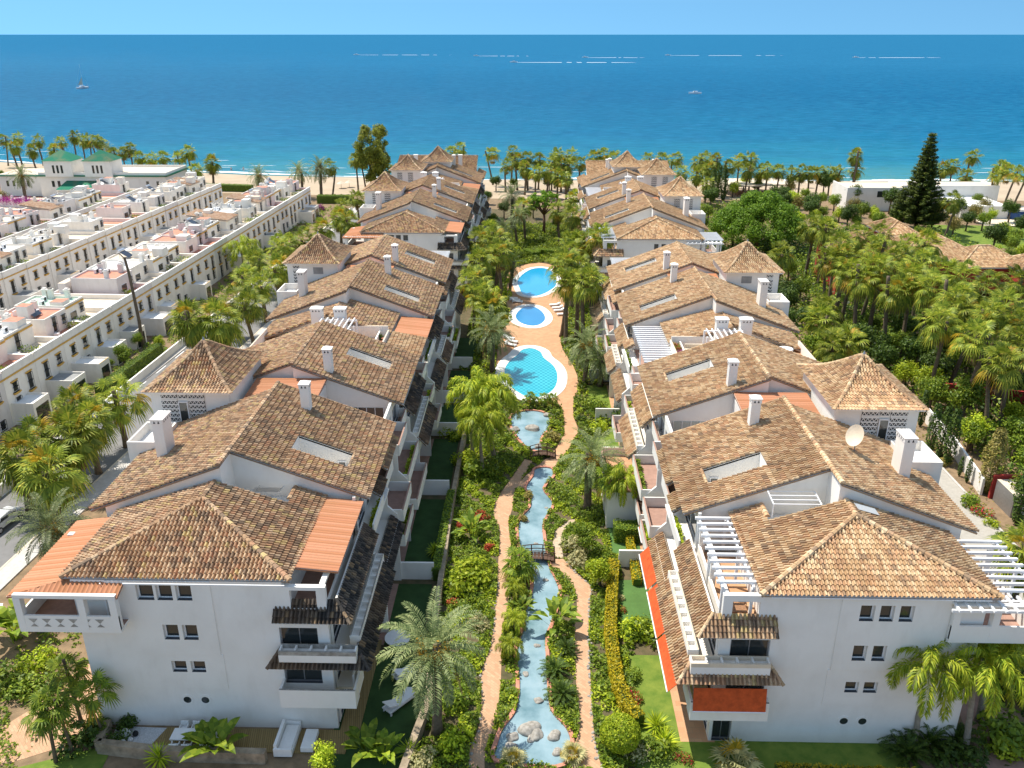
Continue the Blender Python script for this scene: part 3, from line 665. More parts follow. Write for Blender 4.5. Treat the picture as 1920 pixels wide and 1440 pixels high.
def pergola(r_, par, u0, u1, v0, v1, z, n_, along='u', m='white_paint', posts=True):
    mb = MB()
    if along == 'u':
        for k in range(n_):
            v = v0 + (v1 - v0) * (k + .5) / n_; r_.box(mb, u0 - .25, u1 + .25, v - .085, v + .085, z, z + .18, m)
        r_.box(mb, u0, u0 + .14, v0, v1, z - .18, z - .003, m); r_.box(mb, u1 - .14, u1, v0, v1, z - .18, z - .003, m)
    else:
        for k in range(n_):
            u = u0 + (u1 - u0) * (k + .5) / n_; r_.box(mb, u - .06, u + .06, v0 - .25, v1 + .25, z, z + .16, m)
        r_.box(mb, u0, u1, v0, v0 + .14, z - .18, z - .003, m); r_.box(mb, u0, u1, v1 - .14, v1, z - .18, z - .003, m)
    if posts:
        for uu in (u0, u1 - .2):
            for k in range(3):
                v = v0 + (v1 - v0) * k / 2 * .97; r_.box(mb, uu, uu + .18, v, v + .18, z - 2.6, z - .18, m)
    return mb.build('pergola', par)
def skirt(r_, par, u0, u1, v0, v1, zt, zb, det, mat, front=None, corner=True):
    """tiled skirt roof along the garden side; u0 wall line (high), u1 outer eave (low)"""
    n_ = Vector(((u0 - u1) * r_.s, 0, zt - zb)).normalized()
    vf = v0 - (u0 - u1) if front else v0
    P_ = [r_.p(u1, vf, zb), r_.p(u1, v1, zb), r_.p(u0, v1, zt), r_.p(u0, v0, zt)]
    tile_sheet('skirt_roof', P_, (0, 1, 0), n_, mat, par, detail=det, pitch=.27, course=.42)
    if front:
        d = u0 - u1; uf = front; t_ = Vector((0, d, zt - zb)).normalized()
        Q = [r_.p(u1, vf, zb), r_.p(uf + (.8 if corner else 0), vf, zb), r_.p(uf, v0, zt), r_.p(u0, v0, zt)]
        tile_sheet('skirt_roof', Q, (r_.s, 0, 0), t_, 'tile_weathered' if r_.s > 0 else mat, par, detail=det, pitch=.27, course=.42)  # right row's front piece: weathered tile, its darker colour also standing in for shade
        caps('ridge_cap', [(r_.p(u1, vf, zb), r_.p(u0, v0, zt))], mat, par, r=.12)
        if corner: caps('ridge_cap', [(r_.p(uf + .8, vf, zb), r_.p(uf, v0, zt))], mat, par, r=.12)
def planter(r_, par, u0, u1, v0, v1, zt, n_, h_=.75):
    mb = MB(); m = 'white_stucco'
    r_.box(mb, u0, u1, v0, v1, zt - h_, zt - .3, m); r_.box(mb, u0, u0 + .1, v0, v1, zt - .3, zt, m, 'roof_sand' if r_.s > 0 else 'stone'); r_.box(mb, u1 - .12, u1, v0, v1, zt - .3, zt, m, 'roof_sand' if r_.s > 0 else 'stone')
    for k in range(n_ + 1):
        v = v0 + (v1 - v0) * k / n_
        r_.box(mb, u0 + .1, u1 - .12, max(v0, v - .08), min(v1, v + .08), zt - .3, zt - .02, m)
    return mb.build('planter', par)
def awning(r_, par, P_, m='red_fabric'):
    mb = MB(); Q = [Vector(p) for p in P_]; n_ = (Q[1] - Q[0]).cross(Q[3] - Q[0]).normalized() * .03
    mb.v = [tuple(q) for q in Q] + [tuple(q + n_) for q in Q]; k = mb.mi(m)
    for f in ((3, 2, 1, 0), (4, 5, 6, 7), (0, 1, 5, 4), (1, 2, 6, 5), (2, 3, 7, 6), (3, 0, 4, 7)): mb.f.append(f); mb.m.append(k)
    mb.tube([Q[0], Q[1]], .05, 'white_paint', 6); return mb.build('awning', par)
def foliage_strip(r_, par, u0, u1, v0, v1, z):
    if v1 - v0 < .5: return
    n_ = int(130 * (v1 - v0)); U = RNG.uniform(u0, u1, n_); Vv = RNG.uniform(v0, v1, n_); Z = z + .15 + .65 * RNG.random(n_) * (.55 + .45 * np.sin(Vv * 2.3))
    C_ = np.array([(r_.X(a), r_.Y(b_), c_) for a, b_, c_ in zip(U, Vv, Z)]); return child(bpy.data.objects.new('balcony_plants', quads_mesh('balcony_plants', leaves(C_, np.tile([[0, 0, 1.]], (n_, 1)), .12), [random.choice(['leaf_mid', 'leaf_bright'])])), par)
def garden_bay(r_, par, v0, v1, typ, det, first=False, ztop=12.2):
    s = r_.s; L = r_.Y(v1) - r_.Y(v0); a = (0, 1, 0); n = (-s, 0, 0); P = (r_.X(12.15), r_.Y(v0), 0)
    holes = []; wins = []
    for z0, z1 in ((.1, 2.4), (3.2, 5.4), (6.2, 8.4)) + (((9.2, 11.3),) if ztop > 12 else ()):
        k = max(1, int(L // 3.4)); g = L / k
        for i in range(k): holes.append((i * g + .5, (i + 1) * g - .5, z0, z1))
    mb = MB(); wall_face(mb, P, a, n, (0, L, 0, ztop), holes, .22, 'white_stucco'); mb.build('facade', par)
    for h0, h1, z0, z1 in holes:
        if det >= 2: window(par, Vector(P) + Vector((s * .215, h0, z0)), a, n, h1 - h0, z1 - z0)
    mb = MB(); mb.box(r_.X(12.38), r_.X(12.44), r_.Y(v0) + .05, r_.Y(v1) - .05, .1, ztop - .6, 'window_glass'); mb.build('glazing', par)
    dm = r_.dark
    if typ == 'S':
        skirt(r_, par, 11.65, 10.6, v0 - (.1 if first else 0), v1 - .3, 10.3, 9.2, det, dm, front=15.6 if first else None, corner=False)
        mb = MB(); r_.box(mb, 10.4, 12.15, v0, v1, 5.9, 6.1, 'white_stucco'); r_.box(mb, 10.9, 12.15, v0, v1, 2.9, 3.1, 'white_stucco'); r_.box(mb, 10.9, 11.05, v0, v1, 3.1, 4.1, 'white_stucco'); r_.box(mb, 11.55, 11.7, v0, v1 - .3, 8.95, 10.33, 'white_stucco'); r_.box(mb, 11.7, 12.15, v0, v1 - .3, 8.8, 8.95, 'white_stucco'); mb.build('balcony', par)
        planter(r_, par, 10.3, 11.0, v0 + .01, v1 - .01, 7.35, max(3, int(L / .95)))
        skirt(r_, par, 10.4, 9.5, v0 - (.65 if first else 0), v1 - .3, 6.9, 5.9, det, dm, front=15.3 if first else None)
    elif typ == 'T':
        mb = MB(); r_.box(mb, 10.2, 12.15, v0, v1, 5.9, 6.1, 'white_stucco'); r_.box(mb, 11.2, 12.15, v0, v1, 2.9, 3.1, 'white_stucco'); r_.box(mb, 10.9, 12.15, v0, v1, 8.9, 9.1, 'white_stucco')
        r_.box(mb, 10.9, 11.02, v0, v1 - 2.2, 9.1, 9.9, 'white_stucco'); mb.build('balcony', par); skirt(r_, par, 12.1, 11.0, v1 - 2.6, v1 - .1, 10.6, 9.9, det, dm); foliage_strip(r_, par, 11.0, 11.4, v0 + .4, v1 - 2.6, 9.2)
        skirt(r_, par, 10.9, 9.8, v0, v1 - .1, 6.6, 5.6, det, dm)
    else:
        q1, q2, q3 = random.choice([(10.9, 10.2, 9.6), (11.1, 9.8, 9.9), (10.7, 10.4, 9.3)]); vm_ = v0 + (v1 - v0) * random.choice([.45, .6, 1.0]); mb = MB()
        for uu, va_, vb_, z_ in ((q1, v0, vm_, 9.0), (q1 + .5, vm_ + .01, v1, 9.0), (q2, v0, v1 - 1.2, 6.0), (q3, v0 + .8, v1, 3.0)):
            if vb_ - va_ < .4: continue
            r_.box(mb, uu, 12.15, va_, vb_, z_ - .1, z_ + .1, 'white_stucco', 'terrace_paving'); r_.box(mb, uu, uu + .14, va_, vb_, z_ + .1, z_ + 1.0, 'white_stucco', 'terrace_paving')
            for ve in (va_, vb_ - .12): r_.box(mb, uu + .14, 12.15, ve, ve + .12, z_ + .1, z_ + 1.0, 'white_stucco')
        mb.build('balcony', par)
        if typ == 'Q': skirt(r_, par, 12.1, 10.9, v0, v1 - .2, 11.6, 10.8, det, r_.tile); foliage_strip(r_, par, q3 + .2, q3 + .7, v0 + 1.0, v1 - .3, 3.2)
        else: foliage_strip(r_, par, q2 + .2, q2 + .6, v0 + .5, v1 - 1.6, 6.2)
    mb = MB()      # fin wall between flats
    mb.prism([(r_.X(12.15), 0), (r_.X(10.3), 0), (r_.X(10.3), 6.6), (r_.X(11.1), 7.4), (r_.X(11.1), 9.0), (r_.X(12.15), 9.4)], r_.Y(v1) - .1, r_.Y(v1) + .1, 'white_stucco'); mb.build('party_wall', par)
def slot(r_, par, piece, u0, u1, v0, v1, det):
    """main inner slope piece (ua, ub, va, vb) with a sunken roof light terrace cut into it"""
    ua, ub, va, vb = piece
    for q in (((ua, va), (ua, vb), (u0, vb), (u0, va)), ((u1, va), (u1, vb), (ub, vb), (ub, va)), ((u0, va), (u0, v0), (u1, v0), (u1, va)), ((u0, v1), (u0, vb), (u1, vb), (u1, v1))):
        rslope(r_, par, 'roof', q, True, det)
    mb = MB(); zf = 11.25; e = .002
    for (a_, b_) in (((u0, v0), (u1, v0)), ((u1, v0), (u1, v1)), ((u1, v1), (u0, v1)), ((u0, v1), (u0, v0))):
        mb.poly([r_.p(*a_, zf), r_.p(*b_, zf), r_.p(*b_, zin(b_[0]) - .01), r_.p(*a_, zin(a_[0]) - .01)], 'white_stucco')
    mb.poly([r_.p(u0, v0, zf), r_.p(u1, v0, zf), r_.p(u1, v1, zf), r_.p(u0, v1, zf)], 'roof_white')
    o = mb.build('roof_terrace', par)
    if det >= 2:
        window(o, Vector(r_.p(u0 + 1.0, v1 - .02, zf + .05)) - Vector((.35, 0, 0)), (1, 0, 0), (0, -1, 0), .7, .95, mull=False)
        mb = MB(); r_.box(mb, u0 + .25, u0 + .85, v1 - .6, v1 - .1, zf, zf + .6, 'roof_white'); mb.build('air_conditioner', o)
    caps('ridge_cap', [(r_.p(u0 - .05, v0, zin(u0)), r_.p(u0 - .05, v1, zin(u0)))], r_.tile, par, r=.12)
def gable_B(r_, par, V, det):
    vi0, vo0, vi1, vo1 = 53.6 + V, 51.4 + V, 66.2 + V, 64.8 + V
    slot(r_, par, (UI, UR, vi0, vi1), 13.3, 17.6, 56.6 + V, 58.8 + V, det)
    rslope(r_, par, 'roof', [(UO, vo0), (UO, vo1), (UR, vo1), (UR, vo0)], False, det)
    segs = [(r_.p(UR, vo0, ZR), r_.p(UR, vi1, ZR))]
    caps('ridge_cap', segs, r_.tile, par, r=.19)
    caps('verge_cap', [(r_.p(UI, vi0 + .1, zin(UI)), r_.p(UR, vi0 + .1, ZR)), (r_.p(UO, vo0 + .1, zout(UO)), r_.p(UR, vo0 + .1, ZR)), (r_.p(UI, vi1 - .1, zin(UI)), r_.p(UR, vi1 - .1, ZR))], r_.tile, par, r=.10)
    mb = MB(); d = .2
    mb.prism([(r_.X(12.42), 0), (r_.X(UR), 0), (r_.X(UR), 11.2), (r_.X(12.42), 11.2)], r_.Y(vi0) + .35, r_.Y(vi1) - .3, 'white_stucco')
    for ya_, yb_ in ((r_.Y(vi0) + .35, r_.Y(vi0) + .35 + .3), (r_.Y(vi1) - .3 - .3, r_.Y(vi1) - .3)): mb.prism([(r_.X(12.42), 11.2), (r_.X(UR), 11.2), (r_.X(UR), ZR - d), (r_.X(12.42), zin(12.42) - d)], ya_, yb_, 'white_stucco')
    mb.prism([(r_.X(UR), 0), (r_.X(30.0), 0), (r_.X(30.0), zout(30) - d), (r_.X(UR), ZR - d)], r_.Y(vo0) + .3, r_.Y(vo1), 'white_stucco')
    mb.build('wall', par)
    chimney(r_, par, 18.1, 63.4 + V, zin(17.6) - .3, 17.0)
    chimney(r_, par, 28.0, 57.9 + V, zout(28.6) - .4, 16.5, .85, 1.5, 2)
    mb = MB(); x = dict(z0=9.0, z1=zout(30.2) + 1.1)
    for q in ((29.4, 32.0, 59.6, 59.75), (29.4, 32.0, 63.3, 63.45), (31.85, 32.0, 59.75, 63.3), (29.4, 29.55, 59.75, 63.3)): r_.box(mb, q[0], q[1], q[2] + V, q[3] + V, 9.0, 13.3, 'white_stucco')
    r_.box(mb, 29.55, 31.85, 59.75 + V, 63.3 + V, 9.0, 12.5, 'roof_white'); mb.build('utility_deck', par)
def gable_C(r_, par, V, det):
    v0, v1 = 70.4 + V, 82.9 + V
    slot(r_, par, (UI, UR, v0, v1), 13.3, 17.6, 76.7 + V, 78.9 + V, det)
    rslope(r_, par, 'roof', [(UO, v0 + .6), (UO, v1), (UR, v1), (UR, v0 + .6)], False, det)
    caps('ridge_cap', [(r_.p(UR, v0, ZR), r_.p(UR, v1, ZR))], r_.tile, par, r=.19)
    caps('verge_cap', [(r_.p(UI, v0 + .1, zin(UI)), r_.p(UR, v0 + .1, ZR)), (r_.p(UO, v0 + .7, zout(UO)), r_.p(UR, v0 + .7, ZR)), (r_.p(UI, v1 - .1, zin(UI)), r_.p(UR, v1 - .1, ZR)), (r_.p(UO, v1 - .1, zout(UO)), r_.p(UR, v1 - .1, ZR))], r_.tile, par, r=.10)
    mb = MB(); d = .2
    mb.prism([(r_.X(12.42), 0), (r_.X(UR), 0), (r_.X(UR), 11.2), (r_.X(12.42), 11.2)], r_.Y(v0) + .3, r_.Y(v1) - .3, 'white_stucco')
    for ya_, yb_ in ((r_.Y(v0) + .3, r_.Y(v0) + .3 + .3), (r_.Y(v1) - .3 - .3, r_.Y(v1) - .3)): mb.prism([(r_.X(12.42), 11.2), (r_.X(UR), 11.2), (r_.X(UR), ZR - d), (r_.X(12.42), zin(12.42) - d)], ya_, yb_, 'white_stucco')
    mb.prism([(r_.X(UR), 0), (r_.X(30.0), 0), (r_.X(30.0), zout(30) - d), (r_.X(UR), ZR - d)], r_.Y(v0) + .8, r_.Y(v1) - .3, 'white_stucco')
    r_.box(mb, 12.42, 24.9, 65.9 + V, 70.7 + V, 0, 9.4, 'white_stucco', 'terrace_paving'); mb.build('wall', par)
    # terrace between the gables: glazed front, parapet, metal roof
    y = r_.Y(v0) + .28; mb = MB()
    mb.box(r_.X(13.0), r_.X(18.6), y - .02, y, 9.75, 11.5, 'pale_glass' if r_.s > 0 else 'window_glass')
    for k in range(8):
        xx = r_.X(13.0 + k * .8); mb.box(xx - .03, xx + .03, y - .06, y - .02, 9.75, 11.5, 'white_paint')
    mb.build('glazed_terrace', par)
    mb = MB(); r_.box(mb, 18.2, 18.4, 66.6 + V, 70.65 + V, 9.4, 13.9, 'white_stucco'); r_.box(mb, 18.4, 24.5, 66.6 + V, 66.8 + V, 9.4, 13.85, 'white_stucco'); r_.box(mb, 24.3, 24.5, 66.8 + V, 70.65 + V, 9.4, 13.9, 'white_stucco'); mb.build('terrace_wall', par)
    e = Vector((r_.s, 0, 0)); t_ = Vector((0, 4.2, 0.3)).normalized()
    tile_sheet('metal_roof', [r_.p(18.1, 66.4 + V, 14.15), r_.p(24.6, 66.4 + V, 14.15), r_.p(24.6, 70.6 + V, 14.45), r_.p(18.1, 70.6 + V, 14.45)], t_, e, 'orange_sheet', par, pitch=.36, sheet=True)
    chimney(r_, par, 18.1, 71.7 + V, zin(17.6) - .3, 17.0)
def hip_A(r_, par, V, det, low=False):
    """low hipped roof in front of gable B; low=True: the same roof without its front hip (mid-block)"""
    za = 14.45; zb = ZE; u0, u1, uc, va = 14.35, 29.0, 21.65, 49.6 + V; vf = 44.04 + V
    ai = math.atan2(za - zb, uc - u0); ti = Vector((r_.s * math.cos(ai), 0, math.sin(ai))); to = Vector((-r_.s * math.cos(ai), 0, math.sin(ai)))
    zi = lambda u: zb + (u - u0) * (za - zb) / (uc - u0)
    if not low:
        tf = Vector((0, 5.56, za - zb)).normalized()
        tile_sheet('roof', [r_.p(u0, vf, zb), r_.p(u1, vf, zb), r_.p(uc, va, za)], (1, 0, 0), tf, r_.tile, par, detail=det)
        A = [(u0, vf), (u0, 53.9 + V), (16.6, 53.9 + V), (16.6, vf + (16.6 - u0) * 5.56 / 7.3)]
        tile_sheet('roof', [r_.p(u, v, zi(u)) for u, v in A], (0, 1, 0), ti, r_.tile, par, detail=det)
        A = [(16.6, vf + (16.6 - u0) * 5.56 / 7.3), (16.6, 51.6 + V), (20.4, 51.6 + V), (20.4, vf + (20.4 - u0) * 5.56 / 7.3)]
        tile_sheet('roof', [r_.p(u, v, zi(u)) for u, v in A], (0, 1, 0), ti, r_.tile, par, detail=det)
        A = [(20.4, vf + (20.4 - u0) * 5.56 / 7.3), (20.4, 51.6 + V), (uc, 51.6 + V), (uc, va)]
        tile_sheet('roof', [r_.p(u, v, zi(u)) for u, v in A], (0, 1, 0), ti, r_.tile, par, detail=det)
        tile_sheet('roof', [r_.p(u1, vf, zb), r_.p(u1, 51.65 + V, zb), r_.p(uc, 51.65 + V, za), r_.p(uc, va, za)], (0, 1, 0), to, r_.tile, par, detail=det)
        caps('ridge_cap', [(r_.p(u0, vf, zb), r_.p(uc, va, za)), (r_.p(u1, vf, zb), r_.p(uc, va, za)), (r_.p(uc, va, za), r_.p(uc, 51.5 + V, za)), (r_.p(16.6, 52 + V, zi(16.6)), r_.p(16.6, 53.7 + V, zi(16.6)))], r_.tile, par, r=.19)
        caps('eave_trim', [(r_.p(u0 + .1, vf, zb), r_.p(u0 + .1, 53.8 + V, zb))], r_.tile, par, r=.1)
        mb = MB(); y0 = (r_.front if V == 0 else r_.Y(44.4 + V)) + .3
        r_.box(mb, 12.42, 15.0, 0, 0, 0, 0, 'white_stucco') if False else None
        mb.box(r_.X(12.42), r_.X(28.2), y0, r_.Y(51.65 + V), 0, 8.95, 'white_stucco'); mb.box(r_.X(14.9), r_.X(28.2), y0, r_.Y(51.65 + V), 8.95, 11.85, 'white_stucco')
        mb.prism([(r_.X(15.0), 11.85), (r_.X(28.2), 11.85), (r_.X(uc), za - .35)], r_.Y(50.3 + V), r_.Y(51.4 + V), 'white_stucco')
        mb.build('wall', par)
        mb = MB(); r_.box(mb, 16.7, 20.3, 51.6 + V, 53.9 + V, 8.95, 11.9, 'white_stucco'); mb.build('roof_niche', par)
        if r_.s < 0:
            mb = MB()
            for k in range(5): bar(mb, r_.p(17.4, 52.6 + .12 * k, 13.1), r_.p(19.4, 52.6 + .12 * k, 13.1), .012, 'white_paint')
            for uu in (17.5, 19.3): bar(mb, r_.p(uu, 52.5, 13.1), r_.p(uu, 53.8, 12.9), .015, 'white_paint')
            mb.build('drying_rack', par)
        elif V == 0:
            mb = MB()
            for uu in (16.9, 20.2):
                bar(mb, r_.p(uu, 51.9, 11.9), r_.p(uu, 51.9, 13.9), .05, 'white_paint'); bar(mb, r_.p(uu, 51.9, 13.9), r_.p(uu, 53.6, 14.0), .05, 'white_paint')
            for q in range(4): bar(mb, r_.p(16.9, 51.9 + .55 * q, 13.9 + .03 * q), r_.p(20.2, 51.9 + .55 * q, 13.9 + .03 * q), .045, 'white_paint')
            mb.build('awning_frame', par)
            mb = MB(); P0 = Vector(r_.p(22.0, 50.2, 14.42)); mb.poly([P0, P0 + Vector((1.5, 0, -.46)), P0 + Vector((1.5, .9, -.46)), P0 + Vector((0, .9, 0))][::1], 'skylight'); o = mb.build('skylight', par); o.location = (0, 0, .16)
    else:
        zu = lambda u: ZE + 2.3 * (1 - abs(u - 22) / 8)
        vfr = 88.2 - 82.7 - 0 + V + 82.7
        ve = 53.7 + V + 42.7 if False else 96.3 + (V)
        tile_sheet('roof', [r_.p(15.2, 89.0 + V, zu(15.2)), r_.p(15.2, 96.4 + V, zu(15.2)), r_.p(22, 96.4 + V, zu(22)), r_.p(22, 89.0 + V, zu(22))], (0, 1, 0), Vector((r_.s * 8, 0, 2.3)).normalized(), r_.tile, par, detail=det)
        tile_sheet('roof', [r_.p(30, 87.5 + V, zu(30)), r_.p(30, 94.1 + V, zu(30)), r_.p(22, 94.1 + V, zu(22)), r_.p(22, 90.4 + V, zu(22))], (0, 1, 0), Vector((-r_.s * 8, 0, 2.3)).normalized(), r_.tile, par, detail=det)
        caps('ridge_cap', [(r_.p(22, 89 + V, zu(22)), r_.p(22, 96 + V, zu(22)))], r_.tile, par, r=.15)
        mb = MB(); r_.box(mb, 12.42, 29.4, 82.5 + V, 96.5 + V, 0, 9.0, 'white_stucco', 'terrace_paving'); r_.box(mb, 15.3, 29.4, 89.2 + V, 94.4 + V, 9.0, 11.9, 'white_stucco')
        r_.box(mb, 15.3, 29.4, 83.0 + V, 89.2 + V, 9.0, 11.9, 'white_stucco', 'plaza_paving')
        mb.prism([(r_.X(15.4), 11.9), (r_.X(29.4), 11.9), (r_.X(22), 14.0)], r_.Y(90.6 + V), r_.Y(94.2 + V), 'white_stucco'); mb.build('wall', par)
        mb = MB()       # roof terrace parapets
        r_.box(mb, 15.3, 15.45, 83.0 + V, 89.1 + V, 11.9, 12.9, 'white_stucco', 'roof_sand'); r_.box(mb, 15.45, 24.0, 88.95 + V, 89.15 + V, 11.9, 13.3, 'white_stucco', 'roof_sand'); r_.box(mb, 16.3, 16.45, 83.5 + V, 88.9 + V, 11.9, 12.8, 'white_stucco')
        mb.build('terrace_parapet', par); mb = MB(); r_.box(mb, 29.3, 29.45, 83.0 + V, 89.1 + V, 11.9, 12.9, 'white_stucco', 'roof_sand'); mb.build('terrace_parapet', par)
        for uu in (20.6, 23.2): chimney(r_, par, uu, 88.3 + V, 11.9, 15.6, 1.25, .9, 3)
        pergola(r_, par, 18.6, 22.8, 84.2 + V, 87.6 + V, 14.5, 7, 'v')
# ---- four long blocks
def end_walls_front(r_, par, V, det):
    """front facade skin with its windows, balconies and panels"""
    y = r_.front if V == 0 else r_.Y(44.4 + V); s = r_.s
    if s < 0: ux = [(-25.0, -23.9), (-23.72, -22.7), (-22.45, -21.45)]; mx = [(-23.72, -22.72), (-22.45, -21.48)]; lx = [(-23.6, -22.62), (-22.32, -21.36)]; zz = [(10.47, 11.6), (7.37, 8.55), (4.7, 5.6)]; px = (-22.98, -21.76); pz = 2.32
    else: ux = [(20.66, 21.55), (21.89, 22.76), (23.11, 23.98)]; mx = [(20.66, 21.54), (21.9, 22.77)]; lx = [(20.59, 21.45), (21.79, 22.67)]; zz = [(10.02, 11.2), (6.94, 8.13), (4.34, 5.2)]; px = (20.93, 22.15); pz = 1.92
    x0, x1 = (r_.X(28.4), r_.X(12.15)) if s < 0 else (12.15, 28.4)
    holes = [(a - x0, b_ - x0, *zz[0]) for a, b_ in ux] + [(a - x0, b_ - x0, *zz[1]) for a, b_ in mx] + [(a - x0, b_ - x0, *zz[2]) for a, b_ in lx]
    # recessed loggias near the garden corner
    lo = (r_.X(16.6), r_.X(14.3)) if s < 0 else (14.3, 16.6)
    cr = (r_.X(15.4), r_.X(12.9)) if s < 0 else (12.9, 15.4)
    big = [(cr[0] - x0, cr[1] - x0, 6.5, 8.4), (cr[0] - x0, cr[1] - x0, 3.9, 5.4)]
    if s > 0 and V == 0: big.append((12.35 - x0, 13.6 - x0, .05, 2.3))
    mb = MB(); ztop = 11.9
    wall_face(mb, (x0, y, 0), (1, 0, 0), (0, -1, 0), (0, x1 - x0, 0, 8.95), [h for h in holes if h[3] < 8.95] + big, .28, 'white_stucco')
    xa, xb = (x0, r_.X(14.9)) if s < 0 else (14.9, x1)
    wall_face(mb, (xa, y, 0), (1, 0, 0), (0, -1, 0), (0, xb - xa, 8.95, ztop), [(h[0] + x0 - xa, h[1] + x0 - xa, h[2], h[3]) for h in holes if h[3] > 8.95], .28, 'white_stucco')
    # raised plaster panels framing the window group
    if V == 0:
        for (a, b_, z0, z1, d) in ((r_.X(26.2), r_.X(19.45), 6.15, ztop - .02, .07), (r_.X(25.9), r_.X(19.3), 3.3, 6.15, .04)):
            a, b_ = min(a, b_), max(a, b_); hs = [h for h in holes if h[2] > z0 and h[3] < z1 + .01]
            wall_face(mb, (a, y - d, 0), (1, 0, 0), (0, -1, 0), (0, b_ - a, z0, z1), [(h[0] + x0 - a, h[1] + x0 - a, h[2], h[3]) for h in hs], d, 'white_stucco')
        for X_ in px:
            mb.lathe((0, 0, 0), [(.001, 0)], 'white_stucco', 3) if False else None
    mb.build('facade', par)
    for h in holes: window(par, (x0 + h[0], y + .275, h[2]), (1, 0, 0), (0, -1, 0), h[1] - h[0], h[3] - h[2], mull=False)
    for h in big: window(par, (x0 + h[0], y + .27, h[2]), (1, 0, 0), (0, -1, 0), h[1] - h[0], h[3] - h[2], frame='grey_metal')
    if V == 0:
        for X_ in px:      # portholes
            mb = MB(); k = 20
            for r0, r1, y0_, y1_, m_ in ((.27, .43, -.03, -.03, 'white_stucco'), (.43, .43, -.03, .0, 'white_stucco'), (.27, .27, -.03, .0, 'roof_grey')):
                for q in range(k):
                    a, b_ = 2 * math.pi * q / k, 2 * math.pi * (q + 1) / k
                    mb.poly([(X_ + r0 * math.cos(a), y + y0_, pz + r0 * math.sin(a)), (X_ + r0 * math.cos(b_), y + y0_, pz + r0 * math.sin(b_)), (X_ + r1 * math.cos(b_), y + y1_, pz + r1 * math.sin(b_)), (X_ + r1 * math.cos(a), y + y1_, pz + r1 * math.sin(a))], m_)
            w1 = mb.build('porthole', par); mb = MB(); mb.poly([(X_ + .27 * math.cos(2 * math.pi * q / k), y - .004, pz + .27 * math.sin(2 * math.pi * q / k)) for q in range(k)], 'window_glass'); mb.build('pane', w1)
    # gutter under the front eave and downpipe
    mb = MB(); bar(mb, (r_.X(24.9) if s < 0 else r_.X(15), y - .3, 11.86), (r_.X(14.6) if s < 0 else x1, y - .3, 11.86), .05, 'white_paint'); xx = r_.X(26.35)
    mb.tube([(xx, y - .28, 11.85), (xx, y - .12, 11.5), (xx, y - .1, 8.6)], .045, 'white_paint', 6); mb.build('gutter', par)
    # projecting corner balcony with tiled skirts
    g = MB(); r_.box(g, 12.15, 15.9, 0, 0, 0, 0, 'white_stucco') if False else None
    xs_ = sorted((r_.X(10.5), r_.X(15.5)))
    g.box(xs_[0], xs_[1], y - 1.15, y - .001, 2.85, 3.05, 'white_stucco'); g.box(xs_[0], xs_[1], y - 1.15, y - 1.0, 3.05, 4.3, 'white_stucco', 'stone')
    g.box(min(r_.X(15.35), r_.X(15.5)), max(r_.X(15.35), r_.X(15.5)), y - 1.0, y - .001, 3.05, 4.3, 'white_stucco'); g.box(*sorted((r_.X(10.5), r_.X(10.65))), y - 1.0, y + 1.6, 3.05, 4.3, 'white_stucco')
    g.build('balcony', par)
    planter_front = MB(); a, b_ = sorted((r_.X(10.3), r_.X(15.3)))
    planter_front.box(a, b_, y - 1.0, y - .2, 6.45, 7.0, 'white_stucco'); planter_front.box(a, b_, y - 1.0, y - .88, 7.0, 7.3, 'stone' if s < 0 else 'roof_sand'); planter_front.box(a, b_, y - .3, y - .2, 7.0, 7.3, 'stone' if s < 0 else 'roof_sand')
    for k in range(6): xx = a + (b_ - a - .12) * k / 5; planter_front.box(xx, xx + .12, y - .88, y - .3, 7.0, 7.28, 'white_stucco')
    planter_front.build('planter', par)
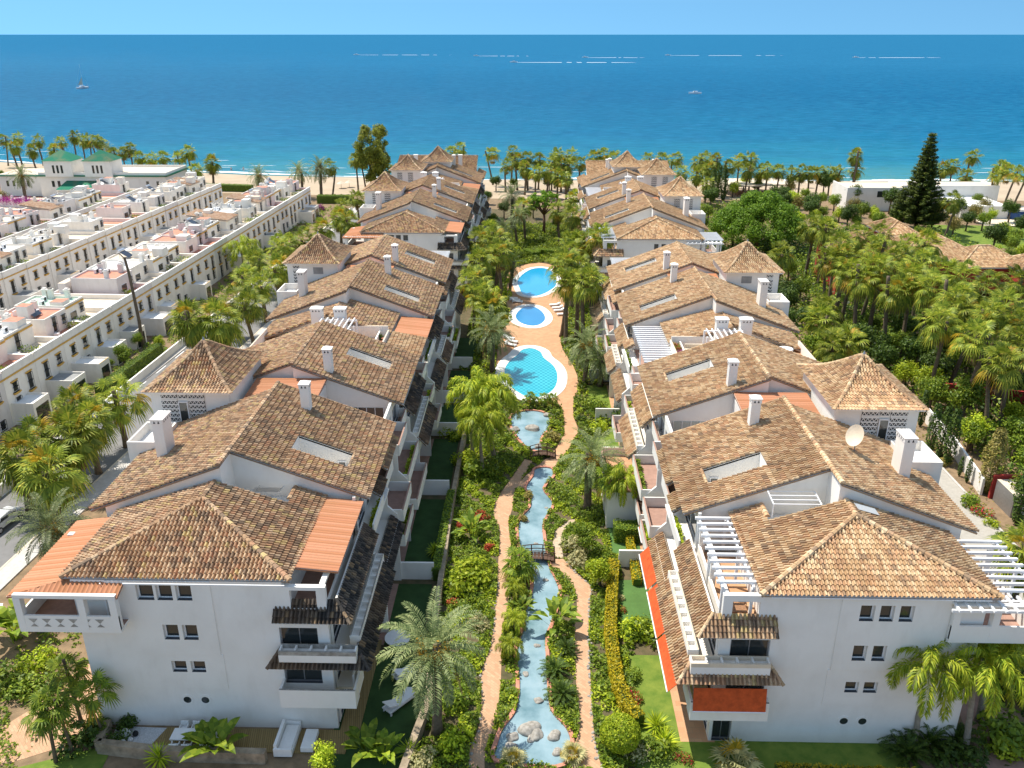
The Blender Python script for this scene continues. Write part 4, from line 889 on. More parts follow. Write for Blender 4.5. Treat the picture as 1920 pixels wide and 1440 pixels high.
def block(s, V, label, outer_wall=True, end=True):
    r_ = Row(s); det = 2 if V == 0 else 1; x = r_.X(21)
    par = empty('apartment_building', label, 'apartment building', (x, r_.Y(44.4 + V), 0))
    hip_A(r_, par, V, det); gable_B(r_, par, V, det); gable_C(r_, par, V, det); end_walls_front(r_, par, V, det)
    tower(r_, par, 24.7, 32.3, 64.1 + V, 74.3 + V, 15.7, 18.5, det, 0 if V == 0 else 2)
    hip_A(r_, par, V, det, low=True)
    gable_B(r_, par, V + 42.7, det if V == 0 else 1)
    if V == 0:
        gable_C(r_, par, V + 40.8, det); tower(r_, par, 24.7, 32.3, 107.1, 117.0, 15.7, 18.5, det, 1)
        r_.box(mbx := MB(), 12.42, 29.4, 123.5, 130.5, 0, 9.0, 'white_stucco', 'terrace_paving'); r_.box(mbx, 15.5, 29.4, 123.5, 127, 9, 11.6, 'white_stucco'); mbx.build('wall', par)
        pergola(r_, par, 12.4, 15.4, 124.2, 130, 11.8, 9)
    else:
        tower(r_, par, 23.6, 31.0, 187.5, 197.5, 15.9, 18.6, 1, 2)
    bays = [(44.6, 53.4, 'S'), (53.4, 60, 'T'), (60, 66, 'Q'), (66, 74, 'P'), (74, 83, 'S'), (83, 88.5, 'P'), (88.5, 96.5, 'T'), (96.5, 103, 'S'), (103, 109, 'P'), (109, 116, 'Q'), (116, 124, 'S')]
    if V: bays = bays[:9]
    for i, (a, b_, t_) in enumerate(bays): garden_bay(r_, par, a + V, b_ + V, t_, det, first=(i == 0), ztop=8.95 if i in (0, 5, 6) else 12.2)
    # inner top-floor terrace in front: pergola (right row) or orange metal roofs (left row)
    if s > 0:
        pergola(r_, par, 12.1, 14.2, 45.0 + V, 53.4 + V, 11.95, 11)
        pergola(r_, par, 12.2, 15.1, 84.0 + V, 96.2 + V, 11.95, 17)
        pergola(r_, par, 29.3, 32.2, 45.0 + V, 51.3 + V, 11.6, 9)
    else:
        ax = Vector((-1, 0, .10)).normalized()
        tile_sheet('metal_roof', [r_.p(11.55, 45.3 + V, 11.85), r_.p(11.55, 53.5 + V, 11.85), r_.p(14.4, 53.5 + V, 12.13), r_.p(14.4, 45.3 + V, 12.13)], (0, 1, 0), ax, 'orange_sheet', par, pitch=.30, sheet=True)
        tile_sheet('metal_roof', [r_.p(11.1, 89.5 + V, 11.75), r_.p(11.1, 96.2 + V, 11.75), r_.p(15.0, 96.2 + V, 12.15), r_.p(15.0, 89.5 + V, 12.15)], (0, 1, 0), ax, 'orange_sheet', par, pitch=.30, sheet=True)
        tile_sheet('roof', [r_.p(11.1, 82.8 + V, 11.75), r_.p(11.1, 89.3 + V, 11.75), r_.p(15.0, 89.3 + V, 12.5), r_.p(15.0, 82.8 + V, 12.5)], (0, 1, 0), Vector((-3.9, 0, .75)).normalized(), 'tile_warm', par, detail=det)
        bx_ = Vector((1, 0, .44 / 3.1)).normalized()
        tile_sheet('metal_roof', [r_.p(32.0, 43.0 + V, 11.35), r_.p(32.0, 51.2 + V, 11.35), r_.p(28.9, 51.2 + V, 11.79), r_.p(28.9, 44.1 + V, 11.79)], (0, 1, 0), bx_, 'orange_sheet', par, pitch=.30, sheet=True)
        tile_sheet('metal_roof', [r_.p(32.0, 43.0 + V, 11.35), r_.p(25.0, 43.0 + V, 11.35), r_.p(25.0, 44.15 + V, 11.79), r_.p(28.9, 44.15 + V, 11.79)], (1, 0, 0), Vector((0, 1.178, .44)).normalized(), 'orange_sheet', par, pitch=.30, sheet=True)
    yf = r_.front if V == 0 else r_.Y(44.4 + V)
    # top-floor loggia at the garden corner
    mb = MB()
    for u_, v_ in ((12.25, 4.4), (12.25, 8.4)): mb.box(*sorted((r_.X(u_), r_.X(u_ + .4))), yf + v_, yf + v_ + .4, 8.95, 11.35, 'white_stucco')
    xa, xb = sorted((r_.X(12.15), r_.X(14.9))); hx = sorted((r_.X(12.75), r_.X(14.45)))
    wall_face(mb, (xa, yf, 0), (1, 0, 0), (0, -1, 0), (0, xb - xa, 8.95, 11.75 if s > 0 else 11.55), [(hx[0] - xa, hx[1] - xa, 9.95, 11.3)], .35, 'white_stucco')
    mb.box(*sorted((r_.X(12.25), r_.X(12.6))), yf + .42, yf + 8.9, 11.35, 11.55, 'white_stucco')
    mb.box(*sorted((r_.X(12.2), r_.X(12.38))), yf + .2, yf + 8.8, 8.95, 9.9, 'white_stucco')
    mb.box(*sorted((r_.X(12.4), r_.X(14.9))), yf + .2, yf + 9, 8.951, 9.0, 'plaza_paving' if s > 0 else 'terrace_paving')
    mb.build('loggia', par)
    # outer corner balcony on the top floor
    mb = MB(); a, b_ = sorted((r_.X(25.1) if s < 0 else r_.X(26.3), r_.X(31.6))); fz = 8.95; pj = 1.15 if s < 0 else .35
    mb.box(a, b_, yf - pj, yf - .08, fz - .25, fz, 'white_stucco', 'terrace_paving'); o0, o1 = sorted((r_.X(28.35), r_.X(31.6)))
    mb.box(o0, o1, yf - .08, yf + 6.5, fz - .25, fz, 'white_stucco', 'terrace_paving')
    mb.box(a, b_, yf - pj, yf - pj + .14, fz, fz + 1.0, 'white_stucco'); xo = r_.X(31.6); mb.box(*sorted((xo, xo - .14 * s)), yf - pj + .14, yf + 6.5, fz, fz + 1.0, 'white_stucco')
    for k in range(4 if s < 0 else 3):
        xx = a + (b_ - a - .45) * k / (3 if s < 0 else 2)
        if k != 1 or s > 0: mb.box(xx, xx + .45, yf - pj - .02, yf - pj + .40, fz - .02, 11.246, 'white_stucco')
    mb.box(*sorted((xo, xo - .4 * s)), yf + 5.8, yf + 6.2, fz, 11.5, 'white_stucco')
    mb.box(a, b_, yf - pj, yf - pj + .3, 11.25, 11.5, 'white_stucco'); ob = mb.build('corner_balcony', par)
    if s < 0:
        for k in range(6 if V == 0 else 0):
            xx = a + 1.0 + k * .85; m2 = MB(); y2 = yf - pj - .012
            for q in (-1, 1): m2.poly([(xx - .3, y2, fz + .78), (xx - .3 + .3, y2, fz + .45), (xx + .3, y2, fz + .78)] if q > 0 else [(xx - .25, y2, fz + .18), (xx + .25, y2, fz + .18), (xx, y2, fz + .42)], 'stone')
            m2.build('parapet_relief', ob)
        mb = MB()
    else:
        pergola(r_, par, 25.9, 32.2, yf - .75 - 0, yf + .35, 11.45, 9, 'v', posts=False)
    if not outer_wall: return par, r_
    # outer side: glazed balconies on the road side / lane side
    for (v0, v1) in ((52, 59), (75, 82), (84, 93), (95, 102), (118, 123.5)):
        if V and v0 > 90: continue
        mb = MB()
        for z in (3, 6, 9):
            r_.box(mb, 30.0, 31.2, v0 + V, v1 + V, z - .15, z, 'white_stucco'); r_.box(mb, 31.08, 31.2, v0 + V, v1 + V, z, z + 1.0, 'white_stucco')
        r_.box(mb, 30.01, 30.04, v0 + V + .4, v1 + V - .4, 3.0, 11.2, 'window_glass'); mb.build('balcony', par)
    return par, r_
BL, RL = block(-1, 0, 'white apartment block left of the garden, nearest the camera, with dark tiled skirts')
BR, RR_ = block(1, 0, 'white apartment block right of the garden, nearest the camera, with red awnings')
BL2, _ = block(-1, 98.4, 'white tiled apartment block at the sea end of the left row, behind the square towers')
BR2, _ = block(1, 98.4, 'white tiled apartment block at the sea end of the right row by the big pine')
def sea_block(s, Y0, Y1, label, u0=13.0, u1=33.0):
    r_ = Row(s); X0, X1 = sorted((r_.X(u0), r_.X(u1))); par = empty('apartment_building', label, 'apartment building', ((X0 + X1) / 2, Y0, 0))
    mb = MB(); mb.box(X0 + .4, X1 - .4, Y0, Y1, 0, 12.3, 'white_stucco'); mb.box(X0 + .4, X1 - .4, Y1 - 3, Y1, 12.3, 14.6, 'white_stucco'); mb.build('wall', par)
    zt, zb = 15.2, 12.3; up = Vector((0, Y1 - Y0, zt - zb)).normalized(); up2 = Vector((0, -6, -2.4 + 4.8)).normalized()
    tile_sheet('roof', [(X0, Y0 - .4, zb), (X1, Y0 - .4, zb), (X1, Y1 - 2, zt), (X0, Y1 - 2, zt)], (1, 0, 0), Vector((0, Y1 - 1.6 - Y0, zt - zb)).normalized(), r_.tile, par, detail=1)
    caps('ridge_cap', [((X0, Y1 - 2, zt), (X1, Y1 - 2, zt))], r_.tile, par)
    xg = X0 if s > 0 else X1; g = -s
    tile_sheet('roof', [(xg + g * 2.0, Y0 + 1, 11.0), (xg + g * 2.0, Y1 - 1, 11.0), (xg + g * .05, Y1 - 1, 12.0), (xg + g * .05, Y0 + 1, 12.0)], (0, 1, 0), Vector((-g * 2, 0, 1)).normalized(), r_.tile, par, detail=1)
    mb = MB()
    for z in (3, 6, 9): mb.box(*sorted((xg - g * .4, xg + g * 1.2)), Y0 + 1, Y1 - 1, z - .15, z + .9, 'white_stucco')
    mb.build('balcony', par)
    for z in (4, 7, 10):
        for k in range(3): window(par, (xg + (g * -.38), Y0 + 2 + k * 3 if g < 0 else Y0 + 2 + k * 3, z), (0, 1, 0), (g, 0, 0), 1.2, 1.4)
    for q in (.25, .5, .8):
        mbc = MB(); cx = X0 + (X1 - X0) * q; mbc.box(cx - .45, cx + .45, Y0 + 4, Y0 + 4.9, 12.8, 16.2, 'white_stucco'); mbc.box(cx - .55, cx + .55, Y0 + 3.9, Y0 + 5.0, 16.2, 16.4, 'white_stucco'); mbc.build('chimney', par)
    tower(r_, par, 18.0, 25.2, (Y0 - 8 - (.65 if s < 0 else 0)) / (1.0245 if s < 0 else 1), (Y0 + 1) / (1.0245 if s < 0 else 1), 16.3, 19.2, 1, 2)
    return par
sea_block(-1, 211.5, 225, 'white tiled block closing the sea end of the left row'); sea_block(1, 204, 216, 'white tiled block closing the sea end of the right row')

# awnings, dish and other fittings that belong to the two near blocks
for (y0, y1) in ((43.9, 49.0), (49.2, 54.6), (54.9, 59.7)): awning(RR_, BR, [(9.05, y0, 4.5), (9.05, y1, 4.5), (9.95, y1, 5.5), (9.95, y0, 5.5)])
awning(RR_, BR, [(10.0, 65.0, 2.2), (10.0, 67.6, 2.2), (10.9, 67.6, 2.9), (10.9, 65.0, 2.9)])
awning(RR_, BR, [(15.25, 43.0, 3.75), (10.6, 43.0, 3.75), (10.6, 43.3, 5.4), (15.25, 43.3, 5.4)])
dish = MB(); k = 24
for j in range(4):
    for q in range(k):
        pts = []
        for (jj, qq) in ((j, q), (j, q + 1), (j + 1, q + 1), (j + 1, q)):
            rr_ = .85 * jj / 4; a = 2 * math.pi * qq / k; pts.append((rr_ * math.cos(a), rr_ * math.sin(a), .22 * (rr_ / .85) ** 2))
        dish.poly(pts, 'roof_sand')
dsh = empty('satellite_dish', 'round beige satellite dish standing on the right block\'s tiled roof', 'satellite dish', (24.6, 58.6, zout(24.6)), world_parts=False)
o = dish.build('reflector', dsh); o.location = (0, 0, 1.45); o.rotation_euler = (R(65), 0, R(-70))
mb = MB(); mb.tube([(0, 0, 0), (0, 0, 1.4)], .05, 'grey_metal', 8); mb.tube([(0, 0, 1.3), (.7, -.2, 1.9)], .025, 'grey_metal', 6); mb.build('mount', dsh)

# ------------------------------------------------------------------ plants: shared meshes
def clump_cloud(lobes, per, leaf, shell=.35, flat_=1.0, rng=RNG, up=.35):
    """lobes: (x, y, z, r); leaves fill the outer shell of each lobe"""
    C_, N_ = [], []
    for x, y, z, r_ in lobes:
        k = int(per * r_ * r_); d = unit(rng.normal(0, 1, (k, 3))); rad = r_ * (1 - shell * rng.random((k, 1)) ** 1.5) * (1 + .12 * rng.normal(0, 1, (k, 1)))
        p = d * rad; p[:, 2] *= flat_; C_.append(p + np.array([x, y, z])); N_.append(d + np.array([0, 0, up]))
    return leaves(np.concatenate(C_), np.concatenate(N_), leaf, rng=rng)
def bush_mesh(name, mat, r=1.0, h=1.0, leaf=.12, n=7, per=420, seed=0, mats2=None, frac=.0):
    rg = np.random.default_rng(seed); lob = []
    for i in range(n):
        a = rg.uniform(0, 6.28); d = r * .62 * rg.random() ** .5; rr_ = r * rg.uniform(.34, .6)
        lob.append((d * math.cos(a), d * math.sin(a), max(rr_ * .55, h * rg.uniform(.35, .95) - rr_ * .5), rr_))
    Q = clump_cloud(lob, per, leaf, rng=rg); Q[..., 2] = np.maximum(Q[..., 2], .02)
    mi = (rg.random(len(Q)) < frac).astype(int) if mats2 else None
    return quads_mesh(name, Q, [mat] + ([mats2] if mats2 else []), mi)
def fan_crown(name, seed, n=34, rad=1.25, pet=1.45, lo=-55, yellow=.06, mat='fan_leaf', seg=15, skirt_=22, trunk_r=.2):
    rg = np.random.default_rng(seed); Q = []; M = []
    def blade(hub, f, r_, droop, m):
        f = f / np.linalg.norm(f); sd_ = np.cross(f, [0, 0, 1.0]); sd_ /= max(np.linalg.norm(sd_), 1e-3); nn = np.cross(sd_, f)
        rt = rg.uniform(-.35, .35); sd2 = sd_ * math.cos(rt) + nn * math.sin(rt); nn = np.cross(sd2, f); sd_ = sd2
        for k in range(seg):
            th = math.radians(-115 + 230 * (k + .5) / seg); dth = math.radians(230 / seg / 2)
            L = r_ * (1 - .30 * abs(th) / 2.0) * rg.uniform(.88, 1.05)
            def P(t, q, w_): return hub + (f * math.cos(q) + sd_ * math.sin(q)) * t + nn * (.13 * t * math.cos(th * 2) * w_) - np.array([0, 0, droop]) * (t / r_) ** 2.2 * r_
            m1 = .58 * L
            Q.append([hub, P(m1, th - dth, 1), P(m1 * 1.06, th, 1.3), P(m1, th + dth, 1)]); M.append(m)
            Q.append([P(m1 * .96, th - dth * .7, 1), P(L * .80, th - dth * .40, .6), P(L * 1.08, th, .3), P(m1 * .96, th + dth * .7, 1)]); M.append(m)
    for i in range(n):
        el = math.radians(78 - (78 - lo) * ((i + .5) / n) ** .85 + rg.uniform(-8, 8)); az = i * 2.39996 + rg.uniform(-.25, .25)
        d = np.array([math.cos(el) * math.cos(az), math.cos(el) * math.sin(az), math.sin(el)]); pl = pet * rg.uniform(.65, 1.2)
        hub = d * pl; sag = .12 * pl * (1 - abs(math.sin(el))); hub = hub - np.array([0, 0, sag]); sd_ = np.cross(d, [0, 0, 1.0]); sd_ /= max(np.linalg.norm(sd_), 1e-3)
        Q.append([d * .1 - sd_ * .03, d * .1 + sd_ * .03, hub + sd_ * .02, hub - sd_ * .02]); M.append(0)
        fd = d + np.array([0, 0, -.25 if el > 0 else -.5]); blade(hub, fd, rad * rg.uniform(.85, 1.1), .35 + .35 * (el < .2), 1 if (i > n * .8 and rg.random() < yellow * 4) or rg.random() < yellow else 0)
    for i in range(skirt_):
        az = rg.uniform(0, 6.28); z = -rg.uniform(.3, 1.9); d = np.array([math.cos(az) * .45, math.sin(az) * .45, -1.0]); hub = np.array([math.cos(az) * trunk_r, math.sin(az) * trunk_r, z])
        blade(hub + d * .3, d, rad * .7, .1, 2)
    return quads_mesh(name, Q, [mat, 'fan_leaf_yellow', 'dead_leaf'], M)
def frond_crown(name, seed, n=52, L=2.9, lo=-50, pairs=26, ll=.46, wd=.035, mat='date_leaf', sag=1.0, plume=0, fruit=0, hi=80):
    rg = np.random.default_rng(seed); Q = []; M = []
    for i in range(n):
        el = math.radians(hi - (hi - lo) * ((i + .5) / n) ** .9 + rg.uniform(-7, 7)); az = i * 2.39996 + rg.uniform(-.2, .2); Li = L * rg.uniform(.85, 1.08)
        d = np.array([math.cos(el) * math.cos(az), math.cos(el) * math.sin(az), math.sin(el)]); h_ = np.array([math.cos(az), math.sin(az), 0.0])
        pts = []; p = d * .15; cur = el; st = Li / 9
        for q in range(10):
            pts.append(p.copy()); p = p + (h_ * math.cos(cur) + np.array([0, 0, math.sin(cur)])) * st; cur -= math.radians(sag * (4.5 + q * 1.5)) * (1.0 if cur > -1.3 else 0)
        pts = np.array(pts); sd_ = np.array([-math.sin(az), math.cos(az), 0.0]); tw = rg.uniform(-.3, .3)
        for q in range(9):
            a, b_ = pts[q], pts[q + 1]; w_ = .035 * (1 - q / 10); Q.append([a - sd_ * w_, a + sd_ * w_, b_ + sd_ * w_ * .85, b_ - sd_ * w_ * .85]); M.append(0)
        mm = 1 if (i > n * .9 and rg.random() < .3) else 0
        for k in range(pairs):
            t = .10 + .90 * (k + .5) / pairs; x = t * 9; q = min(8, int(x)); base = pts[q] + (pts[q + 1] - pts[q]) * (x - q); tg = pts[q + 1] - pts[q]; tg /= np.linalg.norm(tg)
            up = np.cross(sd_, tg); up = up if up[2] > 0 else -up; l_ = ll * math.sin(math.pi * (.12 + .80 * t)) ** .7 * Li / L
            for sg in (-1, 1):
                for pl in range(1 + plume):
                    v = tg * rg.uniform(.45, .8) + sd_ * sg * (1 if not plume else rg.uniform(.3, 1)) + up * (rg.uniform(.15, .45) if not plume else rg.uniform(-.7, .7)) ; v /= np.linalg.norm(v)
                    tip = base + v * l_ - np.array([0, 0, .28 * l_ * (1 + plume * .8)]); mid = base + v * l_ * .5; ww = np.cross(v, up); ww = ww / max(np.linalg.norm(ww), 1e-3) * wd
                    Q.append([base, mid - ww, tip, mid + ww]); M.append(mm)
    for i in range(fruit):
        az = rg.uniform(0, 6.28); k = 60; c_ = np.array([math.cos(az) * .55, math.sin(az) * .55, -.1 + rg.uniform(-.2, .2)]); C_ = c_ + rg.normal(0, 1, (k, 3)) * [.13, .13, .28]
        q = leaves(C_, rg.normal(0, 1, (k, 3)), .08, rng=rg); Q += list(q); M += [2] * k
    return quads_mesh(name, Q, [mat, 'dead_leaf', 'date_fruit'], M)
def rosette(name, seed, n=60, L=.8, w_=.05, lo=5, mat='fan_leaf', curve=.3, heads=((0, 0, 0),)):
    rg = np.random.default_rng(seed); Q = []
    for c_ in heads:
        c_ = np.array(c_, float)
        for i in range(n):
            el = math.radians(85 - (85 - lo) * (i / n) + rg.uniform(-6, 6)); az = i * 2.39996; Li = L * rg.uniform(.8, 1.1)
            h_ = np.array([math.cos(az), math.sin(az), 0.0]); sd_ = np.array([-math.sin(az), math.cos(az), 0.0]); a = c_
            m1 = c_ + (h_ * math.cos(el) + np.array([0, 0, math.sin(el)])) * Li * .5; tip = m1 + (h_ * math.cos(el - curve) + np.array([0, 0, math.sin(el - curve)])) * Li * .5
            Q.append([a, m1 - sd_ * w_, tip, m1 + sd_ * w_])
    return quads_mesh(name, Q, [mat])
def paddle(name, seed, n=14, L=1.5, w_=.28, mat='leaf_bright', stalk=1.0):
    rg = np.random.default_rng(seed); Q = []
    for i in range(n):
        az = i * 2.39996 + rg.uniform(-.4, .4); el = math.radians(rg.uniform(45, 85)); h_ = np.array([math.cos(az), math.sin(az), 0.0]); sd_ = np.array([-math.sin(az), math.cos(az), 0.0])
        b_ = h_ * rg.uniform(0, .25); s_ = stalk * rg.uniform(.6, 1.2); p = b_ + (h_ * math.cos(el) + np.array([0, 0, math.sin(el)])) * s_
        Q.append([b_ - sd_ * .03, b_ + sd_ * .03, p + sd_ * .02, p - sd_ * .02]); ww = [.3, 1, .95, .6, .05]; cur = el
        Li = L * rg.uniform(.7, 1.1); prev = p; pw_ = .1
        for q in range(4):
            cur -= math.radians(rg.uniform(10, 26)); nx = prev + (h_ * math.cos(cur) + np.array([0, 0, math.sin(cur)])) * Li / 4; w1 = w_ * ww[q + 1]; w0 = w_ * ww[q]
            for sg in (-1, 1): Q.append([prev, prev + sd_ * sg * w0 + np.array([0, 0, .25 * w0]), nx + sd_ * sg * w1 + np.array([0, 0, .25 * w1]), nx])
            prev = nx
    return quads_mesh(name, Q, [mat])
def trunk_mesh(name, h_, r0, r1, mat='trunk', lean=(0, 0), k=8, rings=True):
    mb = MB(); n_ = max(4, int(h_ / (.5 if rings else 1.2))); pts = []; rad = []
    for i in range(n_ + 1):
        t = i / n_; pts.append((lean[0] * t * t, lean[1] * t * t, h_ * t - .05)); rad.append((r0 + (r1 - r0) * t ** .6) * (1 + (.09 if (i % 2 and rings) else 0)) * (1.25 if i == 0 else 1))
    mb.tube(pts, rad, mat, k); return mb.mesh(name, True)
FAN = [fan_crown('crown', i, rad=1.15 + .1 * (i % 2), lo=(-45, -60, -38)[i % 3], skirt_=(14, 30, 8)[i % 3], yellow=(.01, .05, .02)[i % 3]) for i in range(6)]
FANSKIRT = fan_crown('crown', 9, n=42, pet=1.3, skirt_=60, lo=-60, yellow=.06)
FANSMALL = fan_crown('crown', 12, n=24, rad=.62, pet=.62, lo=-35, yellow=.02, seg=13, skirt_=0, mat='leaf_mid')
DATE = [frond_crown('crown', 20, sag=.8, n=46), frond_crown('crown', 21, fruit=7, sag=.85, n=46)]
PLUME = [frond_crown('crown', 30 + i, n=17, L=3.5, pairs=46, ll=.72, wd=.036, mat='plume_leaf', sag=1.9, plume=1, lo=-5, hi=85) for i in range(2)]
CYCAD = frond_crown('crown', 40, n=42, L=1.0, pairs=18, ll=.14, wd=.022, mat='leaf_dark', sag=.8, lo=5)
YUCCA = rosette('crown', 41, n=80, L=.75, w_=.035, lo=-20, mat='leaf_bright')
PALMETTO = fan_crown('crown', 42, n=30, rad=.6, pet=.6, lo=0, yellow=.15, skirt_=0, seg=12, mat='leaf_grey')
BIRD = [paddle('foliage', 50 + i, n=16, L=1.2, w_=.24, mat='leaf_mid') for i in range(2)]; BIRDB = paddle('foliage', 53, n=18, L=1.2, w_=.25, mat='leaf_banana')
BUSH = {m_: [bush_mesh('foliage', m_, seed=60 + 7 * i + j, leaf=.11, per=430) for j in range(3)] for i, m_ in enumerate(['leaf_mid', 'leaf_bright', 'leaf_dark', 'leaf_olive', 'leaf_yellow', 'leaf_grey', 'leaf_red'])}
BUSH['petal_purple'] = [bush_mesh('foliage', 'petal_purple', seed=90, leaf=.10, per=430, mats2='leaf_mid', frac=.25)]
BUSH['petal_red'] = [bush_mesh('foliage', 'leaf_mid', seed=91, leaf=.09, per=430, mats2='petal_red', frac=.35)]
TRUNKS = {}
PL = []
def put(name, parts, loc, label, cat, group=None, s=1.0, rz=None, sz=None):
    root = bpy.data.objects.new(name, None); COL.objects.link(root); root.location = loc; root.rotation_euler[2] = random.uniform(0, 6.28) if rz is None else rz
    root.scale = (s, s, sz or s); root.empty_display_size = .3; tag(root, label, cat, group)
    for nm, me, off, sc in parts:
        c_ = bpy.data.objects.new(nm, me); COL.objects.link(c_); c_.parent = root; c_.location = off; c_.scale = (sc, sc, sc)
    return root
def one(name, me, loc, label, cat, group=None, s=1.0, sz=None, rz=None):
    o = bpy.data.objects.new(name, me); COL.objects.link(o); o.location = loc; o.rotation_euler[2] = random.uniform(0, 6.28) if rz is None else rz; o.scale = (s, s, sz or s)
    return tag(o, label, cat, group)
def tk(h_, r0=.26, r1=.19, mat='trunk', lean=(0, 0)):
    key = (round(h_ * 2) / 2, r0, mat, lean)
    if key not in TRUNKS: TRUNKS[key] = trunk_mesh('trunk', key[0], r0, r1, mat, lean)
    return TRUNKS[key], key[0]
def palm(kind, xy, h_, label, group=None, s=1.0):
    lean = (0, 0)
    if kind == 'fan': me = random.choice(FAN); r0, r1, mt, nm = .27, .19, 'trunk', 'fan_palm'
    elif kind == 'skirt': me = FANSKIRT; r0, r1, mt, nm = .30, .22, 'trunk', 'fan_palm'
    elif kind == 'date': me = random.choice(DATE); r0, r1, mt, nm = .30, .26, 'trunk', 'date_palm'
    elif kind == 'queen': me = random.choice(PLUME); r0, r1, mt, nm = .20, .14, 'pale_trunk', 'queen_palm'
    elif kind == 'small': me = FANSMALL; r0, r1, mt, nm = .09, .07, 'trunk', 'windmill_palm'
    if kind == 'date' and s > 1.4: me = DATE[1]
    if h_ > 7 and kind == 'fan': lean = random.choice([(0, 0), (.4, 0), (-.3, .2), (.2, -.4)])
    T, hh = tk(h_ / s, r0, r1, mt, lean)
    o = put(nm, [('trunk', T, (0, 0, 0), 1), ('crown', me, (lean[0], lean[1], hh - .05), 1)], (xy[0], xy[1], 0), label, 'palm tree', group, s)
    o.rotation_euler[0] = random.gauss(0, R(1.6)); o.rotation_euler[1] = random.gauss(0, R(1.6)); c_ = o.children[1] if len(o.children) > 1 else None
    if c_: c_.scale = (random.uniform(.88, 1.12),) * 2 + (random.uniform(.85, 1.2),); c_.rotation_euler = (random.gauss(0, .08), random.gauss(0, .08), random.uniform(0, 6.28))
    return o
# palms placed from their crowns: (px, py, height)
def grove(kind_list, fmt, group, order='y'):
    L = []
    for k, px, py, h_, *s_ in kind_list: x, y = site(px, py, h_); L.append((y, x, k, h_, s_[0] if s_ else 1.0))
    L.sort(key=(lambda t: t[0]) if order == 'y' else (lambda t: t[1]))
    for i, (y, x, k, h_, s_) in enumerate(L): palm(k, (x, y), h_, fmt(i, k), group, s_ * (1.12 if y > 180 else 1.2 if x > 40 else 1.24 if y > 85 else 1.12))
KN = {'fan': 'fan palm', 'skirt': 'shaggy fan palm', 'date': 'feathery date palm', 'queen': 'plumed queen palm', 'small': 'small windmill palm'}
grove([('skirt', 30, 850, 6.5, 1.25), ('skirt', 92, 892, 6.2, 1.3), ('skirt', 130, 815, 6.3, 1.25), ('skirt', 66, 825, 6, 1.15), ('skirt', 165, 790, 6.2, 1.1), ('skirt', 135, 765, 6, 1.1), ('fan', 220, 745, 6.2, 1.1),
       ('skirt', 358, 600, 6.4, 1.2), ('skirt', 415, 600, 6.6, 1.2), ('fan', 440, 560, 6.4), ('fan', 467, 568, 6.5), ('fan', 457, 520, 6.2), ('fan', 492, 538, 6.0), ('skirt', 520, 505, 6.0), ('fan', 527, 464, 6), ('fan', 480, 492, 6), ('queen', 454, 466, 5.5, 1.1),
       ('fan', 537, 457, 5.5), ('fan', 569, 448, 5.5), ('skirt', 605, 430, 5.5), ('skirt', 636, 408, 6, 1.1), ('skirt', 658, 415, 6, 1.2), ('fan', 640, 390, 6), ('fan', 671, 373, 6.5)],
      lambda i, k: f"{nth(i)} palm in the row along the left road, {KN[k]} over the pavement", 'palms lining the left road')
grove([('date', 95, 985, 5.2, 1.15)], lambda i, k: 'grey green date palm bending over the orange balcony roof at the left', None)
grove([('fan', 5, 262, 9), ('fan', 31, 258, 9.5), ('skirt', 25, 274, 8), ('fan', 72, 262, 9), ('skirt', 60, 280, 7), ('skirt', 100, 279, 7), ('fan', 115, 266, 8.5), ('fan', 135, 256, 10), ('fan', 152, 263, 9.5), ('fan', 165, 261, 9.5), ('fan', 178, 263, 10), ('fan', 188, 267, 9), ('date', 202, 279, 7.5), ('fan', 215, 285, 7), ('fan', 230, 284, 7.5), ('fan', 242, 278, 8.5), ('fan', 262, 294, 7.5), ('fan', 282, 295, 7.5), ('fan', 312, 293, 8), ('fan', 337, 293, 8), ('fan', 355, 284, 9.5), ('skirt', 395, 303, 7, 1.2), ('fan', 367, 318, 5.5)],
      lambda i, k: f"{KN[k]} on the beach edge at the left, {nth(i).replace('nearest', 'from the left')}" if False else f"{KN[k]} on the left beach edge, {'leftmost' if i == 0 else ORD[i] + ' from the left'}", 'seaside palms on the left', 'x')
grove([('date', 38, 328, 8, 1.3)], lambda i, k: 'big date palm beside the white villa with green tiled towers', None)
grove([('date', 485, 328, 7, 1.25), ('date', 562, 318, 8, 1.25), ('date', 598, 316, 8.5, 1.4), ('fan', 619, 312, 8.5), ('fan', 668, 300, 9.5), ('fan', 682, 291, 10.5), ('fan', 692, 292, 10)],
      lambda i, k: f"{KN[k]} before the sand beyond the townhouses, {'leftmost' if i == 0 else ORD[i] + ' from the left'}", 'palms at the end of the townhouses', 'x')
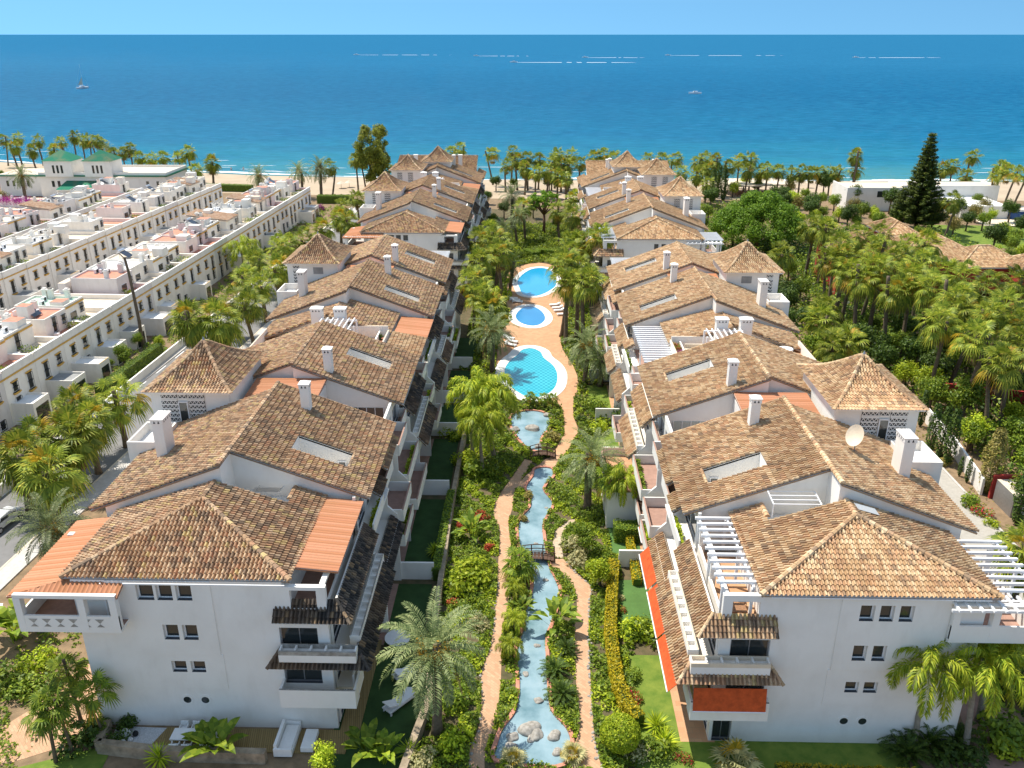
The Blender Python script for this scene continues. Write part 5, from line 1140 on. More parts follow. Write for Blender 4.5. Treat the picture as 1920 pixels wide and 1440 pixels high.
grove([('fan', 1308, 302, 9.5), ('fan', 1324, 298, 10), ('skirt', 1339, 301, 10), ('skirt', 1327, 314, 9), ('fan', 1364, 311, 8.5), ('skirt', 1308, 326, 8), ('fan', 1350, 322, 7), ('fan', 1387, 301, 9.5), ('fan', 1410, 299, 10), ('fan', 1400, 317, 8), ('fan', 1424, 319, 7), ('fan', 1440, 316, 8), ('fan', 1461, 319, 7.5), ('fan', 1484, 323, 7), ('fan', 1502, 321, 7.5), ('fan', 1520, 321, 7.5), ('fan', 1534, 325, 6.5), ('fan', 1558, 324, 6.5), ('fan', 1568, 325, 6.5), ('skirt', 1607, 290, 12), ('fan', 1605, 316, 8), ('fan', 1745, 313, 9), ('skirt', 1770, 314, 8.5), ('fan', 1789, 310, 9), ('fan', 1820, 294, 10.5), ('fan', 1813, 327, 7), ('fan', 1881, 314, 10), ('fan', 1871, 325, 9), ('fan', 1907, 326, 11), ('fan', 1895, 322, 10)],
      lambda i, k: f"{KN[k]} along the right-hand beach, {'leftmost' if i == 0 else ORD[i] + ' from the left'} of that line", 'seaside palms on the right', 'x')
grove([('fan', 1784, 375, 9), ('fan', 1325, 345, 6)], lambda i, k: ['fan palm between the sea-end tiled block and the dark cypress clump', 'fan palm on the villa lawn before the flat white villa'][i], None, 'x')
grove([('fan', 924, 288, 9.5), ('fan', 959, 285, 10), ('skirt', 970, 299, 9), ('fan', 990, 296, 9.5), ('fan', 1010, 298, 9), ('skirt', 984, 313, 8), ('fan', 1035, 300, 9), ('fan', 1041, 290, 10), ('skirt', 1053, 305, 8.5), ('fan', 1069, 290, 10), ('fan', 1066, 308, 8), ('fan', 1087, 305, 8.5), ('skirt', 1046, 328, 8), ('fan', 1062, 334, 7.5), ('fan', 1004, 320, 8), ('fan', 948, 308, 8), ('fan', 1025, 318, 8), ('fan', 1115, 294, 9.5), ('fan', 1135, 290, 10), ('fan', 1154, 295, 9.5), ('fan', 1215, 297, 9), ('fan', 1244, 297, 9), ('fan', 1268, 298, 9.5), ('fan', 1277, 320, 8), ('fan', 845, 285, 10), ('fan', 865, 280, 10.5)],
      lambda i, k: f"{KN[k]} at the sea end of the garden, {'leftmost' if i == 0 else ORD[i] + ' from the left'} of them", 'palms at the sea end of the garden', 'x')
grove([('date', 945, 430, 6, .9), ('date', 960, 362, 9, 1.2), ('skirt', 1073, 370, 8), ('fan', 1074, 408, 9), ('fan', 900, 448, 9.5), ('fan', 929, 447, 10), ('fan', 915, 438, 9), ('fan', 941, 474, 8.5), ('fan', 896, 490, 8), ('fan', 909, 556, 8), ('fan', 887, 526, 8), ('skirt', 915, 575, 7), ('date', 922, 617, 6.3, 1.1), ('fan', 1063, 455, 10), ('fan', 1088, 457, 10), ('fan', 1110, 455, 10), ('fan', 1123, 441, 12), ('fan', 1056, 497, 11.5), ('fan', 1085, 505, 11), ('fan', 1064, 528, 10), ('fan', 1098, 527, 10.5), ('fan', 1075, 470, 10), ('date', 1098, 650, 5.4), ('date', 1127, 672, 4, .9), ('date', 970, 400, 7), ('fan', 985, 385, 8), ('fan', 1050, 392, 8), ('date', 955, 500, 5, .8)],
      lambda i, k: f"{KN[k]} in the beds round the three pools, {nth(i)} the camera", 'palms round the pools')
grove([('queen', 884, 737, 8.0, 1.05), ('queen', 925, 742, 7.5, 1.05), ('queen', 905, 790, 6.5, .9)], lambda i, k: f"{['droopy', 'wide', 'tallest'][i]} plumed queen palm left of the shallow rock pond, {nth(i)} of three", 'queen palms left of the rock pond')
grove([('date', 1105, 862, 5.6, 1.15), ('small', 1145, 895, 5, 1.5), ('queen', 1172, 898, 5, .7)], lambda i, k: ['bushy date palm leaning over the bed right of the upper footbridge', 'slender dark windmill palm right of the upper footbridge', 'yellowish queen palm by the lawn right of the upper footbridge'][[('small'), ('queen'), ('date')].index(k) if False else {'date': 0, 'small': 1, 'queen': 2}[k]], None)
palm('date', (-6.1, 44.5), 7.2, 'big date palm with orange fruit stalks between the loungers and the brick path', None, 1.42)
palm('queen', (25.7, 43.9), 6.8, 'plumed queen palm leaning against the white right-hand front wall', None, 1.0); palm('queen', (28.9, 43.6), 7.0, 'drooping queen palm at the far right corner of the front wall', None, 1.0); palm('queen', (31.2, 46.6), 6.8, 'queen palm behind the white pergola corner at the lower right', None, 1.0)
grove([('skirt', 1925, 1030, 7.5, 1.0)], lambda i, k: 'yellowing fan palm cut by the right edge beside the lane', None)
for i, (px, py) in enumerate([(994, 742), (1021, 745), (1036, 745)]): palm('small', site(px, py, 1.6), 1.6, f"knee-high fan palm between near pool and rock pond, {['left', 'middle', 'right'][i]} of three", 'little fan palms by the near pool', .8)
for i, (px, py, h_) in enumerate([(80, 1335, 4.2), (112, 1312, 4.6), (130, 1262, 4.4), (177, 1290, 4.2)]): palm('small', site(px, py, h_), h_, f"slim windmill palm at the lower left corner of the white front, {['leftmost', 'second from left', 'third from left', 'rightmost'][i]}", 'windmill palms at the lower left', 1.35)
grove([('fan', 1522, 418, 11), ('fan', 1550, 426, 11), ('fan', 1571, 455, 11.5), ('skirt', 1583, 484, 10.5), ('fan', 1591, 512, 10.5), ('fan', 1636, 466, 12), ('fan', 1680, 482, 12.5), ('fan', 1729, 494, 12.5), ('fan', 1774, 508, 12), ('fan', 1701, 462, 12), ('fan', 1782, 560, 12), ('fan', 1814, 524, 12.5), ('fan', 1851, 543, 12.5), ('fan', 1847, 592, 12), ('fan', 1806, 580, 11.5), ('fan', 1900, 600, 12), ('fan', 1883, 684, 10), ('fan', 1650, 500, 12), ('fan', 1715, 520, 12), ('fan', 1750, 535, 12), ('fan', 1534, 600, 5.5, 1.05), ('fan', 1548, 575, 5.5), ('fan', 1592, 638, 5), ('fan', 1562, 650, 4.5), ('fan', 1461, 474, 8), ('fan', 1912, 640, 11), ('fan', 1622, 520, 11), ('fan', 1768, 600, 11), ('fan', 1880, 570, 12), ('fan', 1605, 440, 11.5), ('skirt', 1680, 540, 11), ('fan', 1560, 490, 10), ('fan', 1830, 640, 10.5), ('fan', 1910, 530, 12), ('fan', 1650, 440, 12), ('skirt', 1740, 455, 11.5)],
      lambda i, k: f"tall {KN[k]} in the dense grove beyond the lane, {nth(i)} the camera", 'tall palms of the right-hand grove')
# broadleaf trees, pines and cypresses
def tree_mesh(seed, h_, cr, mat, leaf=.2, n=16, per=170, flat_=.8, trunk_h=.45, bark='trunk', spread=1.0, r0=.22):
    rg = np.random.default_rng(seed); lob = []
    for i in range(n):
        d = unit(rg.normal(0, 1, 3)); q = rg.random() ** .4; lob.append((d[0] * cr * .66 * q, d[1] * cr * .66 * q, h_ - cr * flat_ + d[2] * cr * .6 * flat_ * q, cr * rg.uniform(.26, .46)))
    cr_me = quads_mesh('crown', clump_cloud(lob, per, leaf, rng=rg, shell=.5), [mat]); mb = MB(); top = h_ * trunk_h
    mb.tube([(0, 0, -.1), (.05, 0, top * .5), (-.05, .05, top)], [r0 * 1.3, r0, r0 * .8], bark, 8)
    for l_ in lob[:9]: mb.tube([(-.05, .05, top * .92), (l_[0] * .45, l_[1] * .45, (top + l_[2]) / 2), (l_[0], l_[1], l_[2])], [r0 * .6, r0 * .38, r0 * .12], bark, 6)
    return cr_me, mb.mesh('trunk', True)
FT = [(1455, 375), (1470, 360), (1490, 372), (1510, 360), (1520, 385), (1540, 370), (1545, 350), (1565, 378), (1580, 362), (1600, 372), (1615, 398), (1640, 388), (1650, 410), (1670, 380), (1690, 392), (1700, 378), (1745, 395), (1750, 410), (1765, 385), (1790, 400), (1800, 385), (1815, 410), (1830, 375), (1845, 410), (1860, 398), (1880, 430), (1895, 395), (1910, 440), (1480, 395), (1500, 405), (1545, 395), (1590, 410), (1375, 350), (1420, 345), (1395, 340), (1915, 470), (1865, 450), (1890, 480)]
def tree(name, T, xy, label, cat='tree', group=None, s=1.0, sz=None):
    return put(name, [('trunk', T[1], (0, 0, 0), 1), ('crown', T[0], (0, 0, 0), 1)], (*xy, 0), label, cat, group, s, None, sz)
TD = [tree_mesh(100 + i, 7.0, 3.0, 'leaf_dark', .2) for i in range(2)]; TM = [tree_mesh(110 + i, 6.0, 2.6, 'leaf_mid', .18) for i in range(2)]; TB = [tree_mesh(120 + i, 5.0, 2.4, 'leaf_bright', .17) for i in range(2)]; TO = tree_mesh(130, 6.5, 3.2, 'leaf_olive', .16, per=110)
def umbrella_pine(seed, h_, cr, fl=.42, n=60, per=150, leaf=.24):
    rg = np.random.default_rng(seed); lob = []
    for i in range(n):
        a = rg.uniform(0, 6.28); d = cr * .86 * rg.random() ** .55; lob.append((d * math.cos(a), d * math.sin(a), h_ - cr * fl * (d / cr) ** 2 - rg.uniform(-.3, 2.0), cr * rg.uniform(.09, .19)))
    c_ = quads_mesh('crown', clump_cloud(lob, per, leaf, rng=rg, shell=.6, flat_=.75), ['leaf_pine']); mb = MB(); top = h_ * .5
    mb.tube([(0, 0, -.1), (.2, 0, top * .5), (0, .1, top)], [.42, .34, .28], 'pine_bark', 10)
    for l_ in lob[:14]: mb.tube([(0, .1, top * .95), (l_[0] * .5, l_[1] * .5, (top + l_[2]) / 2), (l_[0], l_[1], l_[2])], [.2, .13, .05], 'pine_bark', 6)
    return c_, mb.mesh('trunk', True)
tree('umbrella_pine', umbrella_pine(140, 12.0, 10.6, n=190, per=95, fl=.85), site(1425, 408, 7), 'huge dome-shaped stone pine right of the sea-end block')
tree('umbrella_pine', umbrella_pine(141, 9.8, 4.4, n=46, per=150), site(1020, 372, 8.5), 'round-topped umbrella pine standing in the middle of the garden')
rg = np.random.default_rng(150); Q = []      # Norfolk pine
for t in range(24):
    z = 2.0 + t * .88; L = (8.2 * (1 - z / 15.5) ** .75 if z < 12.2 else 2.9 * (1 - (z - 12) / 11.6) + .3) * rg.uniform(.85, 1.08); nb = 9 if t < 22 else 6
    for k in range(nb):
        a = 6.283 * k / nb + rg.uniform(-.2, .2); m_ = int(L * 55) + 12; tt = rg.random(m_) ** .8; up = .18 * L * tt ** 2
        c_ = np.stack([np.cos(a) * tt * L + rg.normal(0, .24, m_), np.sin(a) * tt * L + rg.normal(0, .24, m_), z + up + rg.normal(0, .16, m_)], 1); Q.append(leaves(c_, np.tile([[0, 0, 1.]], (m_, 1)), .30, .45, .5, rg))
nf = quads_mesh('crown', np.concatenate(Q), ['leaf_norfolk']); mb = MB(); mb.tube([(0, 0, -.1), (0, 0, 22.8)], [.4, .06], 'trunk', 8)
put('norfolk_pine', [('trunk', mb.mesh('trunk', True), (0, 0, 0), 1), ('crown', nf, (0, 0, 0), 1)], (*site(1716, 432, 0), 0), 'tall tiered Norfolk pine with a pointed top before the flat white villa', 'tree')
def eucalypt(seed):
    rg = np.random.default_rng(seed); lob = []
    for (cx, cy, w_, z0, z1) in ((-4.4, 0, 4.4, 4, 18.5), (4.6, .5, 4.0, 4, 17.8), (0, -1.5, 5.0, 2.5, 12)):
        for i in range(26):
            z = rg.uniform(z0, z1); q = 1 - abs((z - (z0 + z1) / 2) / (z1 - z0)) * .9; a = rg.uniform(0, 6.28); d = w_ * q * rg.random() ** .5; lob.append((cx + d * math.cos(a), cy + d * math.sin(a), z, rg.uniform(.9, 1.6)))
    c_ = quads_mesh('crown', clump_cloud(lob, 170, .30, rng=rg, shell=.7), ['leaf_eucalyptus'], None); mb = MB()
    mb.tube([(0, 0, -.1), (-.8, 0, 4), (-2.8, 0, 16)], [.4, .28, .07], 'pale_trunk', 8); mb.tube([(0, 0, 2), (1.5, .3, 7), (2.6, .5, 15)], [.3, .2, .06], 'pale_trunk', 8); return c_, mb.mesh('trunk', True)
tree('eucalyptus', eucalypt(160), (-47.5, 262), 'tall ragged eucalyptus with two crowns rising against the sea')
def cypress_mesh(seed, h_, r_, mat='leaf_dark'):
    rg = np.random.default_rng(seed); n_ = int(900 * r_ * h_ / 4); t = rg.random(n_); a = rg.uniform(0, 6.28, n_); rr_ = r_ * np.sin(np.pi * np.clip(.1 + .88 * (1 - t), 0, 1)) ** .6 * (1 - .35 * t) * (1 + .18 * np.sin(a * 3 + t * 14)) * rg.uniform(.75, 1.05, n_)
    C_ = np.stack([rr_ * np.cos(a), rr_ * np.sin(a), .15 + t * h_], 1); N_ = np.stack([np.cos(a), np.sin(a), .8 + 0 * a], 1)
    mb = MB(); mb.tube([(0, 0, -.1), (0, 0, h_ * .6)], [.12, .04], 'trunk', 6); return quads_mesh('crown', leaves(C_, N_, .16, .5, .5, rg), [mat]), mb.mesh('trunk')
CYP = [cypress_mesh(170, 6.0, .75), cypress_mesh(171, 4.2, .55), cypress_mesh(172, 9, 1.3)]; CYPB = cypress_mesh(173, 7.2, 1.3, 'leaf_olive')
cy = [(1741, 850, 0, 1), (1760, 862, 0, 1.05), (1775, 872, 0, 1.1), (1798, 893, 1, .55), (1812, 905, 1, .65), (1905, 985, 0, 1.15), (1928, 1010, 0, 1.2), (1725, 800, 1, 1.1)]
for i, (px, py, k, s_) in enumerate(cy): tree('cypress', CYP[k], site(px, py), f"narrow dark cypress in the strip beyond the lane, {nth(len(cy) - 1 - i)} the camera" if False else f"narrow dark cypress beside the lane, {['third', 'fourth', 'fifth', 'sixth', 'seventh', 'last but one', 'last', 'second'][i] if i != 6 else 'last'} counting from the far end", group='cypresses beside the lane', s=s_)
tree('cypress', CYPB, site(1850, 925), 'brownish broad cypress between the white wall and the metal cabinet', s=1.0)
for i, (px, py) in enumerate([(1347, 345), (1358, 350), (1336, 352)]): tree('cypress', CYP[2], site(px, py, 4), f"dark spire cypress right of the sea-end towers, {['middle', 'right', 'left'][i]} of the clump", group='spire cypresses right of the towers')
for i, (px, py) in enumerate(sorted(FT, key=lambda t: (-t[1], t[0]))): tree('broadleaf_tree', (TM, TB, TD)[i % 3][i % 2], site(px, py, 3), f"{['leafy green', 'bright', 'dark'][i % 3]} tree of the belt before the right-hand beach, {nth(i)} the camera", group='tree belt before the right-hand beach', s=random.uniform(.7, 1.05))
def scatter(lst, fn):
    for i, a in enumerate(lst): fn(i, *a)
# trees of the right-hand grove, ranked from the camera
RG = random.Random(5); L = []
bl = [(1600, 620), (1650, 650), (1700, 690), (1680, 740), (1740, 700), (1730, 760), (1780, 795), (1830, 800), (1800, 845), (1765, 815), (1850, 835), (1885, 865), (1908, 820), (1620, 680), (1655, 705), (1870, 900), (1910, 910), (1760, 740), (1905, 760)]
bl = [q for q in bl if site(q[0], q[1], 3)[0] > 49.5]
for i, (px, py) in enumerate(sorted(bl, key=lambda t: -t[1])): tree('broadleaf_tree', (TB if i % 3 else TM)[i % 2], site(px, py, 3), f"sunlit yellow-green tree between lane and tall palms, {nth(i)} the camera", group='sunlit trees beyond the lane', s=random.uniform(.75, .95))
LT = [(36, 118), (41, 117), (46, 116), (38, 124), (43, 126), (48, 124), (36, 131), (41, 134), (47, 133), (37, 139), (43, 141), (36, 147), (41, 149), (47, 145), (36, 157), (40, 163), (38, 171), (52, 118), (53, 127), (39, 182), (45, 190), (40, 200), (50, 205), (60, 212), (44, 214), (70, 216), (78, 206), (56, 222), (66, 226), (40, 226), (48, 232)]
for i, (x, y) in enumerate(sorted(LT, key=lambda t: t[1])): tree('broadleaf_tree', (TD, TM)[i % 2][i % 2], (x, y), f"{['dark', 'leafy green'][i % 2]} tree filling the gap behind the right tiled rows, {nth(i)} the camera", group='trees behind the right tiled rows', s=random.uniform(.75, 1.0))
def inside_lane(x, y): return x < 43.5 + (y - 60) * .085
for _ in range(400):
    x = RG.uniform(42, 92); y = RG.uniform(66, 205)
    if inside_lane(x, y) or x < (49 if y < 100 else 40): continue
    if (y > 134 and 50 < x < 100) or (y < 100 and x > 66) or (38 < x < 62 and 160 < y < 200): continue
    if any((x - q[0]) ** 2 + (y - q[1]) ** 2 < 17 for q in L): continue
    L.append((x, y))
L.sort(key=lambda t: t[1]); L = L[:64]
hh_ = ['dark', 'leafy green', 'bright']
TENS = {2: 'twenty', 3: 'thirty', 4: 'forty', 5: 'fifty', 6: 'sixty'}; UN = ['', 'first', 'second', 'third', 'fourth', 'fifth', 'sixth', 'seventh', 'eighth', 'ninth']
def ordinal(i):
    if i < len(ORD): return 'first' if i == 0 else ORD[i]
    n_ = i + 1; return TENS[n_ // 10] + ('-' + UN[n_ % 10] if n_ % 10 else 'th').replace('yth', 'ieth')
for i, (x, y) in enumerate(L):
    k = 1 if y < 92 else RG.choice([0, 0, 0, 1]); s_ = RG.uniform(.8, 1.05) * (.8 if y < 90 else 1)
    tree('broadleaf_tree', (TD if k == 0 else TM)[i % 2], (x, y), f"{hh_[k]} tree under the grove's palms, {ordinal(i)} from the camera", group='trees under the right-hand palms', s=s_)
tl = [(1440, 520, 0), (1480, 500, 1), (1500, 425, 2), (1530, 402, 2), (1555, 420, 1), (1575, 395, 2), (1622, 440, 1), (1660, 425, 2), (1680, 408, 1), (1720, 440, 1), (1735, 455, 2), (1600, 385, 3), (1850, 385, 3), (1832, 395, 3), (1870, 470, 2), (1895, 455, 1), (1905, 510, 1), (1500, 380, 3), (1480, 350, 3), (1640, 400, 2), (1700, 470, 2), (1915, 425, 0), (1790, 420, 3), (1465, 370, 1)]
for i, (px, py, k) in enumerate(sorted(tl, key=lambda t: -t[1])):
    T = (TD, TM, TB, [TO, TO])[k][i % 2]; tree('broadleaf_tree', T, site(px, py, 3), f"{['dark', 'leafy green', 'bright yellow-green', 'thin grey-green'][k]} tree round the villas at the right, {nth(i)} the camera", group='trees round the villas', s=.85)
tl = [(235, 690, 1, .62), (258, 655, 1, .5), (205, 700, 1, .4), (300, 655, 2, .45), (165, 745, 2, .4), (585, 412, 0, .42), (8, 385, 3, .7), (20, 350, 0, .7), (610, 460, 1, .4), (400, 470, 2, .4), (5, 340, 1, .7), (650, 440, 1, .4)]
for i, (px, py, k, s_) in enumerate(sorted(tl, key=lambda t: -t[1])): tree('broadleaf_tree', (TD, TM, TB, [TO, TO])[k][i % 2], site(px, py), f"{['dark', 'leafy green', 'bright', 'grey-green'][k]} garden tree on the townhouse side, {nth(i)} the camera", group='garden trees on the townhouse side', s=s_)
tl = [(1000, 395, 0, .7), (1045, 420, 0, .6), (1030, 350, 0, .8), (965, 345, 1, .7), (1060, 350, 0, .8), (990, 340, 0, .8), (930, 345, 0, .7), (945, 395, 0, .7), (1085, 430, 1, .5), (925, 410, 1, .6), (915, 370, 0, .6), (1080, 385, 0, .6)]
for i, (px, py, k, s_) in enumerate(sorted(tl, key=lambda t: -t[1])): tree('broadleaf_tree', (TD, TM)[k][i % 2], site(px, py, 2), f"{['dark', 'leafy green'][k]} tree in the shaded far garden, {nth(i)} the camera", group='trees of the far garden', s=s_)
_r = np.random.default_rng(180); _d = unit(_r.normal(0, 1, (5200, 3)))
ball = quads_mesh('crown', leaves(_d * (1 - .10 * _r.random((5200, 1))) * (1 + .03 * np.sin(_d[:, :1] * 9) * np.sin(_d[:, 1:2] * 8)) * [1.08, 1.08, .95] + [0, 0, 1.25], _d, .075, jitter=.5, rng=_r), ['leaf_bright'])
tree('clipped_tree', (ball, trunk_mesh('trunk', 1.2, .1, .08)), site(1163, 1378, 1.4), 'round clipped yellow-green ball tree at the end of the golden hedge', s=1.25)
tree('broadleaf_tree', TB[0], site(1124, 1100), 'yellow-green young tree between the brick path and the golden hedge', s=.62)
tree('broadleaf_tree', TB[1], site(612, 1455), 'yellow-green young tree below the white ottoman at the bottom edge', s=.5)
tree('broadleaf_tree', TM[0], site(1095, 1040), 'leafy young tree behind the grey-green shrub mound beside the path', s=.55)
# hedges
def hedge(label, P_, w_, h_, mat, leaf=.1, dens=95, cat='hedge', name='hedge', lump=.05):
    Q = []
    for (a, b_) in zip(P_, P_[1:]):
        a = np.array(a); b_ = np.array(b_); L_ = np.linalg.norm(b_ - a); d = (b_ - a) / L_; nn = np.array([-d[1], d[0]]); n_ = int(dens * L_ * (w_ + 2 * h_)); s_ = RNG.random(n_) * L_
        f = RNG.random(n_) * (w_ + 2 * h_); off = np.where(f < h_, -w_ / 2, np.where(f > h_ + w_, w_ / 2, f - h_ - w_ / 2)); z = np.where(f < h_, f, np.where(f > h_ + w_, f - h_ - w_, h_)); z = z + lump * np.sin(s_ * 3.1) * (z > h_ * .9) + RNG.normal(0, lump, n_)
        off = off * (1 + RNG.normal(0, .05, n_)); N_ = np.stack([nn[0] * np.sign(off) * (z < h_ * .95), nn[1] * np.sign(off) * (z < h_ * .95), np.where(z >= h_ * .95, 1., .35)], 1)
        Q.append(leaves(np.stack([a[0] + d[0] * s_ + nn[0] * off, a[1] + d[1] * s_ + nn[1] * off, np.maximum(z, .03)], 1), N_, leaf))
    mb = MB()
    o = bpy.data.objects.new(name, quads_mesh(name, np.concatenate(Q), [mat])); COL.objects.link(o); tag(o, label, cat)
    for (a, b_) in zip(P_, P_[1:]):
        a = Vector((*a, 0)); b_ = Vector((*b_, 0)); d = (b_ - a).normalized(); nn = Vector((-d.y, d.x, 0)) * (w_ / 2 - .07)
        mb.slab([tuple((a - nn).xy), tuple((b_ - nn).xy), tuple((b_ + nn).xy), tuple((a + nn).xy)], .02, h_ - .1, 'leaf_dark')
    mb.build('stems', o); return o
hedge('golden clipped hedge running between the right-hand bed and the private lawns', [z3(745, 545), z3(735, 700), z3(728, 850), z3(745, 1000), z3(765, 1100), z3(800, 1190), z3(860, 1260)], .85, 1.1, 'leaf_yellow', dens=150)
hedge('low golden hedge along the bottom lawn before the right-hand front wall', [(15.8, 41.2), (24.5, 40.9)], .9, 1.0, 'leaf_yellow', dens=120)
hedge('dark box hedge across the garden beyond the far pool', [site(985, 478), site(1003, 485), site(1012, 478), site(1055, 482)], 1.2, 1.4, 'leaf_mid')
hedge('green hedge behind the near lawn among the private gardens at the right', [site(1150, 1010), site(1205, 1010)], 1.6, 1.6, 'leaf_mid')
hedge('trimmed hedge along the raised balcony bed on the right block', [(9.35, 61.6), (9.35, 68.6)], .7, .8, 'leaf_yellow')
bpy.data.objects[-1] if False else None
hedge('green hedge between the house gardens and the road at the left', [(-56.0, 101), (-55.0, 118)], 1.2, 1.7, 'leaf_mid', dens=60)
hedge('leafy hedge by the beach end of the townhouses', [site(715, 372), site(735, 368)] if False else [(-60, 240), (-50, 240)], 2.5, 2.2, 'leaf_mid', dens=50)
hedge('hedge along the beach wall of the green-towered villa', [(-118, 262), (-84, 258)], 2, 2, 'leaf_mid', dens=40)
hedge('narrow dark hedge beside the left private lawns', [(-8.0, 62), (-7.9, 76)], .7, 1.3, 'leaf_mid')
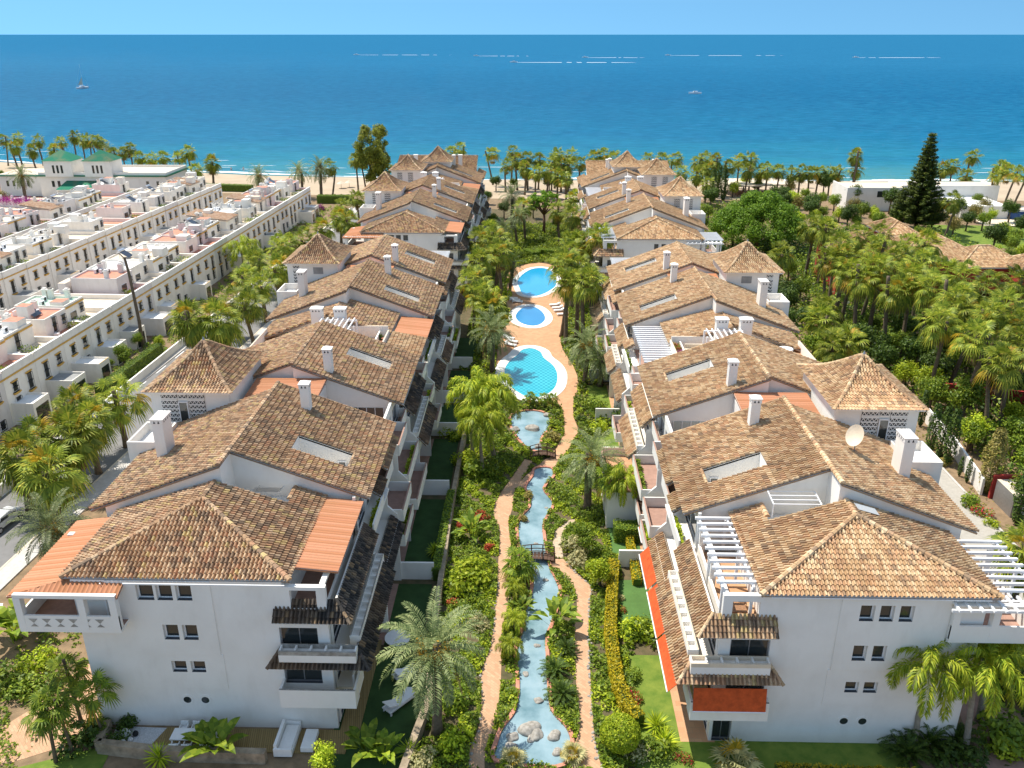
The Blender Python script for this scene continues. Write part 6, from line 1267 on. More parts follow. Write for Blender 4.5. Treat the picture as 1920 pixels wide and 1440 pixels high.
# individual shrubs: (px, py, kind, scale, what, height factor)
shr = [(905, 885, 'leaf_mid', 2.3, 'big rounded green shrub beside the upper brick path'), (885, 1010, 'bird', 1.3, 'tall bird-of-paradise clump among red leaves left of the path'), (868, 990, 'leaf_red', 1.0, 'dark red shrub at the left of the bird-of-paradise clump'), (905, 975, 'leaf_red', 1.0, 'dark red shrub behind the bird-of-paradise clump'), (918, 1030, 'leaf_red', .7, 'small red shrub on the path edge below the bird-of-paradise clump'),
       (868, 1100, 'leaf_bright', 2.2, 'wide yellow-green mound left of the path'), (900, 1085, 'leaf_bright', 1.9, 'yellow-green mound touching the brick path'), (895, 1180, 'leaf_grey', 1.1, 'silver-grey shrub beside the left brick path'), (850, 1135, 'leaf_red', .7, 'low red shrub between the yellow mound and the date palm'), (1075, 1030, 'leaf_grey', 1.6, 'grey-green mound inside the bend of the stepping path'), (1090, 1060, 'leaf_grey', 1.5, 'grey-green shrub mound on the right path edge'),
       (1140, 1100, 'petal_red', .6, 'red-flowered shrub beside the golden hedge and artificial lawn'), (1160, 1125, 'leaf_grey', .55, 'pale blue-grey shrub beside the golden hedge'), (1165, 1145, 'petal_red', .5, 'pink-flowered low shrub beside the golden hedge'), (1195, 1190, 'leaf_bright', 1.7, 'bright green citrus shrub between the two right lawns'), (1215, 1200, 'leaf_mid', 1.5, 'dark green shrub in the shade between the two right lawns'),
       (1185, 1270, 'leaf_mid', .9, 'green shrub between hedge and sunny lawn'), (1190, 1310, 'petal_red', .8, 'red-dotted shrub between hedge and sunny lawn'), (1220, 1410, 'leaf_mid', 1.3, 'green shrub beside the yuccas at the bottom'), (1195, 1420, 'leaf_grey', 1.0, 'grey-green shrub beside the ball tree'), (1280, 1425, 'petal_red', .7, 'orange-flowered shrub in front of the right wall corner'),
       (980, 1150, 'bird', .8, 'bird-of-paradise clump at the left pond edge'), (1045, 1180, 'bird', 1.35, 'tall bird-of-paradise clump leaning over the right pond edge'), (990, 935, 'leaf_olive', .8, 'grassy olive shrub at the pond edge below the upper bridge'), (980, 975, 'leaf_olive', .7, 'second grassy shrub at the left pond edge'),
       (1035, 825, 'leaf_olive', 1.3, 'golden-olive grass mound beside the rock pond'), (1040, 800, 'leaf_mid', .9, 'green shrub at the right rim of the rock pond'), (1125, 810, 'leaf_bright', 1.6, 'bright green hedge-like shrub left of the narrow terrace'), (1120, 770, 'leaf_mid', 1.5, 'leafy shrub behind the bright one near the terrace'), (1160, 790, 'leaf_dark', 1.5, 'dark shrub beside the right block at mid garden'), (1090, 790, 'leaf_dark', .8, 'dark rounded shrub in the rock bed right of the path'),
       (945, 600, 'leaf_yellow', 1.0, 'yellow shrub at the rim of the small middle pool'), (940, 560, 'leaf_bright', 2.0, 'bright shrub left of the middle pool'), (948, 530, 'leaf_bright', 1.9, 'bright shrub left of the far pool'), (1100, 560, 'leaf_bright', 2.1, 'bright green shrub right of the middle pool'), (1120, 545, 'leaf_mid', 1.9, 'green shrub behind the bright one right of the pools'), (1120, 700, 'leaf_dark', 1.6, 'dark shrub beneath the right date palm'),
       (925, 890, 'leaf_mid', 1.5, 'green shrub right of the big rounded one'), (870, 870, 'leaf_bright', 1.5, 'sunlit shrub below the queen palms'), (850, 820, 'leaf_bright', 1.5, 'sunlit yellow-green shrub beside the left lawns'), (935, 830, 'leaf_mid', 1.2, 'green shrub left of the rock pond'), (815, 1040, 'yucca', 1.3, 'spiky yucca on the stone wall edge by the left lawn'), (820, 1075, 'leaf_bright', 1.0, 'sunny shrub beneath the spiky yucca'),
       (30, 1200, 'birdb', 1.7, 'banana plant with broad leaves at the far left edge'), (60, 1180, 'birdb', 1.5, 'broad-leaved banana plant beside the side path'), (20, 1290, 'leaf_mid', 1.7, 'green shrub under the banana plants'), (70, 1250, 'leaf_bright', 1.5, 'bright shrub right of the banana plants'), (110, 1165, 'leaf_bright', 1.4, 'yellow-green shrub beside the pavement below the balcony'), (60, 1300, 'leaf_mid', 1.4, 'green shrub by the lower side path'), (140, 1150, 'leaf_mid', 1.2, 'green shrub in the balcony shade'),
       (150, 1400, 'leaf_dark', 1.8, 'dark shrub under the windmill palms'), (180, 1370, 'leaf_mid', 1.3, 'green shrub against the white front wall corner'), (300, 1430, 'yucca', 1.6, 'pale spiky yucca below the stone wall at the bottom'), (410, 1420, 'birdb', 1.35, 'banana plant in front of the white dining table'), (390, 1410, 'birdb', 1.1, 'smaller banana plant left of the other before the table'), (690, 1420, 'birdb', 1.2, 'broad-leaved plant below the loungers'), (720, 1430, 'birdb', 1.1, 'second broad-leaved plant below the loungers'), (770, 1420, 'yucca', 1.5, 'spiky yucca at the foot of the big date palm'),
       (790, 1435, 'leaf_grey', 1.2, 'grey-green shrub at the foot of the big date palm'), (850, 1400, 'leaf_bright', 1.5, 'green shrub right of the big date palm'), (850, 1330, 'leaf_mid', 1.4, 'mid green shrub right of the date palm trunk'), (1230, 1370, 'yucca', 1.6, 'bright yucca rosette before the lower right lawn'), (1245, 1400, 'yucca', 1.6, 'second bright yucca rosette in front of the first'), (1380, 1435, 'palmetto', 1.7, 'pale fan-leaved palmetto at the bottom before the right wall'),
       (1690, 1390, 'cycad', 1.7, 'dark cycad against the right wall left of the palm trunk'), (1740, 1405, 'cycad', 1.9, 'dark cycad right of the palm trunk at the bottom'), (1790, 1400, 'cycad', 1.8, 'dark cycad at the wall end at the bottom right'), (1700, 1425, 'cycad', 1.6, 'cycad nearest the bottom edge at the right'), (1800, 1430, 'leaf_dark', 1.6, 'dark shrub at the bottom right corner of the wall'), (1870, 1380, 'leaf_mid', 2.4, 'large green shrub at the lower right edge'), (1890, 1300, 'leaf_dark', 2.6, 'large dark shrub at the right edge'), (1905, 1420, 'leaf_bright', 1.6, 'bright shrub at the bottom right corner'), (1880, 1220, 'leaf_dark', 2.4, 'dark shrub behind the palms at the right edge'),
       (1053, 1310, 'cycad', 1.25, 'green cycad at the right pond edge, nearest of two'), (1040, 1265, 'cycad', 1.2, 'green cycad at the right pond edge behind the nearest one'), (1063, 1225, 'cycad', 1.0, 'small cycad by the right path'), (1072, 1420, 'palmetto', 1.0, 'spiky rosette at the lower right end of the pond'), (960, 1430, 'palmetto', 1.0, 'spiky rosette at the lower end of the pond'),
       (975, 1085, 'small', 1.0, 'fountain of narrow leaves at the left pond edge below the bridge'), (965, 1185, 'fern', 1.0, 'feathery fern palm between path and pond'), (958, 1235, 'fern', .9, 'second feathery fern palm between path and pond'), (965, 1125, 'fern', 1.0, 'feathery fern palm nearest the lower bridge'),
       (1840, 965, 'petal_red', 1.2, 'orange-flowered shrub by the lane'), (1815, 945, 'leaf_mid', 1.3, 'green shrub by the lane behind the flowers'), (1765, 870, 'leaf_olive', 1.1, 'low olive shrub along the lane'), (1860, 985, 'leaf_bright', .8, 'small bright shrub beside the lane kerb'), (1880, 1010, 'leaf_mid', .8, 'small green shrub nearest on the lane kerb'), (1745, 840, 'leaf_olive', 1.1, 'olive shrub at the foot of the lamp post'),
       (245, 1330 + 30, 'leaf_dark', .9, 'dark leafy plant in the stone planter by the gravel'), (225, 1395, 'leaf_dark', .8, 'dark plant at the front of the stone planter'), (380, 1385, 'leaf_olive', .01, 'x')]
for px, py, k, s_, lab in shr:
    if s_ < .1: continue
    x, y = site(px, py)
    if k in BUSH: one('shrub', random.choice(BUSH[k]), (x, y, 0), lab, 'shrub', s=s_, sz=s_ * random.uniform(.75, 1.0))
    elif k in ('bird', 'birdb'): one('broadleaf_plant', random.choice(BIRD) if k == 'bird' else BIRDB, (x, y, 0), lab, 'plant', s=s_)
    elif k == 'yucca': one('yucca', YUCCA, (x, y, .35), lab, 'plant', s=s_)
    elif k == 'palmetto': one('palmetto', PALMETTO, (x, y, .15), lab, 'plant', s=s_)
    elif k == 'cycad': one('cycad', CYCAD, (x, y, .3), lab, 'plant', s=s_)
    elif k == 'small': palm('small', (x, y), 1.6, lab, None, 1.7)
    elif k == 'fern': palm('queen', (x, y), 1.2, lab, None, .42)
# bougainvillea against the townhouses
for i, (px, py, s_) in enumerate([(600, 395, 1.6), (578, 410, 1.5), (305, 590, 1.6), (622, 408, 1.3), (392, 480, 1.1)]):
    x, y = site(px, py); one('bougainvillea', BUSH['petal_purple'][0], (x, y, 0), ['purple bougainvillea at the sea end of the townhouse row', 'purple bougainvillea left of the sea end of the row', 'dark purple bougainvillea climbing over a porch', 'purple bougainvillea nearest the road at the row end', 'purple bougainvillea halfway along the row'][i], 'shrub', s=s_)
# ground cover in the beds: countless leaves, so stuff
def ground_cover(nm, label, region, mat, dens, leaf, hmax, thr=.0, seed=0, avoid=True):
    rg = np.random.default_rng(seed); x0, x1, y0, y1 = region; n_ = int((x1 - x0) * (y1 - y0) * dens); X_ = rg.uniform(x0, x1, n_); Y_ = rg.uniform(y0, y1, n_)
    f = np.sin(X_ * 1.1 + seed) * np.cos(Y_ * .83 + seed * 2) + .7 * np.sin(X_ * 2.7 + Y_ * 1.9 + seed) + .4 * np.sin(Y_ * 4.1 - X_ * 3.3 + seed)
    keep = f > thr
    if avoid:
        for P_ in AVOID: keep &= ~in_poly(X_, Y_, P_)
    X_, Y_, f = X_[keep], Y_[keep], f[keep]; hh = np.clip((f - thr) * .6, .06, 1) * hmax; Z_ = hh * rg.random(len(X_)) ** .5 + .03
    o = bpy.data.objects.new(nm, quads_mesh(nm, leaves(np.stack([X_, Y_, Z_], 1), np.tile([[0, 0, 1.]], (len(X_), 1)), leaf, rng=rg), [mat])); COL.objects.link(o); return stuff(o, label, 'ground cover')
ground_cover('ground_cover', 'mid green ground cover filling the near garden beds', (-7.8, 8.2, 38, 90), 'leaf_mid', 130, .13, .6, -.7, 1)
ground_cover('ground_cover', 'yellow-green ground cover patches in the near garden beds', (-7.8, 8.2, 38, 90), 'leaf_bright', 90, .13, .65, .1, 2)
ground_cover('ground_cover', 'dark ground cover patches in the near garden beds', (-7.8, 8.2, 38, 90), 'leaf_dark', 30, .12, .7, .6, 3)
ground_cover('ground_cover', 'green ground cover of the far garden around the pools', (-10, 10, 90, 212), 'leaf_mid', 40, .2, 1.0, -.7, 4)
ground_cover('ground_cover', 'bright ground cover of the far garden', (-10, 10, 90, 212), 'leaf_bright', 26, .2, 1.1, .1, 5)
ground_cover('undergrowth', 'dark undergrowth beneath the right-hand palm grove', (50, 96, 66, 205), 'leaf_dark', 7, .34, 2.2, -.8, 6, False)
ground_cover('undergrowth', 'green undergrowth beneath the right-hand palm grove', (50, 96, 64, 205), 'leaf_mid', 8, .30, 2.9, -.5, 7, False)
ground_cover('undergrowth', 'green undergrowth behind the right tiled rows', (33.5, 60, 114, 240), 'leaf_mid', 8, .30, 1.6, -.6, 13, False)
ground_cover('ground_cover', 'green planting on the bank at the lower left', (-44, -33, 40, 58), 'leaf_mid', 45, .14, .6, 0, 8)
ground_cover('ground_cover', 'planting strip between the left block and the road', (-41.5, -33.5, 58, 215), 'leaf_bright', 9, .16, .5, .4, 9)
ground_cover('ground_cover', 'low planting in the strip between lane and white wall', (45.3, 47.9, 56, 112), 'leaf_olive', 12, .14, .4, .5, 10)
ground_cover('ground_cover', 'green front gardens of the townhouses', (-59, -54, 70, 232), 'leaf_mid', 20, .18, .9, -.2, 11)
ground_cover('ground_cover', 'undergrowth at the lower right corner', (33.5, 44, 38, 58), 'leaf_dark', 40, .16, 1.0, -.5, 12)

# ------------------------------------------------------------------ townhouses on the left
WIN = {}
def win_parts(kind):
    """shared meshes, facing +x, origin at lower centre on the wall face"""
    if kind in WIN: return WIN[kind]
    w_, h_ = {'win': (.95, 1.15), 'door': (.95, 2.05), 'wide': (1.8, 1.2)}[kind]
    f = MB(); f.box(-.02, .05, -w_ / 2, w_ / 2, 0, .06, 'white_paint'); f.box(-.02, .05, -w_ / 2, w_ / 2, h_ - .06, h_, 'white_paint')
    f.box(-.02, .05, -w_ / 2, -w_ / 2 + .07, .06, h_ - .06, 'white_paint'); f.box(-.02, .05, w_ / 2 - .07, w_ / 2, .06, h_ - .06, 'white_paint')
    if kind != 'wide':
        for k in range(5): y = -w_ / 2 - .05 + (w_ + .1) * k / 4; f.box(.16, .19, y - .015, y + .015, -.05, h_ + .02, 'black_metal')
        for z in (-.05, h_ / 2, h_): f.box(.0, .2, -w_ / 2 - .05, w_ / 2 + .05, z, z + .03, 'black_metal')
    p = MB(); p.box(-.01, .02, -w_ / 2 + .07, w_ / 2 - .07, .06, h_ - .06, 'window_glass')
    s = MB(); s.box(-.02, .30, -w_ / 2 - .18, w_ / 2 + .18, -.22, -.06, 'ochre_paint'); s.box(-.02, .22, -w_ / 2 - .05, w_ / 2 + .05, -.34, -.22, 'ochre_paint')
    l = MB(); l.box(-.02, .12, -w_ / 2 - .22, w_ / 2 + .22, h_ + .12, h_ + .26, 'ochre_paint'); l.box(-.02, .08, -w_ / 2 - .05, w_ / 2 + .05, h_ + .05, h_ + .12, 'ochre_paint')
    WIN[kind] = (f.mesh('window'), p.mesh('pane'), s.mesh('sill'), l.mesh('lintel')); return WIN[kind]
def add_win(par, kind, x, y, z, face, trim=True):
    f, p, s_, l_ = win_parts(kind); o = bpy.data.objects.new('window', f); COL.objects.link(o); o.parent = par
    o.location = (x, y, z); o.rotation_euler[2] = 0 if face == 1 else math.pi if face == -1 else -math.pi / 2
    for nm, me in (('pane', p),) + ((('sill', s_), ('lintel', l_)) if trim else ()):
        c_ = bpy.data.objects.new(nm, me); COL.objects.link(c_); c_.parent = o
def local(mb, par, name, bevel=0):
    o = bpy.data.objects.new(name, mb.mesh(name)); COL.objects.link(o); o.parent = par; return o
ROOFS = {'terracotta': 'flat_terracotta', 'white': 'roof_white', 'grey': 'roof_grey', 'sand': 'roof_sand', 'mint': 'roof_mint'}
def townhouse(x, y0, wd, dp, label, roof, rg, group, face=1, H=6.1, pent=True, porch=True, end=False, old=False):
    """local frame: facade at x = 0 facing +x (face 1); house runs towards -x; y from 0 to wd"""
    par = bpy.data.objects.new('townhouse', None); COL.objects.link(par); par.location = (x, y0, 0); par.rotation_euler[2] = -R(1.8); tag(par, label, 'townhouse', group)
    sk_ = 'old_stucco' if old else 'house_white'
    mb = MB(); mb.box(-dp, 0, .004, wd - .004, 0, H, sk_); mb.box(-dp + .25, -.25, .25, wd - .25, H, H + .03, 'roof_sand' if roof != 'terracotta' else 'flat_terracotta')
    mb.box(-dp, 0, .004, .2, H, H + .75, sk_); mb.box(-dp, 0, wd - .2, wd - .004, H, H + .75, sk_); mb.box(-.2, 0, .2, wd - .2, H, H + .95, sk_); mb.box(-dp, -dp + .2, .2, wd - .2, H, H + .95, sk_); local(mb, par, 'wall')
    mb = MB(); mb.box(.0, .09, .004, wd - .004, H - .22, H - .02, 'ochre_paint'); mb.box(-dp - .09, -dp, .004, wd - .004, H - .22, H - .02, 'ochre_paint')
    if end: mb.box(-dp, 0, -.09, .0, H - .22, H - .02, 'ochre_paint')
    mb.box(-.24, .05, 0, wd, H + .95, H + 1.0, 'roof_white'); local(mb, par, 'cornice')
    ks = rg.choice([('win', 'win'), ('win', 'door'), ('door', 'win')])
    for k, q in zip(ks, (.28, .74)): add_win(par, k, .0, wd * q, 3.85 if k == 'win' else 3.0, 1)
    for q in (.3, .72): add_win(par, rg.choice(['win', 'door']) , .0, wd * q, 1.0 if rg.random() < .5 else .35, 1, False)
    for q in (.3, .72): add_win(par, 'win', -dp, wd * q, 3.85, -1)
    if end:
        for q in (-3.5, -8.5): add_win(par, 'win', q, .0, 3.8, 0)
    if porch:
        a = rg.uniform(.2, 1.2); pw_ = rg.uniform(2.6, 3.6); pd = rg.uniform(2.4, 4.0)
        mb = MB(); mb.box(0.001, pd, a, a + pw_, 0, 2.6, sk_, 'roof_grey' if rg.random() < .5 else 'roof_white'); mb.box(.0, pd, a, a + .12, 2.6, 2.85, sk_); mb.box(.0, pd, a + pw_ - .12, a + pw_, 2.6, 2.85, sk_); mb.box(pd - .12, pd, a + .12, a + pw_ - .12, 2.6, 2.85, sk_, 'ochre_paint' if rg.random() < .4 else None)
        o = local(mb, par, 'porch'); mb = MB(); mb.box(pd, pd + .02, a + .4, a + pw_ - .4, .1, 2.1, 'window_glass'); d_ = bpy.data.objects.new('door', mb.mesh('door')); COL.objects.link(d_); d_.parent = o
    if pent:
        b0 = rg.uniform(2.2, 3.8); b1 = dp - rg.uniform(1.5, 3); ya = rg.choice([0.2, .2, 1.2]); yb = wd - rg.choice([.2, .2, 1.4]); ph_ = H + rg.uniform(2.3, 2.7)
        mb = MB(); mb.box(-b1, -b0, ya, yb, H + .03, ph_, sk_)
        if roof == 'tile':
            local(mb, par, 'penthouse')
            t_ = Vector((-(b1 - b0), 0, 1.0)).normalized(); o = tile_sheet('penthouse_roof', [(-b0 + .4, ya - .1, ph_ + .02), (-b0 + .4, yb + .1, ph_ + .02), (-b1, yb + .1, ph_ + 1.0), (-b1, ya - .1, ph_ + 1.0)], (0, 1, 0), t_, 'tile_beige', par, detail=1)
        else:
            for q in ((-b1, -b0, ya, ya + .15), (-b1, -b0, yb - .15, yb), (-b0 - .15, -b0, ya + .15, yb - .15), (-b1, -b1 + .15, ya + .15, yb - .15)): mb.box(*q, ph_, ph_ + .3, sk_)
            mb.box(-b1 + .15, -b0 - .15, ya + .15, yb - .15, ph_, ph_ + .04, ROOFS[roof]); local(mb, par, 'penthouse')
            if rg.random() < .35: mb = MB(); mb.box(-b0, -b0 + .08, ya, yb, ph_ - .25, ph_, 'ochre_paint'); local(mb, par, 'penthouse_cornice')
        add_win(par, rg.choice(['wide', 'door']), -b0, (ya + yb) / 2 - .6, H + .35, 1, False)
        if rg.random() < .6: add_win(par, 'win', -b0, yb - .9, H + .9, 1, False)
        for _ in range(rg.choice([1, 2, 2, 3])):       # chimneys
            cx = -rg.uniform(b0 + .6, b1 - .6); cy_ = rg.choice([ya + .3, yb - .8]); mb = MB(); mb.box(cx, cx + .6, cy_, cy_ + .6, ph_ - .2, ph_ + 1.3, sk_); mb.box(cx - .08, cx + .68, cy_ - .08, cy_ + .68, ph_ + 1.3, ph_ + 1.42, sk_)
            mb.box(cx + .08, cx + .52, cy_ + .08, cy_ + .52, ph_ + 1.42, ph_ + 1.6, rg.choice(['stone', sk_])); local(mb, par, 'chimney')
        if roof != 'tile':
            for _ in range(rg.choice([1, 2, 3, 4])):   # condensers
                cx = -rg.uniform(b0 + .5, b1 - 1.4); cy_ = rg.uniform(ya + .5, yb - 1.4); mb = MB(); mb.box(cx, cx + .35, cy_, cy_ + .9, ph_ + .06, ph_ + .70, 'white_paint'); mb.lathe((cx + .36, cy_ + .45, ph_ + .2), [(.0, 0)], 'black_metal', 3) if False else mb.box(cx + .351, cx + .37, cy_ + .2, cy_ + .7, ph_ + .16, ph_ + .60, 'black_metal'); local(mb, par, 'air_conditioner')
            if rg.random() < .4:                       # solar water heater
                cx = -rg.uniform(b0 + 1.2, b1 - 2.2); cy_ = ya + 1.0; mb = MB(); mb.poly([(cx, cy_, ph_ + .3), (cx, cy_ + 1.9, ph_ + .3), (cx - 1.5, cy_ + 1.9, ph_ + 1.2), (cx - 1.5, cy_, ph_ + 1.2)], 'solar_panel')
                mb.tube([(cx - 1.65, cy_, ph_ + 1.3), (cx - 1.65, cy_ + 1.9, ph_ + 1.3)], .26, 'steel', 12)
                for yy in (cy_ + .1, cy_ + 1.8): mb.tube([(cx - 1.6, yy, ph_), (cx - 1.6, yy, ph_ + 1.1)], .03, 'grey_metal', 5); mb.tube([(cx, yy, ph_), (cx, yy, ph_ + .3)], .03, 'grey_metal', 5)
                local(mb, par, 'solar_heater')
        for _ in range(rg.choice([0, 1, 1, 2])):
            cx = -rg.uniform(b0 + .8, b1 - 1.8); cy_ = rg.uniform(ya + .3, yb - 2.4); hz = rg.uniform(.7, 1.9); mb = MB(); mb.box(cx - .2, cx + rg.uniform(1.1, 2.2), cy_, cy_ + rg.uniform(1.3, 2.1), ph_ + .05, ph_ + hz, sk_, rg.choice(['roof_white', 'roof_sand', 'flat_terracotta'])); local(mb, par, 'stair_box')
        if rg.random() < .5: mb = MB(); cx = -rg.uniform(dp - 2.2, dp - .8); mb.box(cx - .6, cx + .6, .21, rg.uniform(2, wd - .6), H + .04, H + rg.uniform(1.6, 2.3), sk_, 'roof_sand'); local(mb, par, 'store_room')
        if rg.random() < .45: n9 = 160; C9 = np.stack([RNG.uniform(-b0 + .4, -.4, n9), RNG.uniform(.4, 1.4, n9) + rg.uniform(0, wd - 2), H + .1 + .9 * RNG.random(n9)], 1); o9 = bpy.data.objects.new('potted_plants', quads_mesh('potted_plants', leaves(C9, RNG.normal(0, 1, (n9, 3)), .14), ['leaf_mid'])); COL.objects.link(o9); o9.parent = par
        if rg.random() < .35: mb = MB(); mb.box(-b0 + .3, -b0 + 1.6, ya + .4, ya + 1.6, H + .1, H + .12, 'roof_grey'); mb.box(-b0 + .5, -b0 + 1.1, ya + .6, ya + 1.1, H + .12, H + .55, 'cushion_white'); local(mb, par, 'roof_seat')
    return par
RW = random.Random(21); RD = {'tile': 'beige tiled penthouse', 'white': 'flat white roof', 'grey': 'flat grey roof', 'sand': 'flat sandy roof', 'terracotta': 'flat terracotta roof', 'mint': 'pale green roof'}
def house_row(x_at, ya, yb, wd, dp, roofs, where, group, porch=.6, old=.15):
    n_ = int((yb - ya) / wd)
    for i in range(n_):
        y = ya + i * wd; rf = roofs[i % len(roofs)] if i < len(roofs) else RW.choice(['white', 'white', 'sand', 'grey', 'terracotta', 'tile', 'white'])
        townhouse(x_at(y), y, wd, dp, f"white townhouse with {RD[rf]}, {nth(i)} in the {where} row", rf, RW, group, pent=RW.random() < .93, porch=RW.random() < porch, end=(i == 0), old=RW.random() < old)
house_row(lambda y: -63.6 + .035 * (y - 60), 66, 229, 6.6, 12.5, ['grey', 'grey', 'tile', 'tile', 'terracotta', 'white', 'terracotta', 'mint', 'mint', 'terracotta', 'white', 'sand', 'white'], 'roadside', 'townhouses of the roadside row')
house_row(lambda y: -88.8 + .06 * (y - 130), 124, 236, 6.6, 11.5, ['white', 'tile', 'tile', 'white', 'white', 'sand', 'grey', 'white'], 'middle', 'townhouses of the middle row', .2)
house_row(lambda y: -103.4 + .035 * (y - 150), 136, 226, 6.6, 11.5, ['sand', 'terracotta', 'tile', 'white', 'terracotta', 'sand'], 'rear', 'townhouses of the rear row', .3, .4)
house_row(lambda y: -128.5 + .05 * (y - 150), 160, 202, 6.6, 10, ['sand', 'terracotta', 'terracotta', 'tile', 'sand', 'white'], 'rearmost', 'townhouses of the rearmost row', .2, .4)
# beige roofed houses low at the left edge between the rows
def garden_wall(nm, pts, h_, th, m, label, cat='wall', z0=0):
    mb = MB()
    for a, b_ in zip(pts, pts[1:]):
        a = Vector(a); b_ = Vector(b_); d = (b_ - a).normalized(); nn = Vector((-d.y, d.x)) * th / 2; mb.slab([tuple(a - nn), tuple(b_ - nn), tuple(b_ + nn), tuple(a + nn)], z0, z0 + h_, m)
    o = mb.build(nm); tag(o, label, cat); return o
garden_wall('garden_wall', [(-54.4, 72), (-53.6, 100), (-52.4, 135), (-50.5, 180), (-48.0, 228)], 1.2, .25, 'house_white', 'low white wall between the townhouse gardens and the road')
garden_wall('garden_wall', [(-33.0, 54), (-33.0, 130)], 1.3, .2, 'white_stucco', 'white boundary wall on the road side of the left block')
garden_wall('garden_wall', [(48.4, 96), (47.84, 87.7), (46.5, 78.2)], 1.9, .25, 'white_stucco', 'white wall beside the lane behind the cypresses')
garden_wall('garden_wall', [(40.0, 170), (36, 140), (35.5, 132)], 2.0, .2, 'white_stucco', 'white wall right of the sea-end tiled block')
garden_wall('villa_wall', [(52, 104), (62, 101), (75, 99), (90, 97)], 2.2, .3, 'red_wall', 'deep red garden wall behind the palm trunks')
garden_wall('garden_wall', [(-7.4, 55), (-7.5, 62), (-7.7, 74), (-7.6, 90)], 1.1, .45, 'stone_wall', 'rough stone retaining wall along the left private lawns')
garden_wall('garden_wall', [(-7.9, 40.5), (-7.4, 44), (-6.9, 47), (-7.1, 49.5)], .9, .5, 'stone_wall', 'curving stone wall beside the white sun loungers')
garden_wall('garden_wall', [(-28.5, 44.4), (-28.3, 42.5), (-24, 42.0), (-17, 41.9)], .9, .5, 'stone_wall', 'rough stone planter wall along the wood deck at the bottom')
garden_wall('garden_wall', [(9.5, 129.5), (16, 128)], 1.1, .4, 'stone_wall', 'curved stone wall below the palms right of the pools')
for i, y in enumerate([62.3, 77, 91, 100.7, 113]): garden_wall('garden_wall', [(-12.5, y), (-8.2, y)], 1.7, .2, 'white_stucco', f"white dividing wall between the left private gardens, {nth(i)} the camera")
for i, y in enumerate([64.6, 76, 85, 95.5, 108.5]): garden_wall('garden_wall', [(12.2, y), (8.0, y)], 1.7, .2, 'white_stucco', f"white dividing wall between the right private gardens, {nth(i)} the camera")
# terrace box projecting into the garden from the right block
mb = MB(); mb.box(7.4, 10.6, 71.0, 80.5, 0, 3.0, 'white_stucco', 'plaza_paving')
for q in ((7.4, 7.6, 71, 80.5), (7.6, 10.6, 71, 71.2), (7.6, 10.6, 80.3, 80.5)): mb.box(*q, 3.0, 3.9, 'white_stucco', 'terrace_paving')
tag(mb.build('garden_terrace'), 'raised terracotta terrace with white parapets jutting from the right block', 'terrace')
# bare palm trunk pole among the townhouses
mb = MB(); pts = [(0, 0, 0), (.1, 0, 4), (-.05, 0, 8), (-.2, 0, 11.5), (-.5, .05, 13.8)]; mb.tube(pts, [.30, .24, .22, .20, .16], 'trunk', 10); mb.tube([(-.5, .05, 13.6), (-1.2, .2, 14.3), (-2.2, .4, 14.2)], [.1, .08, .03], 'trunk', 6)
o = mb.build('dead_palm'); o.location = (-58.9, 121, 0); tag(o, 'tall bare dead palm trunk standing before the roadside townhouses', 'dead tree')
# green towered villa near the beach
vx, vy = -139, 247
vil = empty('villa', 'white beach villa with two green-tiled square towers', 'villa', (vx, vy, 0))
mb = MB(); mb.box(vx - 3, vx + 34, vy, vy + 16, 0, 6.5, 'white_stucco', 'roof_sand'); mb.box(vx - 16, vx - 3, vy + 2, vy + 14, 0, 6.2, 'white_stucco', 'roof_sand')
for q in ((vx - 3, vx + 34, vy, vy + .2), (vx - 3, vx + 34, vy + 15.8, vy + 16), (vx + 33.8, vx + 34, vy + .2, vy + 15.8)): mb.box(*q, 6.5, 7.1, 'white_stucco')
mb.build('wall', vil); mb = MB(); mb.box(vx - 3.2, vx + 34.2, vy - .5, vy - .003, 6.0, 6.35, 'tile_green'); mb.box(vx + 34.003, vx + 34.5, vy - .5, vy + 16, 6.0, 6.35, 'tile_green'); mb.box(vx - 16.2, vx - 3.2, vy + 1.5, vy + 1.997, 5.7, 6.0, 'tile_green'); mb.build('green_cornice', vil)
for tx in (vx - .5, vx + 11.0):
    mb = MB(); mb.box(tx, tx + 8, vy - .8, vy + 6.2, 6.0, 10.4, 'white_stucco'); tw = mb.build('tower', vil); mb = MB()
    a = [(tx - .4, vy - 1.2), (tx + 8.4, vy - 1.2), (tx + 8.4, vy + 6.6), (tx - .4, vy + 6.6)]
    for i in range(4): mb.poly([(*a[i], 10.4), (*a[(i + 1) % 4], 10.4), (tx + 4, vy + 2.7, 13.2)], 'tile_green')
    mb.poly([(*p, 10.39) for p in a], 'tile_green'); mb.build('tower_roof', tw)
    for k in range(3): mb = MB(); xx = tx + 2.4 + k * 1.2; mb.box(xx, xx + .6, vy - .83, vy - .80, 7.0, 9.2, 'window_glass'); mb.build('window', tw)
for k, q in enumerate([.5, 2.2, 5, 7, 14, 16.2, 18.6, 20.8, 28, 31]): mb = MB(); mb.box(vx + q, vx + q + .8, vy - .03, vy, 3.0, 4.7, 'window_glass'); mb.build('window', vil)
for q in (-14, -12.2, -10, -8): mb = MB(); mb.box(vx + q, vx + q + .7, vy + 1.97, vy + 2, 2.8, 4.4, 'window_glass'); mb.build('window', vil)
mb = MB(); mb.poly([(vx + 4, vy - 5, 3.0), (vx + 16, vy - 5, 3.0), (vx + 15, vy, 4.8), (vx + 5, vy, 4.8)], 'tile_green'); mb.box(vx + 4, vx + 16, vy - 5, vy - .1, 2.8, 2.98, 'white_stucco')
